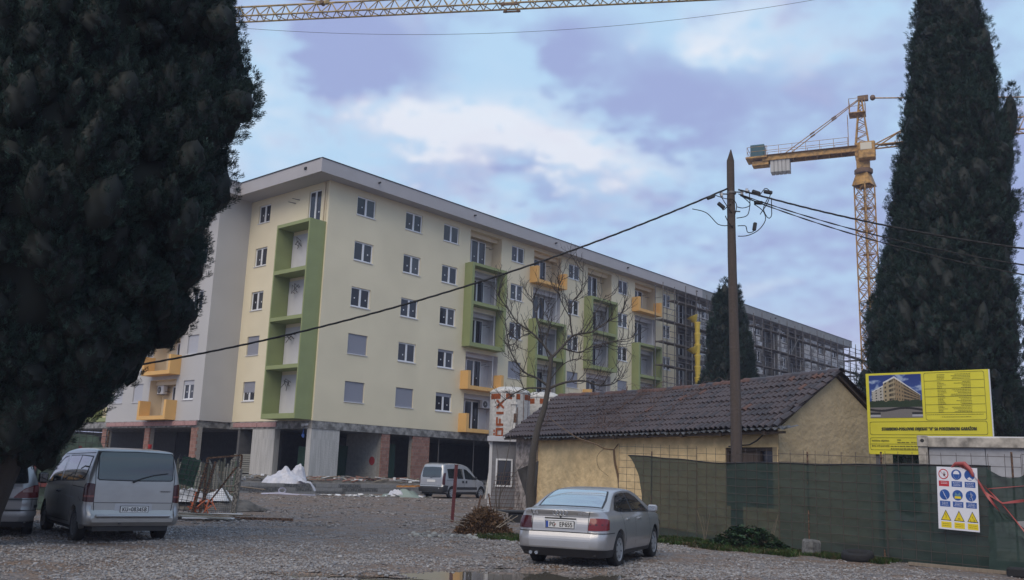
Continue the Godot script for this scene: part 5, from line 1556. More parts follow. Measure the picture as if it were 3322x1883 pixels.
func make_saloon() -> void:
	var S := {"zn": 0.8, "wb": 2.617, "wr": 0.315, "arch": 0.355, "rc": 0.26, "fc": 0.34,
		"rear": [[0.18, -0.86], [0.30, -0.95], [0.36, -0.995], [0.48, -1.0], [0.58, -0.98], [0.635, -0.95], [0.76, -0.94], [0.875, -0.91], [0.90, -0.905], [1.0, -0.945], [1.03, -0.93]],
		"front": [[0.2, 3.36], [0.4, 3.46], [0.6, 3.44], [0.8, 3.36]],
		"W": [[0.2, 0.79], [0.36, 0.845], [0.6, 0.868], [0.8, 0.858], [0.92, 0.82], [1.0, 0.765], [1.15, 0.69], [1.3, 0.605], [1.42, 0.53]],
		"plan": [[-1.0, 0.965], [-0.4, 0.99], [0.6, 1.0], [2.2, 1.0], [3.0, 0.965], [3.46, 0.90]],
		"top": [[-0.95, 1.005], [-0.88, 1.025], [-0.7, 1.035], [-0.46, 1.045], [-0.40, 1.06], [-0.1, 1.20], [0.18, 1.315], [0.34, 1.36], [0.6, 1.395], [1.1, 1.415], [1.55, 1.405], [1.85, 1.35], [2.2, 1.20], [2.62, 1.02], [2.72, 0.99], [3.0, 0.93], [3.25, 0.85], [3.36, 0.76], [3.46, 0.66]],
		"edge": [[-0.95, 0.05], [-0.5, 0.07], [-0.3, 0.08], [0.3, 0.10], [1.5, 0.10], [2.5, 0.09], [3.4, 0.06]],
		"sill": [[-1.0, 0.30], [-0.4, 0.27], [-0.3, 0.22], [2.9, 0.2], [3.1, 0.22], [3.46, 0.24]]}
	var car := thing("saloon_car", "silver four door saloon car parked by the green netting, seen from behind", "car", Vector3(1.365, -0.015, -17.6), -0.40)
	car_common(car, S, M["silver_blue"])
	var g = M["car_glass"]; var sm = M["seam"]; var tr = M["trim"]
	for sg in [1.0, -1.0]:
		var fl := func(mb): return mb
		part(car, "window_surround", strip([[-0.10, 1.015, 1.03], [0.08, 0.985, 1.15], [0.38, 0.968, 1.285], [0.85, 0.962, 1.338], [1.35, 0.958, 1.34], [1.75, 0.95, 1.245], [2.28, 0.94, 0.975]], side_fn(S, sg, 0.004), sg < 0, 6), tr)
		part(car, "side_window", strip([[-0.05, 1.02, 1.03], [0.10, 1.0, 1.14], [0.16, 0.995, 1.175]], side_fn(S, sg, 0.008), sg < 0), g)
		part(car, "side_window", strip([[0.20, 0.993, 1.18], [0.40, 0.985, 1.27], [0.85, 0.98, 1.322], [1.0, 0.978, 1.326]], side_fn(S, sg, 0.008), sg < 0), g)
		part(car, "side_window", strip([[1.1, 0.976, 1.326], [1.35, 0.974, 1.322], [1.72, 0.97, 1.23], [2.1, 0.962, 1.03]], side_fn(S, sg, 0.008), sg < 0), g)
		var f := side_fn(S, sg, 0.0035)
		part(car, "door_seam", joints(S, [[sg, densify([[0.40, 0.30], [0.36, 0.55], [0.22, 0.80], [0.18, 0.97]]), 0.010, f], [sg, densify([[1.06, 0.26], [1.05, 0.95]]), 0.010, f], [sg, densify([[2.12, 0.26], [2.16, 0.6], [2.12, 0.93]]), 0.010, f], [sg, densify([[0.42, 0.262], [2.12, 0.256]]), 0.010, f]]), sm)
		for hx in [0.50, 1.36]:
			part(car, "door_handle", MB.new().cbox(side_fn(S, sg, 0.012).call(hx, 0.845), Vector3(0.03, 0.035, 0.2), 0.008), M["silver_light"])
		part(car, "rubbing_strip", strip([[0.42, 0.44, 0.50], [1.0, 0.44, 0.50], [2.1, 0.44, 0.50]], side_fn(S, sg, 0.008), sg < 0, 3), M["silver_blue"])
		part(car, "skirt", strip([[0.40, 0.20, 0.29], [2.2, 0.20, 0.27]], side_fn(S, sg, 0.005), sg < 0, 3, 8), tr)
		var mr := part(car, "door_mirror", MB.new().cbox(c3(1.98, sg * 0.965, 1.02), Vector3(0.2, 0.14, 0.13), 0.035), M["silver_blue"])
		part(mr, "mirror_glass", MB.new().cbox(c3(1.91, sg * 0.965, 1.02), Vector3(0.155, 0.10, 0.012), 0.003), M["chrome"])
		for x in [0.0, 2.617]: wheel(car, x, sg * 0.845, 0.315, 0.195, M["wheel_cover"], 7, M["trim"])
		# tail lamp wrapping round the corner
		part(car, "tail_lamp", strip([[0.53, 0.672, 0.69], [0.555, 0.672, 0.885], [0.66, 0.672, 0.888], [0.80, 0.675, 0.885], [0.90, 0.68, 0.875], [0.985, 0.69, 0.855]], rear_fn(S, sg, 0.006), sg < 0), M["lamp_red"] if sg < 0 else M["lamp_dark"])
		part(car, "lamp_bar", strip([[0.56, 0.765, 0.79], [0.9, 0.765, 0.79]], rear_fn(S, sg, 0.009), sg < 0, 2), M["lamp_dark"])
		var rf := rear_fn(S, sg, 0.0035)
		part(car, "boot_seam", joints(S, [[sg, densify([[0.53, 0.63], [0.53, 0.90], [0.56, 1.0]]), 0.011, rf], [sg, densify([[0.0, 0.632], [0.53, 0.628], [1.3, 0.625]], 14), 0.016, rf]]), sm)
		part(car, "valance", strip([[0.0, 0.2, 0.345], [0.6, 0.2, 0.345], [1.2, 0.2, 0.335], [1.45, 0.24, 0.33]], rear_fn(S, sg, 0.006), sg < 0, 4, 5), tr)
		part(car, "headlamp", MB.new().cbox(c3(3.3, sg * 0.6, 0.68), Vector3(0.36, 0.15, 0.2), 0.03), g)
	part(car, "rear_window_seal", strip([[-0.405, -0.63, 0.63], [-0.1, -0.615, 0.615], [0.2, -0.555, 0.555], [0.335, -0.52, 0.52]], top_fn(S, 0.003), true, 12), tr)
	part(car, "rear_window", strip([[-0.375, -0.595, 0.595], [-0.1, -0.575, 0.575], [0.18, -0.525, 0.525], [0.305, -0.49, 0.49]], top_fn(S, 0.007), true, 12), M["rear_glass_tilted"])
	part(car, "windscreen", strip([[1.72, -0.52, 0.52], [2.1, -0.57, 0.57], [2.58, -0.63, 0.63]], top_fn(S, 0.006), true, 12), g)
	part(car, "plate_recess", strip([[-0.31, 0.69, 0.88], [0.0, 0.69, 0.88], [0.31, 0.69, 0.88]], rear_fn_signed(S, 0.003), false, 3), M["silver_light"])
	part(car, "plate_shadow_gap", strip([[-0.3, 0.845, 0.872], [0.3, 0.845, 0.872]], rear_fn_signed(S, 0.005), false, 2), sm)
	plate(car, "PG   EP655", -0.955, 0.755, 0.10, true)
	var dot := part(car, "plate_seal", MB.new().lathe(c3(-0.963, 0.085, 0.757), Vector3(0, 0, 1), [[0.017, 0.0], [0.0, 0.001]], 12), mat("seal_red", lin(0.4, 0.2, 0.18), 0.5))
	for i in 4:
		var rg := MB.new(); var P := []
		var c := c3(-0.942, 0.094 - i * 0.062, 0.955)
		for k in 25: P.append(c + Vector3(cos(TAU * k / 24) * 0.042, sin(TAU * k / 24) * 0.042, 0))
		part(car, "emblem_ring", rg.tube(P, 0.006, 6, false), M["chrome"])
	put_text(car, "badge", "A4", c3(-0.945, 0.475, 0.952), 0.055, 0.105, M["chrome"], 700)
	put_text(car, "badge", "1.9 TDI", c3(-0.945, -0.43, 0.952), 0.04, 0.19, M["chrome"], 700)
	part(car, "boot_lock", MB.new().lathe(c3(-0.925, 0.0, 0.893), Vector3(0, 0, 1), [[0.018, 0.0], [0.016, 0.006], [0.0, 0.006]], 12), sm)
	for y in [0.42, 0.53]: part(car, "exhaust_pipe", MB.new().cyl(c3(-0.80, y, 0.255), c3(-1.0, y, 0.25), 0.032, 0.032, 12), M["chrome"])

func rear_fn_signed(S: Dictionary, off: float) -> Callable:
	return func(d, z): return c3(smooth(S.rear, z) - off, d, z)

func make_van() -> void:
	var S := {"zn": 0.8, "wb": 3.0, "wr": 0.325, "arch": 0.375, "rc": 0.13, "fc": 0.4,
		"rear": [[0.25, -0.80], [0.36, -0.90], [0.42, -0.955], [0.54, -0.955], [0.58, -0.88], [0.8, -0.875], [1.15, -0.865], [1.6, -0.80], [1.84, -0.74]],
		"front": [[0.25, 3.7], [0.5, 3.78], [0.8, 3.72], [1.0, 3.6]],
		"W": [[0.25, 0.86], [0.4, 0.915], [0.7, 0.935], [1.05, 0.93], [1.2, 0.905], [1.5, 0.835], [1.78, 0.755], [1.88, 0.72]],
		"plan": [[-0.95, 0.985], [0.0, 1.0], [2.4, 1.0], [3.2, 0.95], [3.78, 0.86]],
		"top": [[-0.88, 1.80], [-0.83, 1.825], [-0.7, 1.845], [0.2, 1.875], [1.2, 1.875], [1.8, 1.84], [2.1, 1.78], [2.95, 1.22], [3.1, 1.14], [3.45, 1.0], [3.6, 0.9], [3.78, 0.75]],
		"edge": [[-0.9, 0.07], [0.0, 0.09], [2.0, 0.10], [3.0, 0.1], [3.7, 0.07]],
		"sill": [[-0.95, 0.33], [-0.5, 0.33], [-0.4, 0.25], [3.4, 0.25], [3.78, 0.28]]}
	var car := thing("minivan", "silver grey minivan with large dark rear window, second vehicle from the left", "van", Vector3(-8.02, -0.01, -19.55), 0.645)
	car_common(car, S, M["silver_warm"])
	var g = M["car_glass"]; var sm = M["seam"]; var tr = M["trim"]
	part(car, "rear_window_seal", strip([[-0.74, 1.25, 1.70], [-0.70, 1.215, 1.78], [0.0, 1.205, 1.80], [0.70, 1.215, 1.78], [0.74, 1.25, 1.70]], rear_fn_signed(S, 0.004), false, 8), tr)
	part(car, "rear_window", strip([[-0.72, 1.26, 1.70], [-0.69, 1.235, 1.765], [0.0, 1.225, 1.78], [0.69, 1.235, 1.765], [0.72, 1.26, 1.70]], rear_fn_signed(S, 0.008), false, 8), g)
	var P := []
	for q in [[0.06, 1.19], [-0.1, 1.26], [-0.35, 1.335], [-0.62, 1.375]]: P.append(c3(smooth(S.rear, q[1]) - 0.03, q[0], q[1]))
	part(car, "rear_wiper", MB.new().tube(P, [0.022, 0.014, 0.012, 0.009], 6), M["black"])
	for sg in [1.0, -1.0]:
		part(car, "window_surround", strip([[-0.55, 1.20, 1.69], [0.4, 1.165, 1.71], [1.5, 1.145, 1.70], [1.95, 1.13, 1.66], [2.35, 1.10, 1.48], [2.95, 1.06, 1.10]], side_fn(S, sg, 0.004), sg < 0, 8), tr)
		part(car, "side_window", strip([[-0.52, 1.225, 1.665], [0.36, 1.19, 1.69]], side_fn(S, sg, 0.008), sg < 0, 8, 6), g)
		part(car, "side_window", strip([[0.42, 1.19, 1.69], [1.42, 1.17, 1.68]], side_fn(S, sg, 0.008), sg < 0, 8, 6), g)
		part(car, "window_post", strip([[1.42, 1.15, 1.70], [1.56, 1.15, 1.70]], side_fn(S, sg, 0.009), sg < 0, 8, 2), M["silver_warm"])
		part(car, "side_window", strip([[1.58, 1.165, 1.67], [1.9, 1.15, 1.63], [2.3, 1.12, 1.45], [2.8, 1.09, 1.14]], side_fn(S, sg, 0.008), sg < 0, 8), g)
		part(car, "tail_lamp", strip([[0.765, 0.80, 1.13], [0.79, 0.79, 1.15], [0.88, 0.79, 1.16], [0.99, 0.80, 1.15], [1.06, 0.81, 1.10]], rear_fn(S, sg, 0.007), sg < 0), M["lamp_dark"])
		part(car, "lamp_bar", strip([[0.77, 0.885, 0.925], [1.04, 0.885, 0.925]], rear_fn(S, sg, 0.011), sg < 0, 2, 6), mat("lamp_band", lin(0.20, 0.06, 0.055), 0.2))
		var f := side_fn(S, sg, 0.004); var rf := rear_fn(S, sg, 0.004)
		part(car, "slide_rail", strip([[-0.66, 1.055, 1.075], [0.30, 1.075, 1.092]], side_fn(S, sg, 0.008), sg < 0, 2, 6), M["black"])
		part(car, "door_seam", joints(S, [[sg, densify([[0.38, 0.45], [0.36, 1.18]]), 0.011, f], [sg, densify([[1.5, 0.3], [1.5, 1.7]]), 0.011, f], [sg, densify([[2.5, 0.3], [2.62, 0.8], [2.75, 1.08]]), 0.011, f], [sg, densify([[0.42, 0.36], [2.5, 0.36]]), 0.011, f], [sg, densify([[-0.5, 0.80], [-0.3, 0.88]]), 0.009, f]]), sm)
		part(car, "swage_line", strip([[0.0, 0.83, 0.86], [1.2, 0.87, 0.89], [2.0, 0.84, 0.855]], side_fn(S, sg, 0.007), sg < 0, 2, 5), M["silver_light"])
		part(car, "tailgate_seam", joints(S, [[sg, densify([[0.0, 0.575], [0.70, 0.575], [0.745, 0.62], [0.765, 0.80], [0.765, 1.15], [0.775, 1.4], [0.73, 1.76]]), 0.012, rf], [sg, densify([[0.0, 0.783], [0.75, 0.783]]), 0.010, rf]]), sm)
		part(car, "bumper_side", strip([[0.80, 0.36, 0.74], [0.92, 0.36, 0.76], [1.2, 0.37, 0.75], [1.42, 0.40, 0.72]], rear_fn(S, sg, 0.012), sg < 0, 4, 4), M["silver_dull"])
		for q in [[1.42, 0.93], [1.60, 0.93]]: part(car, "door_handle", MB.new().cbox(f.call(q[0], q[1]) + Vector3(-sg * 0.012, 0, 0), Vector3(0.04, 0.035, 0.11), 0.01), M["black"])
		var mr := part(car, "door_mirror", MB.new().cbox(c3(2.62, sg * 1.07, 1.18), Vector3(0.2, 0.24, 0.11), 0.04), M["black"])
		part(mr, "mirror_glass", MB.new().cbox(c3(2.56, sg * 1.07, 1.18), Vector3(0.16, 0.19, 0.012), 0.004), g)
		for x in [0.0, 3.0]: wheel(car, x, sg * 0.90, 0.325, 0.205, M["wheel_cover"] if x > 1.0 else mat("steel_rim", lin(0.10, 0.10, 0.105), 0.5, 0.3), 8, M["trim"])
		part(car, "skirt", strip([[0.42, 0.25, 0.34], [2.6, 0.25, 0.34]], side_fn(S, sg, 0.004), sg < 0, 3, 8), M["silver_dull"])
		part(car, "roof_rail_gutter", joints(S, [[sg, densify([[-0.6, 1.755], [2.0, 1.72]], 10), 0.014, f]]), sm)
	part(car, "bumper_step", MB.new().cbox(c3(-0.955, 0, 0.53), Vector3(1.45, 0.05, 0.09), 0.02), M["silver_light"])
	part(car, "windscreen", strip([[2.12, -0.66, 0.66], [2.5, -0.70, 0.70], [2.92, -0.74, 0.74]], top_fn(S, 0.006), true, 12), g)
	part(car, "plate_recess", strip([[-0.36, 0.585, 0.755], [-0.33, 0.58, 0.77], [0.33, 0.58, 0.77], [0.36, 0.585, 0.755]], rear_fn_signed(S, 0.005), false, 3), M["silver_light"])
	plate(car, "KU=0834SB", -0.898, 0.655, 0.03, false, -0.02)
	put_text(car, "badge", "VIANO", c3(-0.885, -0.60, 1.01), 0.03, 0.2, M["steel"], 700)
	part(car, "tow_hook_cover", MB.new().cbox(c3(-0.93, 0.25, 0.39), Vector3(0.05, 0.04, 0.05), 0.008), sm)
	part(car, "exhaust_box", MB.new().cyl(c3(-0.55, 0.12, 0.26), c3(-0.55, -0.12, 0.26), 0.10, 0.10, 12), M["black"])
	part(car, "tow_bar", MB.new().box(c3(-0.6, 0, 0.28), Vector3(1.2, 0.06, 0.08)), M["black"])
	# seats seen through nothing: the cabin is closed by dark glass

func make_people_carrier() -> void:
	var S := {"zn": 0.8, "wb": 2.84, "wr": 0.32, "arch": 0.37, "rc": 0.28, "fc": 0.4,
		"rear": [[0.22, -0.80], [0.34, -0.87], [0.48, -0.90], [0.55, -0.90], [0.57, -0.86], [0.75, -0.87], [0.78, -0.84], [1.0, -0.83], [1.15, -0.80], [1.6, -0.56], [1.72, -0.46]],
		"front": [[0.25, 3.65], [0.5, 3.72], [0.8, 3.66], [1.0, 3.5]],
		"W": [[0.25, 0.83], [0.45, 0.895], [0.8, 0.905], [1.0, 0.895], [1.12, 0.865], [1.4, 0.755], [1.62, 0.645], [1.74, 0.60]],
		"plan": [[-0.95, 0.98], [0.0, 1.0], [2.4, 1.0], [3.2, 0.95], [3.72, 0.86]],
		"top": [[-0.85, 1.655], [-0.8, 1.685], [-0.6, 1.71], [0.4, 1.745], [1.2, 1.73], [1.8, 1.64], [2.8, 1.10], [3.1, 1.02], [3.45, 0.92], [3.72, 0.72]],
		"edge": [[-0.9, 0.08], [0.0, 0.10], [2.0, 0.10], [3.0, 0.1], [3.7, 0.07]],
		"sill": [[-0.95, 0.30], [-0.5, 0.30], [-0.4, 0.24], [3.4, 0.24], [3.72, 0.28]]}
	var car := thing("people_carrier", "silver people carrier with red tail lamp, leftmost vehicle, half behind the tree trunk", "car", Vector3(-10.78, -0.01, -19.5), 0.49)
	car_common(car, S, M["silver_blue"])
	var g = M["car_glass"]; var sm = M["seam"]; var tr = M["trim"]
	part(car, "rear_window_seal", strip([[-0.68, 1.10, 1.16], [-0.6, 1.085, 1.58], [-0.5, 1.08, 1.63], [0.5, 1.08, 1.63], [0.6, 1.085, 1.58], [0.68, 1.10, 1.16]], rear_fn_signed(S, 0.004), false, 8), tr)
	part(car, "rear_window", strip([[-0.65, 1.12, 1.16], [-0.58, 1.105, 1.56], [-0.48, 1.10, 1.605], [0.48, 1.10, 1.605], [0.58, 1.105, 1.56], [0.65, 1.12, 1.16]], rear_fn_signed(S, 0.008), false, 8), g)
	for sg in [1.0, -1.0]:
		part(car, "window_surround", strip([[-0.55, 1.12, 1.3], [-0.3, 1.09, 1.56], [1.0, 1.06, 1.60], [1.7, 1.04, 1.53], [2.7, 1.0, 1.06]], side_fn(S, sg, 0.004), sg < 0, 8), tr)
		part(car, "side_window", strip([[-0.5, 1.14, 1.28], [-0.28, 1.12, 1.53], [0.3, 1.10, 1.57]], side_fn(S, sg, 0.008), sg < 0, 8), g)
		part(car, "side_window", strip([[0.42, 1.10, 1.57], [1.25, 1.08, 1.57]], side_fn(S, sg, 0.008), sg < 0, 8, 6), g)
		part(car, "side_window", strip([[1.36, 1.08, 1.56], [1.68, 1.07, 1.50], [2.5, 1.03, 1.1]], side_fn(S, sg, 0.008), sg < 0, 8), g)
		# two-tone tail lamp with a curved inner edge
		part(car, "tail_lamp", strip([[0.45, 0.80, 0.81], [0.52, 0.795, 0.89], [0.64, 0.795, 0.99], [0.80, 0.80, 1.05], [1.0, 0.805, 1.07], [1.1, 0.81, 1.06]], rear_fn(S, sg, 0.008), sg < 0, 6, 5), M["lamp_red"])
		part(car, "reversing_lamp", strip([[0.60, 0.91, 0.95], [0.70, 0.91, 1.00], [0.78, 0.91, 1.03], [0.79, 0.91, 1.03]], rear_fn(S, sg, 0.011), sg < 0), M["lamp_pale"])
		part(car, "indicator_lamp", strip([[0.83, 0.915, 1.04], [1.03, 0.92, 1.055], [1.08, 0.92, 1.05]], rear_fn(S, sg, 0.011), sg < 0), mat("lamp_rose", lin(0.30, 0.10, 0.10), 0.15))
		var f := side_fn(S, sg, 0.004); var rf := rear_fn(S, sg, 0.004)
		part(car, "door_seam", joints(S, [[sg, densify([[0.40, 0.4], [0.38, 1.1]]), 0.011, f], [sg, densify([[1.3, 0.3], [1.3, 1.06]]), 0.011, f], [sg, densify([[0.0, 0.555], [0.9, 0.555], [1.2, 0.56]], 10), 0.014, rf], [sg, densify([[0.0, 0.765], [0.8, 0.768], [1.15, 0.77]], 10), 0.012, rf], [sg, densify([[0.80, 0.57], [0.80, 0.79]]), 0.010, rf]]), sm)
		part(car, "side_reflector", strip([[0.86, 0.60, 0.66], [1.16, 0.61, 0.665]], rear_fn(S, sg, 0.009), sg < 0, 2, 6), tr)
		part(car, "bumper_roll", strip([[0.0, 0.43, 0.53], [0.6, 0.43, 0.53], [1.0, 0.44, 0.53], [1.3, 0.46, 0.52]], rear_fn(S, sg, 0.014), sg < 0, 5, 5), M["silver_light"])
		part(car, "valance", strip([[0.0, 0.22, 0.33], [0.8, 0.22, 0.33], [1.3, 0.25, 0.33]], rear_fn(S, sg, 0.006), sg < 0, 3, 5), tr)
		part(car, "roof_rail", MB.new().tube([c3(-0.4, sg * 0.56, 1.70), c3(-0.25, sg * 0.57, 1.78), c3(1.2, sg * 0.58, 1.79), c3(1.45, sg * 0.57, 1.71)], 0.02, 7), M["black"])
		for x in [0.0, 2.84]: wheel(car, x, sg * 0.88, 0.32, 0.205, M["wheel_cover"], 8, tr)
	part(car, "tailgate_handle", MB.new().cbox(c3(-0.85, 0, 1.0), Vector3(0.9, 0.04, 0.05), 0.015), M["silver_light"])
	plate_blank(car)
	part(car, "windscreen", strip([[1.85, -0.6, 0.6], [2.3, -0.66, 0.66], [2.76, -0.72, 0.72]], top_fn(S, 0.006), true, 12), g)

func plate_blank(car: Node3D) -> void:
	# only the right end of this plate is in view: its blue band and the last letter
	var p := part(car, "number_plate", MB.new().cbox(Vector3.ZERO, Vector3(0.53, 0.118, 0.012), 0.003), M["plate_white"], Transform3D(Basis(Vector3.RIGHT, 0.05), c3(-0.862, 0.0, 0.88)))
	part(p, "country_band", MB.new().box(Vector3(0.225, 0, 0.0065), Vector3(0.07, 0.11, 0.002)), M["plate_blue"])
	put_text(p, "plate_lettering", "S", Vector3(0.14, 0, 0.0075), 0.083, 0.05, M["black"], 700)

func make_small_van() -> void:
	var S := {"zn": 0.8, "wb": 2.6, "wr": 0.30, "arch": 0.345, "rc": 0.12, "fc": 0.38,
		"rear": [[0.25, -0.70], [0.34, -0.78], [0.62, -0.80], [0.66, -0.74], [1.0, -0.735], [1.5, -0.66], [1.76, -0.58]],
		"front": [[0.22, 3.2], [0.5, 3.27], [0.75, 3.2], [0.95, 3.0]],
		"W": [[0.25, 0.78], [0.4, 0.825], [0.8, 0.83], [1.0, 0.82], [1.2, 0.775], [1.5, 0.70], [1.72, 0.64], [1.8, 0.62]],
		"plan": [[-0.8, 0.98], [0.0, 1.0], [1.9, 1.0], [2.7, 0.95], [3.27, 0.84]],
		"top": [[-0.75, 1.70], [-0.7, 1.735], [-0.55, 1.765], [0.2, 1.80], [0.9, 1.79], [1.4, 1.70], [2.15, 1.14], [2.35, 1.05], [2.8, 0.94], [3.05, 0.84], [3.27, 0.66]],
		"edge": [[-0.8, 0.07], [0.0, 0.09], [1.5, 0.09], [2.5, 0.09], [3.2, 0.07]],
		"sill": [[-0.8, 0.33], [-0.4, 0.3], [-0.35, 0.24], [2.9, 0.24], [3.27, 0.26]]}
	var car := thing("small_van", "small silver passenger van with dark bumpers parked against the low block wall", "van", Vector3(-3.42, gbase(0, -48.3) - 0.02, -48.3), -0.58)
	car_common(car, S, M["silver_light"])
	var g = M["car_glass"]; var sm = M["seam"]; var tr = M["trim"]
	part(car, "rear_window", strip([[-0.60, 1.09, 1.50], [-0.55, 1.06, 1.58], [0.0, 1.05, 1.60], [0.55, 1.06, 1.58], [0.60, 1.09, 1.50]], rear_fn_signed(S, 0.006), false, 6), g)
	for sg in [1.0, -1.0]:
		for q in [[[-0.35, 1.03, 1.50], [0.30, 1.02, 1.53]], [[0.42, 1.02, 1.53], [0.95, 1.01, 1.53]], [[1.08, 1.01, 1.52], [1.3, 1.0, 1.50], [1.6, 0.99, 1.32], [2.05, 0.975, 1.03]]]:
			part(car, "side_window", strip(q, side_fn(S, sg, 0.006), sg < 0, 5, 4), g)
		part(car, "tail_lamp", strip([[0.72, 0.70, 1.28], [0.80, 0.69, 1.30], [0.88, 0.70, 1.28]], rear_fn(S, sg, 0.006), sg < 0), M["lamp_dark"])
		part(car, "rear_bumper", strip([[0.0, 0.33, 0.68], [0.6, 0.33, 0.68], [0.86, 0.33, 0.68], [1.16, 0.36, 0.66]], rear_fn(S, sg, 0.012), sg < 0, 4, 4), tr)
		part(car, "rubbing_strip", strip([[0.38, 0.46, 0.60], [2.2, 0.46, 0.60]], side_fn(S, sg, 0.01), sg < 0, 3, 8), tr)
		part(car, "skirt", strip([[0.36, 0.24, 0.34], [2.22, 0.24, 0.34]], side_fn(S, sg, 0.005), sg < 0, 3, 8), tr)
		var f := side_fn(S, sg, 0.004)
		part(car, "door_seam", joints(S, [[sg, densify([[0.36, 0.4], [0.34, 1.55]]), 0.012, f], [sg, densify([[1.02, 0.3], [1.02, 1.56]]), 0.012, f], [sg, densify([[2.0, 0.3], [2.1, 0.95]]), 0.012, f], [sg, densify([[-0.5, 0.93], [0.35, 0.96]]), 0.016, f]]), sm)
		for q in [[0.90, 0.86], [1.20, 0.86]]: part(car, "door_handle", MB.new().cbox(f.call(q[0], q[1]) + Vector3(-sg * 0.01, 0, 0), Vector3(0.03, 0.13, 0.13), 0.012), tr)
		part(car, "door_mirror", MB.new().cbox(c3(1.9, sg * 0.93, 1.06), Vector3(0.16, 0.16, 0.12), 0.04), tr)
		for x in [0.0, 2.6]: wheel(car, x, sg * 0.81, 0.30, 0.18, M["wheel_cover"], 7, tr)
		part(car, "headlamp", MB.new().cbox(c3(3.0, sg * 0.55, 0.78), Vector3(0.4, 0.2, 0.3), 0.06), g)
	part(car, "number_plate", MB.new().cbox(c3(-0.748, 0, 0.88), Vector3(0.53, 0.12, 0.012), 0.003), M["plate_white"])
	part(car, "rear_wiper", MB.new().tube([c3(-0.75, 0.05, 1.03), c3(-0.72, -0.3, 1.14)], 0.012, 5), M["black"])
	part(car, "roof_gutter", MB.new().box(c3(0.2, 0, 1.79), Vector3(0.9, 0.012, 1.2)), M["silver_light"])
	part(car, "windscreen", strip([[1.42, -0.6, 0.6], [1.8, -0.66, 0.66], [2.12, -0.70, 0.70]], top_fn(S, 0.006), true, 10), g)
	part(car, "filler_badge", MB.new().lathe(c3(-0.822, -0.56, 0.52), Vector3(0, 0, 1), [[0.035, 0.0], [0.0, 0.004]], 12), M["wheel_cover"])

# ---------------------------------------------------------------- things standing about the yard
func make_site() -> void:
	make_silos(); make_booth(); make_gate(); make_left_fence(); make_heaps(); make_plants()
	var post := single("red_post", MB.new().box(Vector3(0, 0.86, 0), Vector3(0.085, 1.76, 0.085)).box(Vector3(0, 1.745, 0), Vector3(0.1, 0.02, 0.1)), mat("red_post", lin(0.16, 0.035, 0.035), 0.75, 0, "rust2", 0.8), "dark red square steel post standing alone in the yard", "post", Vector3(-1.62, gh(-1.62, -29.0), -29.0))
	post.rotation = Vector3(0.0, 0.4, -0.035)

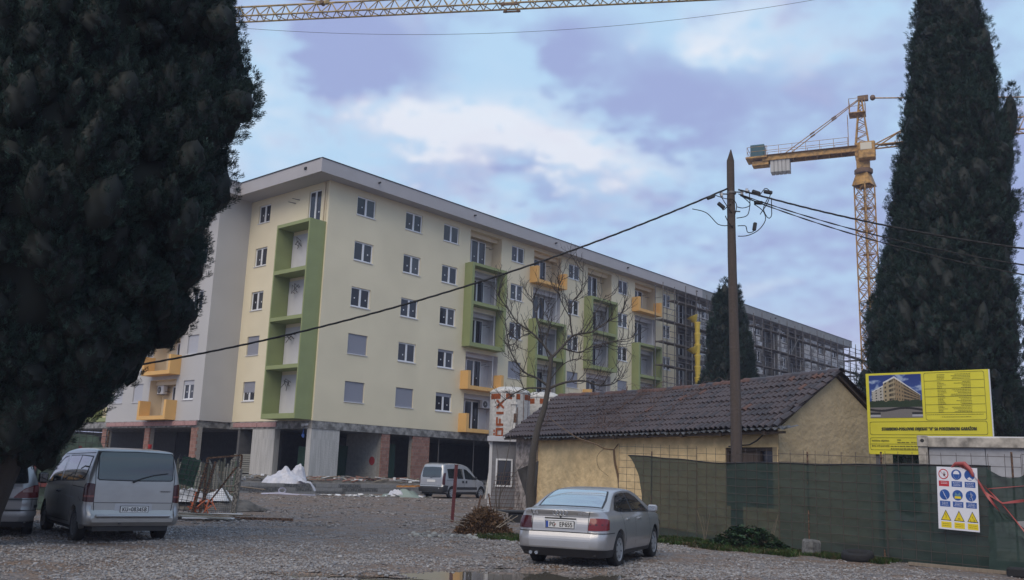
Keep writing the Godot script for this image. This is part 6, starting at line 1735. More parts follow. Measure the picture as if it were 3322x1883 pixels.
func make_silos() -> void:
	var wm := mat("silo_white", lin(0.58, 0.565, 0.54), 0.6, 0, "rust3", 0.5, "b_rough", 0.3, 0.2)
	var om := mat("silo_orange", lin(0.52, 0.13, 0.03), 0.6, 0, "rust3", 0.5)
	for k in 2:
		var c := [Vector3(0.10, 0.28, -51.0), Vector3(2.05, 0.28, -53.6)][k] as Vector3
		var s := thing("mortar_silo", ["white mortar silo with orange lettering on splayed legs beside the grey booth", "second white mortar silo, half hidden behind the tile roof"][k], "silo", c, 0.0, "mortar silos")
		var r := 1.12
		var top := 5.75
		part(s, "tank", MB.new().lathe(Vector3.ZERO, UP, [[0.25, 1.35], [r, 2.95], [r, top], [r * 0.93, top + 0.12], [r * 0.6, top + 0.3], [0.0, top + 0.36]], 40), wm)
		for i in 4:
			if i == 3: continue
			var P := []
			for j in 2:
				var row := PackedVector3Array()
				for a in 9:
					var t := PI * 0.5 + (i - 1.15) * 1.0 + (a / 8.0 - 0.5) * 0.72
					row.append(Vector3(cos(t) * (r + 0.008), top - 0.42 + j * 0.3, sin(t) * (r + 0.008)))
				P.append(row)
			var Q := P.duplicate(); Q.reverse()
			part(s, "orange_band", MB.new().grid(P).grid(Q), om)
		part(s, "rim_ring", MB.new().lathe(Vector3.ZERO, UP, [[r, top - 0.06], [r + 0.03, top - 0.05], [r + 0.03, top + 0.02], [r, top + 0.03]], 40), wm)
		part(s, "vertical_rib", MB.new().box(Vector3(0.22, 4.35, r + 0.03), Vector3(0.22, 2.6, 0.07)).box(Vector3(0.22, 5.1, r + 0.07), Vector3(0.34, 0.12, 0.1)), wm)
		part(s, "inspection_plate", MB.new().cbox(Vector3(0.3, 4.3, r + 0.06), Vector3(0.16, 0.5, 0.05), 0.01), M["rusty"])
		for q in [[-1, 1], [1, 1], [-1, -1], [1, -1]]:
			part(s, "leg", MB.new().cyl(Vector3(q[0] * 1.15, -0.1, q[1] * 1.15), Vector3(q[0] * 0.78, 3.05, q[1] * 0.78), 0.065, 0.065, 8), wm)
		for q in [[[-1.12, 0.15, 1.12], [-0.2, 1.35, 0.98]], [[-0.9, 1.9, 0.9], [0.3, 0.9, 1.0]], [[-1.1, 0.2, 1.1], [0.98, 1.5, 0.98]], [[1.1, 0.2, 1.1], [-0.96, 1.7, 0.96]], [[-1.1, 0.2, -1.1], [-0.95, 1.6, 0.95]]]:
			part(s, "brace", MB.new().cyl(Vector3(q[0][0], q[0][1], q[0][2]), Vector3(q[1][0], q[1][1], q[1][2]), 0.04, 0.04, 6), wm)
		part(s, "ladder", MB.new().cyl(Vector3(0.75, 3.0, r + 0.06), Vector3(0.75, 5.7, r - 0.2), 0.018, 0.018, 5).cyl(Vector3(1.0, 3.0, r - 0.2), Vector3(1.0, 5.7, r - 0.4), 0.018, 0.018, 5), M["rusty"])
		if k == 0:
			# letters run upwards, each laid on the curve of the tank
			var y := 2.62
			for ch in ["R", "Ö", "F", "I", "X"]:
				var ang := PI * 0.5 + 0.30
				var wch := 0.24 if ch == "I" else 0.56
				var n := Vector3(cos(ang), 0, sin(ang))
				# the letter's right points up, its top to the left
				var left := UP.cross(n) * -1.0
				part(s, "lettering", block_letter(ch), om, Transform3D(Basis(UP * 0.56, left * 0.42, n), n * (r + 0.004) + UP * y))
				y += wch + 0.06
		part(s, "rust_stain", MB.new().box(Vector3(0.42, 4.0, r - 0.02), Vector3(0.04, 1.8, 0.02)), M["rusty"])
		if k == 1: part(s, "filter_box", MB.new().cbox(Vector3(0.25, 6.0, 0.2), Vector3(0.35, 0.5, 0.35), 0.03), M["rusty"])

func block_letter(ch: String) -> MB:
	# heavy stencil strokes in a unit square, x along the word, y up the letter
	var q: Array = {"R": [[0.12, 0.0, 0.12, 1.0], [0.12, 0.88, 0.75, 0.88], [0.75, 0.88, 0.75, 0.55], [0.12, 0.5, 0.75, 0.5], [0.45, 0.5, 0.8, 0.0]],
		"Ö": [[0.12, 0.0, 0.12, 1.0], [0.8, 0.0, 0.8, 1.0], [0.12, 0.1, 0.8, 0.1], [0.12, 0.9, 0.8, 0.9], [0.3, 1.1, 0.3, 1.3], [0.62, 1.1, 0.62, 1.3]],
		"F": [[0.12, 0.0, 0.12, 1.0], [0.12, 0.88, 0.85, 0.88], [0.12, 0.48, 0.7, 0.48]], "I": [[0.15, 0.0, 0.15, 1.0]],
		"X": [[0.08, 0.0, 0.85, 1.0], [0.08, 1.0, 0.85, 0.0]]}[ch]
	var mb := MB.new()
	for i in q.size():
		var a := Vector3(q[i][0], q[i][1], 0.012 + i * 0.0012); var b := Vector3(q[i][2], q[i][3], a.z)
		var d := (b - a).normalized(); var s := Vector3(-d.y, d.x, 0) * 0.115
		mb.quad(a - s, b - s, b + s, a + s); mb.quad(a + s, b + s, b - s, a - s)
	return mb

func make_booth() -> void:
	var b := thing("guard_booth", "narrow grey panel booth with a white framed window beside the old house", "booth", Vector3(-0.72, 0.16, -39.3), -0.03)
	part(b, "wall_panel", MB.new().cbox(Vector3(0.75, 1.42, -0.9), Vector3(1.5, 2.72, 1.8), 0.01), mat("booth_grey", lin(0.215, 0.215, 0.235), 0.65, 0, "mottle", 0.6))
	part(b, "corner_trim", MB.new().box(Vector3(0.05, 1.42, 0.004), Vector3(0.12, 2.72, 0.02)).box(Vector3(-0.004, 1.42, -0.06), Vector3(0.02, 2.72, 0.12)), M["sill"])
	part(b, "roof_edge", MB.new().cbox(Vector3(0.72, 2.88, -0.85), Vector3(1.66, 0.22, 2.1), 0.01), mat("booth_white", lin(0.52, 0.53, 0.57), 0.5))
	var wf := MB.new()
	for q in [[0.64, 2.02, 0.72, 0.07], [0.64, 0.92, 0.72, 0.07]]: wf.box(Vector3(q[0], q[1], 0.025), Vector3(q[2], q[3], 0.06))
	for x in [0.315, 0.965]: wf.box(Vector3(x, 1.47, 0.025), Vector3(0.07, 1.03, 0.06))
	var w := part(b, "window", wf, M["white_frame"])
	part(w, "pane", MB.new().box(Vector3(0.64, 1.47, 0.012), Vector3(0.58, 1.03, 0.02)), M["pane"])
	var o := thing("old_mesh_sheet", "sagging rusty reinforcing mesh leaning on the grey booth", "wire mesh", Vector3(-0.35, 0.15, -37.6))
	var mb := MB.new()
	for i in 12: mb.cyl(Vector3(i * 0.15 - 0.35 + 0.12 * sin(i), 0.0, 0.2), Vector3(i * 0.15 + 0.02 * i, 1.45 + 0.03 * i, -0.5), 0.009, 0.009, 4, false)
	for j in 10: mb.cyl(Vector3(-0.4 + j * 0.04, 0.1 + j * 0.15, 0.15 - j * 0.07), Vector3(1.6, 0.12 + j * 0.16, 0.1 - j * 0.07), 0.009, 0.009, 4, false)
	part(o, "mesh_wires", mb, mat("rust_wire2", lin(0.10, 0.065, 0.05), 0.85))
	var tr := []
	for j in 9:
		var row := PackedVector3Array()
		for i in 9:
			var k := j / 8.0; var t := i / 8.0
			row.append(Vector3(lerpf(lerpf(1.0, 0.42, pow(k, 0.8)), lerpf(1.12, 1.2, k), t), 0.35 + k * 1.75 - 0.35 * (1.0 - t) * k, -34.1 + nz.get_noise_2d(t * 2.0, k * 2.0) * 0.15))
		tr.append(row)
	var cv := single("dark_tarpaulin", MB.new().grid(tr), mat("tarp_dark", lin(0.05, 0.048, 0.048), 0.7), "dark grey tarpaulin scrap hanging behind the bare tree trunk", "tarpaulin")
	var bx := thing("black_crate", "black plastic crate lid resting on a box beside the silver saloon", "crate", Vector3(0.42, 0.02, -30.2), 0.1)
	part(bx, "crate", MB.new().cbox(Vector3(0.1, 0.18, 0), Vector3(0.75, 0.34, 0.5), 0.02), M["black"])
	part(bx, "lid", MB.new().cbox(Vector3(-0.05, 0.39, 0), Vector3(1.15, 0.07, 0.65), 0.015), mat("black_lid", lin(0.03, 0.03, 0.034), 0.4))

func make_gate() -> void:
	# a rusty gate frame standing open, its post, and a leaning mesh frame
	var g := thing("mesh_gate", "rusty mesh gate frame with crossed bars standing open on the left", "gate", Vector3(-8.93, 0.02, -27.6), 0.0)
	var a := Vector3(0, 0.28, 0); var b := Vector3(0, 1.74, 0.0); var c := Vector3(1.03, 1.86, 0.0); var d := Vector3(0.86, 0.15, 0.0)
	var bars := [[a, b, 0.05], [b, c, 0.055], [Vector3(0.96, 0.12, 0), c, 0.05], [Vector3(0.0, 0.12, 0), d, 0.05]]
	for q in bars: part(g, "frame_bar", MB.new().beam(q[0], q[1], 0.05, 0.05), M["rusty"])
	part(g, "cross_bar", MB.new().beam(b + Vector3(0.05, -0.05, 0.02), Vector3(0.85, 0.45, 0.02), 0.035, 0.05), M["wood_grey"])
	part(g, "cross_bar", MB.new().beam(Vector3(0.05, 0.25, 0.045), c + Vector3(-0.12, -0.35, 0.045), 0.035, 0.045), M["rusty"])
	var mm := MB.new()
	for i in 16: mm.cyl(Vector3(0.05 + i * 0.057, 0.15, -0.02), Vector3(0.05 + i * 0.06, 1.75, -0.02), 0.0035, 0.0035, 4, false)
	for i in 26: mm.cyl(Vector3(0.03, 0.16 + i * 0.062, -0.022), Vector3(0.95, 0.16 + i * 0.063, -0.022), 0.0035, 0.0035, 4, false)
	part(g, "mesh_wires", mm, M["wire"])
	var p := single("gate_post", MB.new().cbox(Vector3(0, 0.72, 0), Vector3(0.15, 1.62, 0.15), 0.01), mat("post_paint", lin(0.34, 0.30, 0.25), 0.8, 0, "rust", 1.1), "thick peeling cream and rust gate post", "gate post", Vector3(-7.98, -0.05, -27.5))
	p.rotation.z = -0.045
	var l := thing("leaning_mesh_frame", "rusty lattice frame with green netting leaning beside the gate", "mesh frame", Vector3(-9.35, 0.0, -26.9), 0.15)
	l.rotation.z = -0.19
	for x in [0.30, 0.52]: part(l, "frame_bar", MB.new().beam(Vector3(x, 0, 0), Vector3(x, 1.8, -0.1), 0.09, 0.06), M["rusty"])
	var lw := MB.new()
	for i in 12: lw.cyl(Vector3(-0.5, 0.12 + i * 0.14, 0.03), Vector3(0.6, 0.14 + i * 0.145, 0.0), 0.008, 0.008, 4, false)
	for i in 8: lw.cyl(Vector3(-0.5 + i * 0.14, 0.05, 0.03), Vector3(-0.5 + i * 0.14, 1.8, -0.06), 0.008, 0.008, 4, false)
	part(l, "mesh_wires", lw, M["wire"])
	part(l, "green_scrap", cloth(Vector3(-0.4, 0.95, -0.04), Vector3(0.12, 0.95, -0.04), 0.8, 8, 8, 0.06, 8.0), M["green_net"])

func make_left_fence() -> void:
	var f := thing("graffiti_fence", "wire mesh fence with green sheeting and red painted letters behind the minivan", "fence", Vector3(-15.6, 0.0, -28.1))
	var sh := mat("green_sheet", lin(0.085, 0.135, 0.105), 0.7, 0, "stain", 0.3, "b_cloth", 0.4, 0.8)
	var rows := []
	for j in 13:
		var row := PackedVector3Array()
		for i in 27:
			var t := i / 26.0; var s := j / 12.0
			var top := 2.28 + 0.10 * sin(t * 3.0) - (0.35 * pow(maxf(0.0, (t - 0.9) * 10.0), 2.0))
			row.append(Vector3(t * 3.4 - (0.08 * pow(s, 4.0) if t > 0.95 else 0.0), s * top, nz.get_noise_2d(t * 4.0, s * 2.0) * 0.05))
		rows.append(row)
	part(f, "sheet", MB.new().grid(rows), sh)
	var wm := MB.new()
	for i in 18: wm.cyl(Vector3(i * 0.2, 0, 0.09), Vector3(i * 0.2, 2.5, 0.09), 0.008, 0.008, 4, false)
	for j in 13: wm.cyl(Vector3(-0.1, 0.1 + j * 0.2, 0.095), Vector3(3.5, 0.1 + j * 0.2, 0.095), 0.008, 0.008, 4, false)
	part(f, "mesh_wires", wm, M["wire"])
	var red := mat("red_letters", lin(0.14, 0.035, 0.035), 0.8)
	for q in [["E", 1.55, 0.95], ["A", 2.6, 1.05]]:
		var lt := text(q[0], 0.8, 0.004)
		var bb := lt.get_aabb()
		part(f, "painted_letter", lt, red, Transform3D(Basis(Vector3(0.62 / bb.size.x, 0, 0), Vector3(0.12, 1.25 / bb.size.y, 0), Vector3(0, 0, 1)), Vector3(q[1] + 0.0, 1.35, 0.07)))
	for x in [0.05, 1.7, 3.4]: part(f, "post", MB.new().cyl(Vector3(x, 0, -0.07), Vector3(x, 2.5, -0.07), 0.03, 0.03, 7), M["rusty"])
	# rough picket fence further back
	var pk := thing("picket_fence", "uneven weathered green and grey picket fence behind the gate", "fence", Vector3(-14.4, 0.85, -36.8), 0.06)
	var cols := [mat("picket_green", lin(0.11, 0.145, 0.11), 0.9, 0, "streak", 1.0), mat("picket_grey", lin(0.21, 0.21, 0.185), 0.9, 0, "streak", 1.0), mat("picket_dark", lin(0.07, 0.075, 0.06), 0.9)]
	for i in 34:
		var h := R(1.25, 1.65)
		part(pk, "picket", MB.new().prism([Vector2(-0.04, 0), Vector2(0.04, 0), Vector2(0.04, h - 0.06), Vector2(0.0, h), Vector2(-0.04, h - 0.06)], Transform3D(Basis(Vector3(0, 0, 1), R(-0.03, 0.03)), Vector3(i * 0.108, R(-0.7, -0.5), R(-0.02, 0.02))), 0.025), cols[rng.randi() % 3])
	for y in [-0.2, 0.55]: part(pk, "rail", MB.new().box(Vector3(1.85, y, -0.03), Vector3(3.8, 0.08, 0.04)), M["wood"])
	var pk2 := thing("leaning_pickets", "loose dark picket panel leaning between the gate and the building", "fence", Vector3(-11.5, 0.3, -34.5), -0.3)
	for i in 12:
		part(pk2, "picket", MB.new().box(Vector3(i * 0.13, 0.62 + R(-0.1, 0.1), 0), Vector3(0.07, 1.35, 0.03), Basis(Vector3(0, 0, 1), R(-0.04, 0.04))), cols[1 + rng.randi() % 2])
	for y in [0.3, 1.0]: part(pk2, "rail", MB.new().box(Vector3(0.75, y, -0.03), Vector3(1.7, 0.07, 0.03)), M["wood"])
	single("red_bucket", MB.new().lathe(Vector3.ZERO, UP, [[0.0, 0.0], [0.06, 0.0], [0.08, 0.17], [0.07, 0.17], [0.055, 0.02], [0.0, 0.02]], 14), mat("red_plastic", lin(0.45, 0.03, 0.03), 0.4), "small bright red bucket hung on a picket of the weathered fence", "bucket", Vector3(-14.2, 2.1, -36.7))

func drape(a: Vector3, rx: float, rz: float, h: float, sd: float, turn := 0.0) -> MB:
	# a crumpled sheet thrown over something
	var rows := []
	for i in 19:
		var row := PackedVector3Array()
		for j in 33:
			var t := TAU * j / 32.0; var k := 1.0 - i / 18.0
			var rr := k * (1.0 + 0.35 * nz.get_noise_2d(cos(t) * 0.9 + sd, sin(t) * 0.9) + 0.03 * sin(t * 7.0 + sd))
			var y := h * pow(maxf(0.0, 1.0 - pow(k, 1.6)), 0.8) * (0.75 + 0.55 * nz.get_noise_2d(cos(t) * k * 0.8 + sd * 2.0, sin(t) * k * 0.8))
			row.append(a + Vector3(cos(t + turn) * rr * rx, maxf(0.015, y + 0.05 * nz.get_noise_2d(cos(t) * k * 3.0 + sd, sin(t) * k * 3.0)), sin(t + turn) * rr * rz))
		row[32] = row[0]
		rows.append(row)
	return MB.new().grid(rows, true)

func make_heaps() -> void:
	var wp := mat("white_sheet", lin(0.60, 0.60, 0.66), 0.4, 0, "mottle", 0.9, "b_cloth", 1.1, 2.2); wp.backlight_enabled = true; wp.backlight = Color(0.25, 0.25, 0.28)
	var pl := thing("plastic_sheet", "crumpled white plastic sheet thrown over the platform edge", "plastic sheet", Vector3(-10.35, 0.78, -44.6))
	part(pl, "sheet", drape(Vector3(-0.4, 0, 0), 1.05, 0.6, 0.85, 2.0), wp)
	part(pl, "sheet_fold", drape(Vector3(0.25, 0.05, -0.35), 0.55, 0.35, 1.15, 7.0), wp)
	var tail := []
	for i in 9:
		var row := PackedVector3Array()
		for j in 6:
			var t := i / 8.0; var s := j / 5.0 - 0.5
			row.append(Vector3(0.45 + t * 0.95, 0.16 - t * 0.08 - pow(maxf(0.0, t - 0.6) * 2.0, 1.5) * 0.5 + nz.get_noise_2d(t * 4.0, s * 4.0) * 0.08, 0.25 + s * (0.9 - t * 0.5) + t * 0.55))
		tail.append(row)
	part(pl, "trailing_corner", MB.new().grid(tail), wp)
	var rl := thing("foam_strips", "white foam strips lying along the foot of the block wall", "foam strip", Vector3(-11.0, 0.24, -44.35), 0.25)
	for i in 3: part(rl, "strip", MB.new().tube([Vector3(-0.6, 0.05, i * 0.1), Vector3(0.2, 0.07, i * 0.12 - 0.1), Vector3(1.0, 0.03, i * 0.1), Vector3(1.9, 0.04, 0.25 + i * 0.12)], [0.03, 0.07, 0.06, 0.03], 6), mat("foam_blue", lin(0.50, 0.50, 0.62), 0.7))
	var lp := []
	for i in 13: lp.append(Vector3(0.35 + cos(i * 0.5) * 0.16, 0.22 + sin(i * 0.5) * 0.12, 0.1))
	part(rl, "curl", MB.new().tube(lp, 0.04, 6), M["foam_blue"])
	# wrapped bundle by the small van
	var bd := thing("wrapped_bundle", "bundle wrapped in pale green sheeting beside the small van", "bundle", Vector3(-5.35, 0.23, -47.6), -0.3)
	part(bd, "wrapping", drape(Vector3(0, 0, 0), 1.05, 0.5, 0.5, 4.0), mat("pale_green", lin(0.22, 0.275, 0.25), 0.6, 0, "soft", 0.5))
	part(bd, "white_wrap", drape(Vector3(-0.1, 0.1, 0.2), 0.45, 0.3, 0.42, 9.0), wp)
	var fr := MB.new()
	for i in 3: fr.box(Vector3(0.3, 0.50, -0.25 + i * 0.22), Vector3(1.1, 0.04, 0.05))
	for i in 4: fr.box(Vector3(-0.2 + i * 0.33, 0.545, -0.03), Vector3(0.06, 0.04, 0.55))
	var pal := single("orange_formwork_frame", fr, mat("orange_wood", lin(0.50, 0.22, 0.06), 0.7), "orange formwork frame lying on the green wrapped bundle", "formwork frame", Vector3(-5.25, 0.27, -47.7))
	pal.rotation = Vector3(0.05, -0.3, 0.04)
	# scraps: one by one
	var kinds := {"foam_scrap": ["styro", "piece of white foam lying on the mud by the block wall", Vector3(0.35, 0.08, 0.25)], "board": ["wood_grey", "grey board lying on the mud by the block wall", Vector3(0.9, 0.04, 0.14)], "paper_scrap": ["sill", "torn pale wrapper lying on the mud by the block wall", Vector3(0.3, 0.02, 0.22)]}
	for i in 48:
		var nm: String = ["foam_scrap", "board", "paper_scrap"][i % 3]
		var q: Array = kinds[nm]
		var t := rng.randf()
		var at := Vector3(lerpf(-9.0, -4.2, t) + R(-0.6, 0.6), 0, lerpf(-46.4, -48.6, t) + R(-0.3, 1.4))
		at.y = gh(at.x, at.z) + 0.03
		var spot := "below the white plastic sheet" if at.x < -7.4 else ("between the plastic sheet and the green bundle" if at.x < -5.8 else "beside the green wrapped bundle")
		var o := single(nm, MB.new().cbox(Vector3.ZERO, q[2] * R(0.5, 1.15), 0.004), M[q[0]], q[1].replace("by the block wall", spot), nm.replace("_", " "), at, nm.replace("_", " ") + "s " + spot)
		o.rotation = Vector3(R(-0.3, 0.3), R(0, TAU), R(-0.3, 0.3))
	# planks and pallets at the foot of the gate
	for i in 16:
		var at := Vector3(R(-9.6, -7.3), 0, R(-27.2, -26.0))
		at.y = gh(at.x, at.z) + 0.03 + R(0.0, 0.14)
		var ln := R(0.7, 1.8)
		var o := single("gate_plank", MB.new().cbox(Vector3.ZERO, Vector3(ln, 0.035, R(0.1, 0.22)), 0.004), [M["wood_grey"], M["sill"], M["wood"], M["rusty"]][i % 4], ["grey weathered plank in the stack at the foot of the gate", "white painted plank in the stack at the foot of the gate", "brown plank in the stack at the foot of the gate", "rusty flat bar in the stack at the foot of the gate"][i % 4], "plank", at, ["grey planks at the gate", "white planks at the gate", "brown planks at the gate", "rusty bars at the gate"][i % 4])
		o.rotation = Vector3(R(-0.05, 0.05), R(-0.35, 0.35), R(-0.04, 0.04))
	var rb := single("rusty_beam", MB.new().box(Vector3.ZERO, Vector3(1.5, 0.07, 0.08)), M["rusty"], "long rusty beam lying on the ground right of the gate", "beam", Vector3(-6.9, 0.08, -27.2)); rb.rotation.y = 0.08
	# tangle of white sheeting and poles between the van and the gate
	var tg := thing("rubbish_heap", "heap of white sheeting, poles and scrap behind the gate", "rubbish heap", Vector3(-10.0, 0.1, -31.0))
	part(tg, "heap_base", drape(Vector3(0.2, 0, 0), 1.9, 0.9, 0.55, 3.0), M["earth"])
	part(tg, "white_sheeting", drape(Vector3(-0.3, 0.25, 0.35), 0.85, 0.45, 0.55, 5.0), M["styro2"])
	part(tg, "white_sheeting", drape(Vector3(0.5, 0.3, 0.1), 0.6, 0.4, 0.5, 8.0), M["styro"])
	for i in 14:
		var a := Vector3(R(-1.5, 1.3), R(0.3, 0.9), R(-0.4, 0.5))
		part(tg, "pole", MB.new().cyl(a, a + Vector3(R(-1.2, 1.2), R(-0.35, 0.3), R(-0.4, 0.4)), 0.025, 0.02, 5), [M["wood"], M["wood_grey"], M["rusty"], M["sill"]][i % 4])
	var og := thing("orange_barrier_net", "torn orange barrier netting hanging beside the gate", "barrier netting", Vector3(-9.0, 0.0, -27.1))
	var om := mat("orange_net", lin(0.80, 0.22, 0.10), 0.6)
	for i in 16:
		var a := Vector3(R(-0.2, 0.55), R(0.35, 0.75), R(-0.05, 0.1))
		part(og, "strand", MB.new().tube([a, a + Vector3(R(-0.2, 0.2), R(-0.2, 0.05), 0.02), a + Vector3(R(-0.3, 0.3), R(-0.45, -0.15), 0.0)], R(0.012, 0.03), 5), om)

func leaf_mesh(n: int, w: float, sd: int, droop: float) -> ArrayMesh:
	# a small clump of broad leaves
	var r := RandomNumberGenerator.new(); r.seed = sd
	var mb := MB.new()
	for i in n:
		var t := TAU * i / n + r.randf_range(-0.4, 0.4)
		var d := Vector3(cos(t), r.randf_range(0.3, 1.1), sin(t)).normalized()
		var l := r.randf_range(0.6, 1.0)
		var s := d.cross(UP).normalized() * w * r.randf_range(0.7, 1.2)
		var a := d * l * 0.25; var m := d * l * 0.65; var e := d * l + UP * -droop * l
		mb.quad(a, m - s, e, m + s)
		mb.quad(a, m + s, e, m - s)
	return mb.mesh()

func grass_mesh(n: int, sd: int) -> ArrayMesh:
	var r := RandomNumberGenerator.new(); r.seed = sd
	var mb := MB.new()
	for i in n:
		var o := Vector3(r.randf_range(-0.5, 0.5), 0, r.randf_range(-0.5, 0.5))
		var l := Vector3(r.randf_range(-0.5, 0.5), r.randf_range(0.5, 1.0), r.randf_range(-0.5, 0.5))
		var s := Vector3(r.randf_range(-1, 1), 0, r.randf_range(-1, 1)).normalized() * 0.035
		var m := o + l * 0.6 + UP * 0.08
		mb.quad(o - s, o + s, m + s * 0.7, m - s * 0.7); mb.tri(m - s * 0.7, m + s * 0.7, o + l)
		mb.quad(o + s, o - s, m - s * 0.7, m + s * 0.7); mb.tri(m + s * 0.7, m - s * 0.7, o + l)
	return mb.mesh()

func make_plants() -> void:
	var gm := mat("grass", Color.WHITE, 0.8); gm.vertex_color_use_as_albedo = true; gm.backlight_enabled = true; gm.backlight = Color(0.15, 0.2, 0.05)
	var gs := [grass_mesh(14, 1), grass_mesh(14, 2)]
	# [along fence] grass strip, and the patch left of the saloon
	var spots := [[], []]; var cs := [PackedColorArray(), PackedColorArray()]
	for i in 5200:
		var p: Vector3
		if i < 3600:
			var s := R(1.5, 8.3)
			p = fp(s, 0, 0.1 + pow(rng.randf(), 1.3) * (1.35 if s < 6.5 else 0.7))
			if nz.get_noise_2d(p.x * 0.9, p.z * 0.9) < -0.12 and rng.randf() < 0.8: continue
		else:
			p = Vector3(R(-0.75, 1.2), 0, R(-25.0, -22.6))
			var e := pow((p.x - 0.35) / 0.95, 2.0) + pow((p.z + 23.6) / 1.0, 2.0)
			if e > 1.0 + nz.get_noise_2d(p.x * 2.0, p.z * 2.0) * 0.6: continue
		p.y = gh(p.x, p.z) - 0.005
		var k := i % 2
		var sc := R(0.06, 0.14)
		spots[k].append(Transform3D(Basis(UP, R(0, TAU)).scaled(Vector3(sc * 1.5, sc, sc * 1.5)), p))
		var b := R(0.7, 1.3)
		var c := Color(0.055 * b, 0.105 * b, 0.022 * b)
		if rng.randf() < 0.25: c = Color(0.14 * b, 0.115 * b, 0.055 * b)
		cs[k].append(c)
	for k in 2:
		var o := multi(self, "grass", gs[k], gm, spots[k], cs[k]); o.set_meta("kind", "stuff"); meta(o, "short green grass along the netting and left of the silver saloon", "grass")
	# creeper at the foot of the netting
	var lm := mat("creeper_leaf", Color.WHITE, 0.5); lm.vertex_color_use_as_albedo = true; lm.backlight_enabled = true; lm.backlight = Color(0.08, 0.14, 0.04)
	var lf := leaf_mesh(6, 0.34, 4, 0.3)
	var iv := thing("creeper_bush", "low spreading dark green leafy bush in front of the netting", "bush", fp(4.55, 0.0, 0.35))
	var xf := []; var cc := PackedColorArray()
	for i in 620:
		var a := R(0, TAU); var q := sqrt(rng.randf())
		var loc := F_D * cos(a) * q * 1.15 + F_N * sin(a) * q * 0.45
		var h := 0.50 * (1.0 - q * q) * R(0.3, 1.0) + 0.03
		xf.append(Transform3D(Basis.from_euler(Vector3(R(-0.5, 0.5), R(0, TAU), R(-0.5, 0.5))).scaled(Vector3.ONE * R(0.07, 0.13)), loc + UP * (h + gh(iv.position.x + loc.x, iv.position.z + loc.z))))
		var b := R(0.6, 1.35)
		cc.append(Color(0.035 * b, 0.085 * b, 0.03 * b))
	var lo := multi(iv, "leaves", lf, lm, xf, cc); lo.set_meta("kind", "stuff")
	var st := MB.new()
	for i in 12:
		var a := R(0, TAU)
		st.tube([Vector3(0, 0.0, 0), F_D * cos(a) * 0.5 + F_N * sin(a) * 0.2 + UP * 0.2, F_D * cos(a) * 0.9 + F_N * sin(a) * 0.35 + UP * R(0.1, 0.35)], [0.012, 0.008, 0.004], 5)
	part(iv, "stems", st, M["wood"])
	# dry stalks
	for q in [[5.2, 0.3, "tall thin dry stalk standing in the leafy bush"], [3.1, 0.25, "short bent dry stalk beside the front wheel of the saloon"]]:
		var s := MB.new()
		var b := fp(q[0], 0.0, q[1])
		for i in 3: s.tube([b, b + Vector3(R(-0.1, 0.1), 0.35, R(-0.1, 0.1)), b + Vector3(R(-0.25, 0.25), R(0.6, 0.85), R(-0.2, 0.2))], [0.007, 0.005, 0.003], 4)
		single("dry_stalk", s, M["wood"], q[2], "stalk")
	# heap of dry brown cuttings left of the saloon
	var hp := thing("brushwood_heap", "heap of dry brown conifer cuttings left of the silver saloon", "brushwood heap", Vector3(-0.55, 0.0, -24.9))
	var tw := []
	var tm := mat("dry_twig", Color.WHITE, 0.9); tm.vertex_color_use_as_albedo = true
	var tc := PackedColorArray()
	var sp := spray_mesh(9, 0.05, 77)
	for i in 1500:
		var a := R(0, TAU); var q := pow(rng.randf(), 0.7)
		var h := 0.62 * (1.0 - q * q) * R(0.2, 1.0)
		tw.append(Transform3D(Basis.from_euler(Vector3(R(-1.2, 1.2), R(0, TAU), R(-1.2, 1.2))).scaled(Vector3.ONE * R(0.14, 0.3)), Vector3(cos(a) * q * 0.72, h, sin(a) * q * 0.7)))
		var b := R(0.5, 1.3)
		tc.append(Color(0.22 * b, 0.13 * b, 0.07 * b))
	var t2 := multi(hp, "cuttings", sp, tm, tw, tc); t2.set_meta("kind", "stuff")
	part(hp, "heap_core", drape(Vector3.ZERO, 0.6, 0.55, 0.6, 6.0), mat("heap_core", lin(0.06, 0.04, 0.025), 0.95))
	for i in 9:
		var a := Vector3(R(-0.6, 0.7), R(0.1, 0.5), R(-0.4, 0.5))
		part(hp, "branch", MB.new().tube([a, a + Vector3(R(-0.4, 0.4), R(-0.1, 0.2), R(-0.3, 0.3)), a + Vector3(R(-0.8, 0.9), R(-0.1, 0.35), R(-0.5, 0.5))], [0.028, 0.02, 0.01], 6), M["wood"])
	# broken wooden frame behind it
	var wf := thing("broken_stool", "broken brown wooden frame standing behind the brushwood heap", "wooden frame", Vector3(-0.72, 0.1, -32.2), 0.3)
	for q in [[Vector3(-0.25, 0, 0), Vector3(-0.12, 0.75, 0)], [Vector3(0.3, 0, 0), Vector3(0.15, 0.8, 0)], [Vector3(-0.2, 0, -0.3), Vector3(-0.05, 0.7, -0.3)], [Vector3(-0.22, 0.25, 0.02), Vector3(0.28, 0.28, 0.02)], [Vector3(-0.3, 0.05, 0.1), Vector3(0.6, 0.12, 0.2)], [Vector3(0.1, 0.1, 0.2), Vector3(1.0, 0.32, 0.1)]]:
		part(wf, "slat", MB.new().beam(q[0], q[1], 0.07, 0.04), M["rusty"])
	# pale rubble stones edging the track
	var stn := MB.new().cbox(Vector3.ZERO, Vector3(1, 0.6, 0.8), 0.16).mesh()
	var sms := [mat("pale_stone", lin(0.33, 0.33, 0.31), 0.85, 0, "mottle", 2.0), mat("mid_stone", lin(0.2, 0.2, 0.195), 0.85, 0, "mottle", 2.0)]
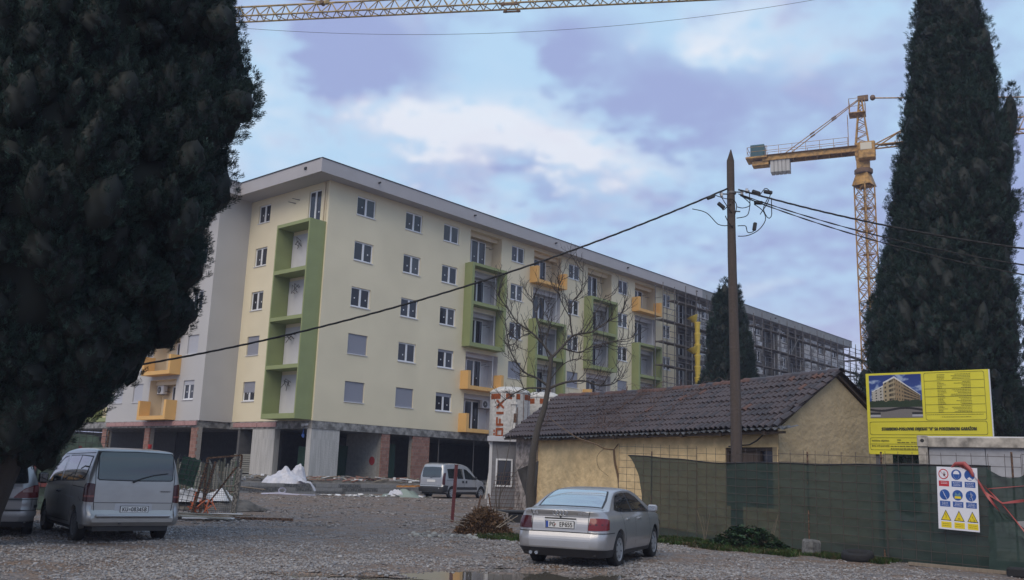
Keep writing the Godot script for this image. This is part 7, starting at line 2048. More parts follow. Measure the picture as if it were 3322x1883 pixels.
	for i in 70:
		var at := Vector3(R(-2.4, 0.2), 0, -23.6 + R(-0.75, 0.75) + R(-0.2, 0.2))
		at.y = gh(at.x, at.z) + 0.02
		var spot := "at the left end of the strip before the brushwood heap" if at.x < -1.6 else ("halfway along the strip before the brushwood heap" if at.x < -0.7 else "right at the foot of the brushwood heap")
		var o := single("rubble_stone", stn, sms[i % 2], ("pale " if i % 2 == 0 else "mid grey ") + "rubble stone " + spot, "stone", at, ("pale" if i % 2 == 0 else "grey") + " rubble stones " + spot)
		o.basis = Basis.from_euler(Vector3(R(-0.5, 0.5), R(0, TAU), R(-0.5, 0.5))).scaled(Vector3.ONE * R(0.06, 0.15))
	# slim bare saplings in front of the booth
	for q in [[-0.18, -35.4, 3.9, 0.55, "tall bare sapling in front of the booth window"], [-0.30, -35.2, 2.6, -0.1, "shorter bare sapling in front of the booth"], [-0.25, -34.8, 2.0, 0.95, "slanting bare sapling leaning right in front of the booth"]]:
		var s := MB.new(); var P := []; var rr := []
		for i in 9:
			var t := i / 8.0
			P.append(Vector3(q[0] + q[3] * t * t + 0.05 * sin(t * 7.0 + q[2]), 0.1 + q[2] * t, q[1] + 0.04 * sin(t * 5.0)))
			rr.append(0.028 * (1.0 - t * 0.8))
		s.tube(P, rr, 6)
		single("sapling", s, mat("sapling_bark", lin(0.085, 0.072, 0.062), 0.9), q[4], "sapling", Vector3.ZERO, "saplings by the booth")

# ---------------------------------------------------------------- trees
func spray_mesh(n: int, w: float, sd: int) -> ArrayMesh:
	# a feathery conifer spray about one unit long, pointing up y
	var r := RandomNumberGenerator.new(); r.seed = sd
	var mb := MB.new()
	for i in n:
		var t := float(i) / n
		var o := Vector3(r.randf_range(-0.05, 0.05), t * 0.62, r.randf_range(-0.05, 0.05))
		var a := r.randf_range(0, TAU)
		var d := Vector3(cos(a) * 0.75, r.randf_range(0.5, 1.1), sin(a) * 0.75).normalized() * r.randf_range(0.28, 0.5) * (1.1 - 0.5 * t)
		var s := d.cross(Vector3(r.randf_range(-1, 1), r.randf_range(-1, 1), r.randf_range(-1, 1))).normalized() * w
		var m := o + d * 0.55
		mb.quad(o - s * 0.4, m - s, o + d, m + s)
		mb.quad(o - s * 0.4, m + s, o + d, m - s)
	return mb.mesh()

func conifer(called: String, label: String, at: Vector3, prof: Array, trunk: Array, plumes: int, per: int, size: float, plen: float, squash: float, tone: Color, sd: int, lift: float, extra: Array = [], up_bias := 0.75) -> Node3D:
	# prof: [[height, radius, axis x], ...] of the crown
	var o := thing(called, label, "tree", at)
	var r := RandomNumberGenerator.new(); r.seed = sd
	var bark := mat("bark", lin(0.045, 0.036, 0.03), 0.95, 0, "streak", 1.0, "b_rough", 0.8, 1.0)
	var tp := []; var tr := []
	for q in trunk: tp.append(Vector3(q[0], q[1], 0)); tr.append(q[2])
	part(o, "trunk", MB.new().tube(tp, tr, 12), bark)
	var pr := []; var px := []
	for q in prof: pr.append([q[0], q[1]]); px.append([q[0], q[2]])
	var y0: float = prof[0][0]; var y1: float = prof[-1][0]
	# solid shade inside
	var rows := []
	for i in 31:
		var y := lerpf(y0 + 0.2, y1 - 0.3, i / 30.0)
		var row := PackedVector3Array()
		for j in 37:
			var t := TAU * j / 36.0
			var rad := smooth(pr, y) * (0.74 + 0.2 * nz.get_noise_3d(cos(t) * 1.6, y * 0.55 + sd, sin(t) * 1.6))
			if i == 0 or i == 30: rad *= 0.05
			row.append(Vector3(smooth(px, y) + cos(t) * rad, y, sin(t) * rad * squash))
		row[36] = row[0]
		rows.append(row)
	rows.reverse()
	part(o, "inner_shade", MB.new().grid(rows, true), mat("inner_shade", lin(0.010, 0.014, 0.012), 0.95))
	var lists := [[], [], []]; var cols := [PackedColorArray(), PackedColorArray(), PackedColorArray()]
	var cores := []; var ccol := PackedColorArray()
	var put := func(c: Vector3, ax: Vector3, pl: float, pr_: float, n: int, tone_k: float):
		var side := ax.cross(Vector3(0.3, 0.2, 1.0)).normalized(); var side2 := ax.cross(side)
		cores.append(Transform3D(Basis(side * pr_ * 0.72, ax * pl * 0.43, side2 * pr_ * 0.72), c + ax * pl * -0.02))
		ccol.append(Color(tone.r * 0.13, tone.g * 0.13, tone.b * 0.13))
		for i in n:
			var h := r.randf()
			var a := r.randf() * TAU
			var q := (0.55 + 0.5 * sqrt(r.randf())) * pr_ * pow(maxf(0.02, 1.0 - pow(absf(h * 2.0 - 0.85) / 1.15, 2.0)), 0.7)
			var p := c + ax * (h - 0.45) * pl + (side * cos(a) + side2 * sin(a)) * q
			var d := (ax * 1.3 + (side * cos(a) + side2 * sin(a)) * 0.65 + Vector3(r.randf_range(-0.3, 0.3), r.randf_range(-0.1, 0.4), r.randf_range(-0.3, 0.3))).normalized()
			var x := d.cross(Vector3(r.randf_range(-1, 1), r.randf_range(-1, 1), r.randf_range(-1, 1))).normalized()
			var s := size * r.randf_range(0.7, 1.25)
			var k := r.randi() % 3
			lists[k].append(Transform3D(Basis(x, d, x.cross(d)).scaled(Vector3.ONE) * Basis().scaled(Vector3.ONE * s), p))
			var b := tone_k * r.randf_range(0.75, 1.3)
			cols[k].append(Color(tone.r * b, tone.g * b, tone.b * b))
	var made := 0
	while made < plumes:
		var y := lerpf(y0, y1, r.randf())
		var rad := smooth(pr, y)
		if r.randf() > rad / 5.0 + 0.12 and r.randf() > rad / smooth(pr, lerpf(y0, y1, 0.4)): continue
		var t := r.randf() * TAU
		if sin(t) < -0.45 and r.randf() < 0.75: continue   # the far side needs fewer
		var rr := rad * (0.86 + 0.20 * nz.get_noise_3d(cos(t) * 1.6, y * 0.55 + sd, sin(t) * 1.6)) * r.randf_range(0.88, 1.0)
		var slope := (smooth(pr, y + 0.3) - smooth(pr, y - 0.3)) / 0.6
		var out := Vector3(cos(t), -slope, sin(t) * squash).normalized()
		var ax := (out * (1.0 - up_bias) + UP * up_bias + Vector3(r.randf_range(-0.15, 0.15), 0, r.randf_range(-0.15, 0.15))).normalized()
		var tk := 0.75 + 0.5 * r.randf()
		put.call(Vector3(smooth(px, y) + cos(t) * rr, y, sin(t) * rr * squash), ax, plen * r.randf_range(0.55, 1.35), plen * 0.31 * r.randf_range(0.6, 1.3), per, tk)
		made += 1
	for q in extra:
		put.call(Vector3(q[0], q[1], q[2]), Vector3(q[3], q[4], 0.0).normalized(), q[5], q[6], int(q[7]), 1.0)
	var lm := mat("conifer_leaf", Color.WHITE, 0.75); lm.vertex_color_use_as_albedo = true; lm.backlight_enabled = true; lm.backlight = Color(0.06, 0.08, 0.05)
	var ms := [spray_mesh(20, 0.026, 5), spray_mesh(20, 0.026, 6), spray_mesh(20, 0.026, 7)]
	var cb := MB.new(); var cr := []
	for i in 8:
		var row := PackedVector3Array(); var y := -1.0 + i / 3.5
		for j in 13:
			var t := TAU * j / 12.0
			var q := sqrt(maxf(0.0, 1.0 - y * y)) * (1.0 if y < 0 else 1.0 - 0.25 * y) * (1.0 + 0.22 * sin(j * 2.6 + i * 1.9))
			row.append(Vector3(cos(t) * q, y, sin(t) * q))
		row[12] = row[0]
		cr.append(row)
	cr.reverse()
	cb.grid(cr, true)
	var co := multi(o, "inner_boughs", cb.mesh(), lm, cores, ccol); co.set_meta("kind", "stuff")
	for k in 3:
		var f := multi(o, "foliage", ms[k], lm, lists[k], cols[k]); f.set_meta("kind", "stuff")
	return o

func make_trees() -> void:
	# prof rows: height, radius, axis x (from the base)
	conifer("cypress_tree", "huge dark broad cypress filling the left side, its crown hanging over parked cars", Vector3(-9.95, 0, -17.2),
		[[1.55, 0.25, 0.3], [2.05, 1.55, 0.2], [2.8, 2.3, 0.2], [3.6, 2.95, 0.2], [4.5, 3.75, 0.2], [6.0, 4.3, 0.2], [8.0, 4.45, 0.2], [9.5, 4.35, 0.2], [11.5, 4.1, 0.2], [14.0, 3.3, 0.2], [17.0, 1.9, 0.2], [19.5, 0.2, 0.2]],
		[[0.15, -0.2, 0.48], [0.35, 0.6, 0.34], [0.62, 1.4, 0.29], [0.85, 2.2, 0.27], [0.8, 5.0, 0.22], [0.4, 12.0, 0.12]], 1150, 120, 0.21, 1.1, 0.8, Color(0.024, 0.056, 0.046), 3, 0.0,
		[[4.35, 8.6, 0.2, 0.5, 0.6, 0.9, 0.45, 200], [4.1, 8.2, 0.2, 0.5, 0.4, 0.9, 0.45, 160], [3.9, 10.0, 0.0, 0.2, 0.9, 1.3, 0.4, 160]])
	conifer("cypress_tree", "tall slender dark cypress rising behind the yellow billboard on the right", Vector3(16.6, 0, -34.5),
		[[1.0, 1.5, 0.0], [2.5, 2.35, -0.1], [4.5, 2.7, -0.2], [7.0, 2.75, -0.15], [9.0, 2.5, 0.15], [11.5, 2.15, 0.55], [13.5, 2.0, 0.75], [16.0, 1.75, 0.95], [18.5, 1.38, 1.05], [21.0, 1.02, 1.15], [24.0, 0.8, 1.2], [27.0, 0.15, 1.2]],
		[[0.0, -0.2, 0.35], [0.0, 4.0, 0.3], [0.3, 14.0, 0.16], [1.0, 24.0, 0.05]], 1000, 80, 0.30, 1.5, 1.0, Color(0.031, 0.068, 0.055), 14, 0.0,
		[[3.3, 16.4, 0.0, 0.15, 1.0, 2.6, 0.42, 200], [3.05, 14.7, 0.0, 0.2, 0.9, 1.8, 0.4, 130], [2.95, 12.6, 0.0, 0.6, 0.6, 1.5, 0.5, 130], [2.6, 18.0, 0.0, 0.1, 1.0, 1.6, 0.35, 90], [2.6, 9.0, 0.3, 0.5, 0.8, 1.2, 0.4, 80]], 0.85)
	conifer("cypress_tree", "smaller dark conifer standing between the power pole and the scaffold", Vector3(13.35, 0, -55.0),
		[[3.0, 1.9, 0.0], [6.0, 1.75, 0.0], [8.0, 1.5, 0.0], [10.0, 1.15, 0.0], [11.5, 0.8, 0.0], [12.6, 0.45, 0.05], [13.4, 0.1, 0.1]],
		[[0.0, -0.2, 0.25], [0.0, 6.0, 0.16], [0.05, 12.5, 0.03]], 280, 66, 0.34, 1.15, 1.0, Color(0.032, 0.066, 0.053), 25, 0.0, [[-0.35, 12.7, 0.0, -0.3, 1.0, 1.0, 0.25, 40], [0.6, 12.0, 0.0, 0.3, 1.0, 1.0, 0.3, 50]], 0.8)
	conifer("far_cypress", "distant dark cypress at the right edge behind the tall cypress", Vector3(38.3, 0, -62.0),
		[[2.0, 2.6, 0.0], [8.0, 2.6, 0.0], [14.0, 2.1, 0.0], [18.0, 1.2, 0.0], [21.0, 0.2, 0.0]], [[0, -0.2, 0.3], [0, 10.0, 0.2], [0, 19.0, 0.05]], 220, 26, 0.6, 2.0, 1.0, Color(0.03, 0.045, 0.036), 33, 0.0)
	conifer("far_pine", "rounded blue green tree behind the site container at the right edge", Vector3(35.5, 0, -66.0),
		[[1.0, 2.6, 0.0], [3.5, 3.9, 0.0], [6.0, 3.6, 0.0], [8.0, 2.4, -0.4], [9.8, 0.4, -0.8]], [[0, -0.2, 0.3], [0, 5.0, 0.2], [0, 8.5, 0.05]], 200, 28, 0.6, 1.6, 1.0, Color(0.036, 0.056, 0.044), 41, 0.0, [], 0.5)
	make_bare_tree()

func branch(mb: MB, P: Array, r0: float, r1: float, seg := 7) -> void:
	# a limb through points, smoothed
	var c := Curve3D.new()
	for i in P.size():
		var a: Vector3 = P[maxi(i - 1, 0)]; var b: Vector3 = P[mini(i + 1, P.size() - 1)]
		var t := (b - a) / 6.0
		c.add_point(P[i], -t, t)
	var q := []; var rr := []
	var n := maxi(4, P.size() * 3)
	for i in n + 1:
		q.append(c.sample_baked(c.get_baked_length() * i / n, true)); rr.append(lerpf(r0, r1, pow(float(i) / n, 0.8)))
	mb.tube(q, rr, seg)

func twig(mb: MB, p: Vector3, d: Vector3, l: float, r: float, depth: int, g: RandomNumberGenerator) -> void:
	var P := [p]; var rr := [r]
	var q := p; var dd := d
	var n := 5
	for i in n:
		dd = (dd + UP * 0.16 + Vector3(g.randf_range(-0.24, 0.24), g.randf_range(-0.1, 0.16), g.randf_range(-0.24, 0.24))).normalized()
		q += dd * l / n
		P.append(q); rr.append(lerpf(r, r * 0.45, (i + 1.0) / n))
		if depth > 0 and i > 0 and g.randf() < 0.62:
			var s := dd.cross(Vector3(g.randf_range(-1, 1), g.randf_range(-1, 1), g.randf_range(-1, 1))).normalized()
			twig(mb, q, (dd * 0.7 + s * 0.75).normalized(), l * g.randf_range(0.4, 0.65), r * 0.62, depth - 1, g)
	mb.tube(P, rr, 5 if depth > 0 else 4)

func make_bare_tree() -> void:
	var bark := mat("fig_bark", lin(0.085, 0.074, 0.064), 0.9, 0, "mottle", 1.5, "b_rough", 1.0, 0.7)
	var tb := mat("twig_bark", lin(0.05, 0.042, 0.038), 0.9)
	var base := Vector3(0.9, 0.1, -33.0)
	var o := thing("bare_tree", "leafless leaning tree with upturned twigs in front of the old house", "tree", base)
	var V := func(q, z := 0.0): return Vector3(q[0] - base.x, q[1] - base.y, z)
	var g := RandomNumberGenerator.new(); g.seed = 9
	var tk := MB.new()
	var tp := [[0.93, 0.0], [0.93, 0.40], [0.88, 1.00], [0.93, 2.14], [1.01, 2.80], [1.14, 3.39], [1.31, 3.95], [1.40, 4.5], [1.47, 5.1], [1.52, 5.88]]
	var P := []
	for q in tp: P.append(V.call(q))
	branch(tk, P, 0.175, 0.075, 12)
	part(o, "trunk", tk, bark)
	var limbs := [
		[[[1.52, 5.88], [1.18, 6.31], [0.76, 6.71], [0.22, 7.07], [-0.12, 7.54], [-0.46, 7.92], [-0.65, 8.30]], 0.06, 0.3],
		[[[1.52, 5.80], [1.88, 6.19], [2.28, 6.64], [2.68, 6.77], [3.03, 6.84], [3.50, 7.19], [4.02, 7.50], [4.31, 7.93]], 0.065, -0.2],
		[[[2.28, 6.64], [2.18, 7.32], [2.25, 7.92], [2.59, 8.41], [2.64, 9.50]], 0.04, -0.1],
		[[[1.43, 4.77], [0.98, 5.05], [0.57, 5.21], [0.18, 5.66], [-0.08, 6.30], [-0.22, 7.12]], 0.055, 0.4],
		[[[1.48, 4.69], [2.02, 4.91], [2.72, 4.99], [3.30, 4.84], [3.87, 4.97], [4.13, 5.56]], 0.06, 0.2],
		[[[1.45, 4.66], [0.76, 4.66], [0.30, 4.48], [-0.49, 3.90]], 0.05, 0.5],
		[[[1.18, 6.31], [1.04, 7.04], [0.78, 7.87], [0.71, 8.47]], 0.035, -0.2],
		[[[1.88, 6.19], [2.52, 6.03], [2.93, 6.22], [3.57, 6.42], [4.27, 6.56], [4.56, 6.69]], 0.04, 0.3],
		[[[2.18, 7.32], [1.84, 7.90], [1.71, 8.38], [1.91, 8.87]], 0.028, 0.2],
		[[[2.68, 6.77], [3.08, 7.47], [3.49, 8.20]], 0.03, 0.1],
		[[[0.76, 6.71], [0.41, 6.55], [0.18, 6.30], [0.02, 5.95]], 0.028, 0.1],
		[[[1.50, 5.6], [1.3, 6.3], [1.45, 7.1], [1.3, 7.7]], 0.03, -0.8],
		[[[1.44, 4.9], [1.9, 5.5], [2.4, 5.7], [3.0, 5.6]], 0.03, 0.9]]
	var tw := MB.new()
	for q in limbs:
		var lp := []
		var n: int = q[0].size()
		for i in n: lp.append(V.call(q[0][i], q[2] * i / (n - 1.0) * 1.2))
		var lm := MB.new()
		branch(lm, lp, q[1] * 0.85, 0.011, 8)
		part(o, "limb", lm, bark)
		for i in range(1, n):
			for k in 4:
				var t := g.randf()
				var p: Vector3 = lp[i - 1].lerp(lp[i], t)
				var d: Vector3 = (lp[i] - lp[i - 1]).normalized()
				var s := d.cross(Vector3(g.randf_range(-1, 1), g.randf_range(-1, 1), g.randf_range(-1, 1))).normalized()
				if i > 1 or k == 0: twig(tw, p, (d * 0.55 + s * 0.8 + UP * 0.15).normalized(), g.randf_range(0.5, 0.95), 0.015, 2, g)
	var t := part(o, "twigs", tw, tb); t.set_meta("kind", "stuff")
	# climber whose stem leans on the yellow wall and whose dead shoots cover the roof
	var c := thing("dead_climber", "leafless climber with a thin stem on the yellow wall and shoots over the roof", "climber", Vector3(3.75, 0, -31.5))
	var W := func(q, z := 0.0): return Vector3(q[0] - 3.75, q[1], z)
	var st := MB.new()
	branch(st, [W.call([3.88, 0.0]), W.call([3.86, 1.32]), W.call([3.81, 1.70]), W.call([3.71, 2.09]), W.call([3.67, 2.52])], 0.05, 0.035, 8)
	part(c, "stem", st, mat("climber_bark", lin(0.15, 0.10, 0.065), 0.9))
	var sh := MB.new()
	branch(sh, [W.call([3.67, 2.52]), W.call([3.35, 2.55]), W.call([3.03, 2.70]), W.call([2.46, 2.88], -0.2), W.call([1.98, 3.18], -0.4), W.call([1.5, 3.6], -1.2)], 0.028, 0.01, 6)
	branch(sh, [W.call([3.67, 2.52]), W.call([3.85, 2.75]), W.call([4.1, 3.05], -0.1), W.call([4.3, 3.4], -0.4)], 0.022, 0.01, 6)
	branch(sh, [W.call([3.35, 2.55]), W.call([3.1, 2.3], 0.1), W.call([3.15, 1.9], 0.1), W.call([3.5, 1.62], 0.12)], 0.012, 0.006, 5)
	part(c, "shoots", sh, mat("climber_bark"))
	# runners over the tiles: local roof frame of the house
	var hb := Basis(Vector3(-0.4825, 0, -0.876), UP, Vector3(0.876, 0, -0.4825)); var ho := Vector3(7.40, 0, -25.0)
	var rt := MB.new()
	for i in 95:
		var x := g.randf_range(5.2, 13.6); var z := g.randf_range(-0.4, 2.0)
		var PP := []
		var dx := g.randf_range(-1, 1); var dz := g.randf_range(-0.4, 1.0)
		for k in 7:
			var y := 3.06 + (z + 0.3) / 2.6 * 1.72 + 0.09 + (0.0 if k % 2 else g.randf_range(0.0, 0.16)) + absf(g.randf_range(-1, 1)) * 0.05 * k
			PP.append(ho + hb * Vector3(x, y, z) - Vector3(3.75, 0, -31.5))
			dx += g.randf_range(-0.5, 0.5); dz += g.randf_range(-0.5, 0.5)
			x += dx * 0.22; z = clampf(z + dz * 0.2, -0.45, 2.3)
		branch(rt, PP, g.randf_range(0.008, 0.018), 0.004, 4)
	var o2 := part(c, "runners", rt, mat("runner_bark", lin(0.115, 0.075, 0.065), 0.9)); o2.set_meta("kind", "stuff")

# ---------------------------------------------------------------- tower cranes
func lattice(mb: MB, A: Array, B: Array, n: int, rc: float, rd: float, zig := true) -> void:
	# chords A[i] -> B[i] joined face by face with diagonals
	var k := A.size()
	for i in k: mb.cyl(A[i], B[i], rc, rc, 6)
	for i in k:
		var j := (i + 1) % k
		if k == 2 and i == 1: break
		for s in n:
			var t0 := float(s) / n; var t1 := float(s + 1) / n
			var a0: Vector3 = A[i].lerp(B[i], t0); var a1: Vector3 = A[i].lerp(B[i], t1)
			var b0: Vector3 = A[j].lerp(B[j], t0); var b1: Vector3 = A[j].lerp(B[j], t1)
			if zig:
				var m: Vector3 = b0.lerp(b1, 0.5)
				mb.cyl(a0, m, rd, rd, 5, false); mb.cyl(m, a1, rd, rd, 5, false)
			else:
				mb.cyl(a0, b1, rd, rd, 5, false); mb.cyl(b0, a1, rd, rd, 5, false); mb.cyl(a1, b1, rd, rd, 5, false)

func make_cranes() -> void:
	var cm = M["crane"]; var cd = M["crane_dark"]
	var c := thing("tower_crane", "yellow orange tower crane with teal winch house standing at the far end of the building", "tower crane", Vector3(41.5, 0, -103.0))
	var jd := Vector3(0.914, 0, 0.405).normalized(); var js := Vector3(-0.405, 0, 0.914)
	# mast of sections
	var ph := 0.33; var rr := 1.13
	var cor := []
	for i in 4: cor.append(Vector3(cos(ph + i * PI / 2), 0, sin(ph + i * PI / 2)) * rr)
	var y := 0.0
	for s in 13:
		var mb := MB.new()
		var A := []; var B := []
		for q in cor: A.append(q + UP * y); B.append(q + UP * (y + 2.82))
		lattice(mb, A, B, 2, 0.085, 0.045, false)
		part(c, "mast_section", mb, cm)
		part(c, "rest_platform", MB.new().box(Vector3(0.1, y + 2.75, 0), Vector3(1.1, 0.08, 0.9)).cyl(Vector3(0.3, y, 0.2), Vector3(0.3, y + 2.8, 0.2), 0.03, 0.03, 5).cyl(Vector3(0.3, y, -0.2), Vector3(0.3, y + 2.8, -0.2), 0.03, 0.03, 5), cm)
		y += 2.82
	# slewing part
	var JB := Basis(jd, UP, jd.cross(UP))
	part(c, "turntable_skirt", MB.new().lathe(Vector3(0, 36.5, 0), UP, [[1.5, 0.0], [1.45, 0.12], [0.95, 1.5], [0.85, 1.5]], 4), cm)
	part(c, "slewing_ring", MB.new().lathe(Vector3(0, 38.0, 0), UP, [[0.95, 0.0], [1.05, 0.1], [1.05, 0.5], [0.9, 0.6]], 16), cd)
	part(c, "tower_head", MB.new().box(Vector3(0, 39.3, 0), Vector3(1.5, 1.5, 1.5), JB).box(Vector3(0, 40.9, 0), Vector3(1.7, 1.7, 1.6), JB), cm)
	var cab := part(c, "cab", MB.new().cbox(jd * 0.5 + js * 1.0 + UP * 40.5, Vector3(1.9, 2.1, 1.3), 0.1, JB), cm)
	part(cab, "cab_window", MB.new().box(jd * 0.45 + js * 1.66 + UP * 40.95, Vector3(1.25, 0.85, 0.04), JB), mat("cab_pale", lin(0.55, 0.5, 0.4), 0.4))
	part(cab, "cab_glass", MB.new().box(jd * 1.46 + js * 1.0 + UP * 40.7, Vector3(0.04, 1.4, 1.1), JB), M["pane"])
	var ap := MB.new()
	var jy := 41.55
	var A := []; var B := []
	for q in [[-0.75, -0.7], [0.75, -0.7], [0.75, 0.7], [-0.75, 0.7]]:
		A.append(jd * q[0] + js * q[1] + UP * jy); B.append(jd * (q[0] * 0.18 + 0.0) + js * q[1] * 0.2 + UP * 47.6)
	lattice(ap, A, B, 5, 0.1, 0.05)
	part(c, "apex_frame", ap, cm)
	part(c, "apex_head", MB.new().box(jd * 0.3 + UP * 47.6, Vector3(1.2, 0.6, 0.6), JB).lathe(jd * 1.4 + UP * 47.55, js, [[0.0, -0.2], [0.3, -0.2], [0.3, 0.2], [0.0, 0.2]], 12), cd)
	var pf := MB.new()
	pf.box(jd * -0.4 + UP * 45.6, Vector3(1.9, 0.1, 1.9), JB)
	for q in [[-1.3, -0.9], [-1.3, 0.9], [0.5, -0.9], [0.5, 0.9]]: pf.cyl(jd * q[0] + js * q[1] + UP * 45.6, jd * q[0] + js * q[1] + UP * 47.4, 0.035, 0.035, 5)
	for h in [46.4, 47.4]:
		pf.cyl(jd * -1.3 + js * 0.9 + UP * h, jd * -1.3 - js * 0.9 + UP * h, 0.03, 0.03, 5); pf.cyl(jd * -1.3 + js * 0.9 + UP * h, jd * 0.5 + js * 0.9 + UP * h, 0.03, 0.03, 5)
	for i in 6: pf.cyl(jd * -1.55 + js * -0.3 + UP * (41.9 + i * 0.7), jd * -1.55 + js * 0.3 + UP * (41.9 + i * 0.7), 0.025, 0.025, 4)
	for s in [-0.3, 0.3]: pf.cyl(jd * -1.55 + js * s + UP * 41.6, jd * -1.55 + js * s + UP * 45.6, 0.03, 0.03, 5)
	part(c, "apex_platform", pf, cm)
	# counter jib
	var cj := MB.new()
	for s in [-0.75, 0.75]: cj.beam(jd * -0.7 + js * s + UP * 41.0, jd * -11.6 + js * s + UP * 41.0, 0.22, 0.62)
	for i in 8: cj.beam(jd * (-1.0 - i * 1.4) + js * -0.7 + UP * 40.8, jd * (-1.0 - i * 1.4) + js * 0.7 + UP * 40.8, 0.12, 0.2)
	part(c, "counter_jib", cj, cm)
	part(c, "walkway_deck", MB.new().box(jd * -6.0 + UP * 41.34, Vector3(10.8, 0.05, 2.2), JB), cd)
	var hr := MB.new()
	for s in [-1.1, 1.1]:
		for h in [41.9, 42.45]: hr.cyl(jd * -1.6 + js * s + UP * h, jd * -11.2 + js * s + UP * h, 0.03, 0.03, 5)
		for i in 7: hr.cyl(jd * (-1.6 - i * 1.6) + js * s + UP * 41.3, jd * (-1.6 - i * 1.6) + js * s + UP * 42.45, 0.03, 0.03, 5)
	part(c, "handrail", hr, cm)
	part(c, "winch_house", MB.new().cbox(jd * -12.2 + UP * 42.1, Vector3(1.7, 1.6, 1.7), 0.05, JB), mat("teal", lin(0.035, 0.11, 0.14), 0.6, 0, "mottle", 0.6))
	part(c, "winch_platform", MB.new().box(jd * -12.3 + UP * 41.15, Vector3(2.6, 0.2, 2.4), JB).box(jd * -11.9 + UP * 40.5, Vector3(2.0, 0.5, 1.4), JB), cm)
	var wr := MB.new()
	for q in [[-13.4, -1.15], [-13.4, 1.15], [-11.0, 1.15]]: wr.cyl(jd * q[0] + js * q[1] + UP * 41.2, jd * q[0] + js * q[1] + UP * 42.5, 0.03, 0.03, 5)
	for h in [41.9, 42.5]: wr.cyl(jd * -13.4 + js * -1.15 + UP * h, jd * -13.4 + js * 1.15 + UP * h, 0.03, 0.03, 5); wr.cyl(jd * -13.4 + js * 1.15 + UP * h, jd * -11.0 + js * 1.15 + UP * h, 0.03, 0.03, 5)
	part(c, "winch_rail", wr, cm)
	for i in 5: part(c, "counterweight_block", MB.new().cbox(jd * (-8.6 - i * 0.47) + UP * 40.1, Vector3(0.43, 1.9, 1.4), 0.04, JB), M["concrete_streak"])
	for s in [-0.6, 0.6]: part(c, "tie_bar", MB.new().cyl(jd * -0.2 + js * s * 0.3 + UP * 47.5, jd * -9.0 + js * s + UP * 41.4, 0.055, 0.055, 6), cm)
	for s in [-0.6, 0.6]:
		for t in [0.33, 0.62]:
			var p: Vector3 = (jd * -0.2 + js * s * 0.3 + UP * 47.5).lerp(jd * -9.0 + js * s + UP * 41.4, t)
			part(c, "tie_joint", MB.new().box(p, Vector3(0.6, 0.16, 0.16), JB.rotated(jd.cross(UP), 0.53)), cd)
	# jib
	var jb := MB.new()
	var o0 := jd * 1.2 + UP * 41.3; var o1 := jd * 40.0 + UP * 41.3
	lattice(jb, [o0 - js * 0.7, o0 + js * 0.7], [o1 - js * 0.7, o1 + js * 0.7], 22, 0.09, 0.045)
	var t0 := jd * 4.4 + UP * 43.0; var t1 := jd * 40.0 + UP * 43.0
	jb.cyl(t0, t1, 0.09, 0.09, 6)
	for s in [-0.7, 0.7]:
		jb.cyl(jd * 1.3 + js * s + UP * 41.3, t0, 0.08, 0.08, 6)
		for i in 22:
			var a := jd * (4.4 + i * 1.6) + UP * 43.0
			jb.cyl(a, a - jd * 0.8 + js * s - UP * 1.7, 0.045, 0.045, 5, false); jb.cyl(a, a + jd * 0.8 + js * s - UP * 1.7, 0.045, 0.045, 5, false)
	part(c, "jib", jb, cm)
	part(c, "jib_walkway", MB.new().box(jd * 9.0 + UP * 41.42, Vector3(14.0, 0.05, 0.6), JB), cd)
	part(c, "jib_tie", MB.new().cyl(jd * 1.4 + UP * 47.5, jd * 34.0 + UP * 43.1, 0.08, 0.08, 6), cm)
	# the nearer crane: only its jib crosses the top of the view
	var k := thing("tower_crane", "pale yellow lattice crane jib crossing the top of the view, nearest crane", "tower crane", Vector3(40.0, 0, -45.4))
	var kd := Vector3(-0.987, 0, -0.16).normalized(); var ks := Vector3(0.16, 0, -0.987)
	var cy := mat("crane_pale", lin(0.50, 0.36, 0.16), 0.6, 0, "stain", 0.35)
	var m0 := MB.new()
	for s in 10:
		var A2 := []; var B2 := []
		for i in 4:
			var q := Vector3(cos(PI / 4 + i * PI / 2), 0, sin(PI / 4 + i * PI / 2)) * 1.13
			A2.append(q + UP * s * 3.0); B2.append(q + UP * (s + 1) * 3.0)
		lattice(m0, A2, B2, 2, 0.08, 0.04, false)
	part(k, "mast", m0, cy)
	part(k, "tower_head", MB.new().box(UP * 31.0, Vector3(1.8, 2.4, 1.8)), cy)
	var jn := 66; var jl := 63.0
	for sec in 6:
		var s0 := 1.0 + sec * 10.5; var s1 := s0 + 10.5
		var lb := MB.new()
		var b0 := kd * s0 + UP * 30.23; var b1 := kd * s1 + UP * 30.23
		lattice(lb, [b0 - ks * 0.4, b0 + ks * 0.4], [b1 - ks * 0.4, b1 + ks * 0.4], 10, 0.055, 0.03)
		lb.cyl(b0 + UP * 0.86, b1 + UP * 0.86, 0.06, 0.06, 6)
		for i in 10:
			var a := b0.lerp(b1, (i + 0.5) / 10.0) + UP * 0.86
			for s in [-0.4, 0.4]:
				lb.cyl(a, b0.lerp(b1, i / 10.0) + ks * s, 0.035, 0.035, 5, false); lb.cyl(a, b0.lerp(b1, (i + 1) / 10.0) + ks * s, 0.035, 0.035, 5, false)
		part(k, "jib_section", lb, cy)
	for s in [43.0, 47.3, 53.6, 34.0]:
		part(k, "jib_bracket", MB.new().box(kd * s + UP * 31.12, Vector3(0.9, 0.22, 0.2), Basis(kd, UP, kd.cross(UP))), cy)
		part(k, "jib_pin", MB.new().cyl(kd * s - ks * 0.2 + UP * 31.1, kd * s + ks * 0.2 + UP * 31.1, 0.14, 0.14, 8), M["crane_dark"])
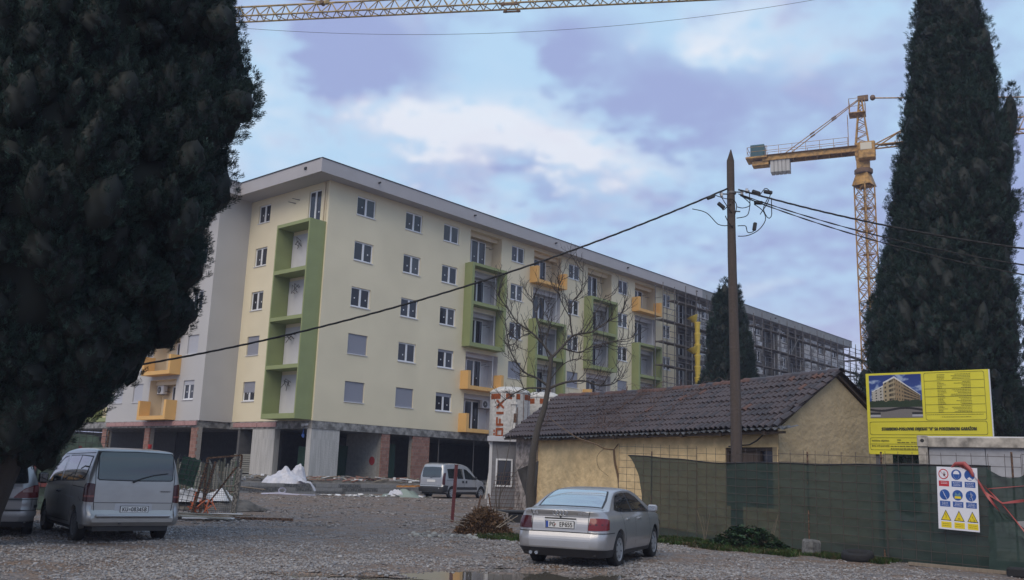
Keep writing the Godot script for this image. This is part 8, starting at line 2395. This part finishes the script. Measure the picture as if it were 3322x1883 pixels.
	part(k, "pendant_bar", MB.new().cyl(kd * 53.6 + UP * 31.2, kd * 10.0 + UP * 40.0, 0.05, 0.05, 6).cyl(kd * 53.6 + UP * 31.2, kd * 62.0 + UP * 32.6, 0.05, 0.05, 6), cy)
	var tr := MB.new()
	for s in [-0.45, 0.45]: tr.box(kd * 41.2 + ks * s + UP * 30.1, Vector3(1.1, 0.1, 0.08), Basis(kd, UP, kd.cross(UP)))
	for s in [40.8, 41.6]:
		for q in [-0.45, 0.45]: tr.cyl(kd * s + ks * (q - 0.08) + UP * 30.15, kd * s + ks * (q + 0.08) + UP * 30.15, 0.1, 0.1, 10)
	part(k, "trolley", tr, M["crane_dark"])

# ---------------------------------------------------------------- power pole and cables
func sagged(a: Vector3, b: Vector3, sag: float, n := 24) -> Array:
	var P := []
	for i in n + 1:
		var t := float(i) / n
		P.append(a.lerp(b, t) - UP * sag * 4.0 * t * (1.0 - t))
	return P

func bundle(a: Vector3, b: Vector3, sag: float, r: float, strands: int, turns: float) -> MB:
	var mb := MB.new()
	var P := sagged(a, b, sag, 120)
	var d := (b - a).normalized(); var s := d.cross(UP).normalized(); var u := s.cross(d)
	for k in strands:
		var Q := []
		for i in P.size():
			var t := TAU * (turns * i / P.size() + float(k) / strands)
			Q.append(P[i] + (s * cos(t) + u * sin(t)) * r * 0.9)
		mb.tube(Q, r, 5)
	return mb

func make_wires() -> void:
	var p := thing("power_pole", "weathered wooden power pole with tangled cables behind the green netting", "power pole", Vector3(6.13, 0, -24.6))
	var rows := []; var rr := []
	for i in 24:
		var t := i / 23.0
		rows.append(Vector3(0.02 * sin(t * 5.0), t * 10.55, 0.015 * sin(t * 7.0))); rr.append(lerpf(0.165, 0.105, t) * (1.0 + 0.02 * sin(i * 2.3)))
	rows.append(Vector3(0.0, 10.9, 0)); rr.append(0.012)
	part(p, "shaft", MB.new().tube(rows, rr, 16), mat("pole_wood", lin(0.085, 0.066, 0.058), 0.9, 0, "streak", 0.6, "b_rough", 0.8, 0.6))
	var br := MB.new()
	for q in [[9.62, 0.20], [9.55, -0.18], [9.05, 0.16]]: br.cyl(Vector3(0, q[0], 0.05), Vector3(q[1] * 1.4, q[0], 0.05), 0.02, 0.02, 6)
	br.lathe(Vector3(0, 9.6, 0), UP, [[0.13, -0.03], [0.135, 0.0], [0.13, 0.03]], 12)
	part(p, "bracket", br, M["steel"])
	for q in [[0.28, 9.60], [0.42, 9.66], [-0.30, 9.52]]: part(p, "insulator", MB.new().lathe(Vector3(q[0], q[1], 0.06), UP, [[0.0, -0.07], [0.05, -0.06], [0.03, -0.02], [0.055, 0.0], [0.03, 0.03], [0.045, 0.06], [0.0, 0.07]], 10), M["sill"])
	# jumper loops: dropping between the clamps on both sides
	var lp := [[[-0.35, 9.45], [-0.25, 9.2], [-0.1, 8.95], [0.02, 8.85]], [[-0.5, 9.4], [-0.2, 9.3], [0.0, 9.25], [0.12, 9.1], [0.05, 8.8]], [[0.45, 9.55], [0.5, 9.2], [0.42, 8.85], [0.25, 8.75], [0.12, 8.75]], [[0.75, 9.4], [0.95, 9.65], [1.05, 9.5], [0.98, 9.2], [0.85, 9.0], [0.75, 8.85]], [[1.0, 9.35], [0.85, 9.0], [1.0, 8.75], [1.1, 8.85], [1.08, 9.35]], [[0.6, 9.15], [0.85, 9.0], [0.9, 8.7], [0.7, 8.4], [0.4, 8.25], [0.12, 8.2]], [[0.12, 8.5], [0.35, 8.5], [0.42, 8.35], [0.55, 8.35], [0.6, 8.5]], [[0.2, 9.4], [0.5, 9.15], [0.3, 9.05], [0.1, 9.05]], [[-1.15, 8.95], [-0.75, 8.85], [-0.4, 8.55], [-0.15, 8.5], [0.0, 8.5]], [[-0.35, 9.2], [-0.28, 8.95], [-0.12, 9.1], [0.0, 9.15]], [[-0.2, 8.8], [-0.15, 8.6], [0.0, 8.45]]]
	for q in lp:
		var mb := MB.new(); var P := []
		for i in q.size(): P.append(Vector3(q[i][0], q[i][1] + 0.1, 0.12 + 0.06 * sin(i * 2.1 + q[0][0] * 5.0)))
		branch(mb, P, 0.013, 0.013, 5)
		part(p, "jumper_wire", mb, M["cable"])
	for q in [[-0.62, 9.42, 0.4], [-0.33, 9.18, -0.7], [0.66, 9.60, -0.3], [1.0, 9.62, -0.15], [0.6, 8.6, 1.4], [0.72, 9.3, 0.0]]:
		part(p, "cable_clamp", MB.new().cbox(Vector3(q[0], q[1], 0.13), Vector3(0.24, 0.1, 0.09), 0.02, Basis(Vector3(0, 0, 1), q[2])), M["black"])
	# bundled cables
	single("service_cable", bundle(Vector3(6.0, 9.70, -24.5), Vector3(-16.5, 3.05, -23.7), 1.12, 0.016, 3, 20.0), M["cable"], "thick twisted black cable sagging from the pole to the left cypress", "cable")
	single("service_cable", bundle(Vector3(6.3, 9.68, -24.5), Vector3(20.5, 6.6, -18.8), 0.75, 0.015, 3, 16.0), M["cable"], "thick twisted black cable running right from the pole, uppermost of the bundle", "cable")
	single("service_cable", bundle(Vector3(6.3, 9.55, -24.5), Vector3(20.5, 6.25, -18.8), 0.95, 0.011, 2, 14.0), M["cable"], "thin twisted black cable running right below the thick one", "cable")
	single("service_cable", bundle(Vector3(6.35, 9.5, -24.5), Vector3(20.5, 5.85, -18.8), 1.0, 0.011, 2, 15.0), M["cable"], "lowest thin black cable running right from the pole", "cable")
	single("overhead_wire", MB.new().tube(sagged(Vector3(-17.0, 17.55, -30), Vector3(22.0, 22.2, -30), 2.5, 50), 0.008, 4), M["steel"], "single thin wire sagging below the crane jib at the top", "wire")
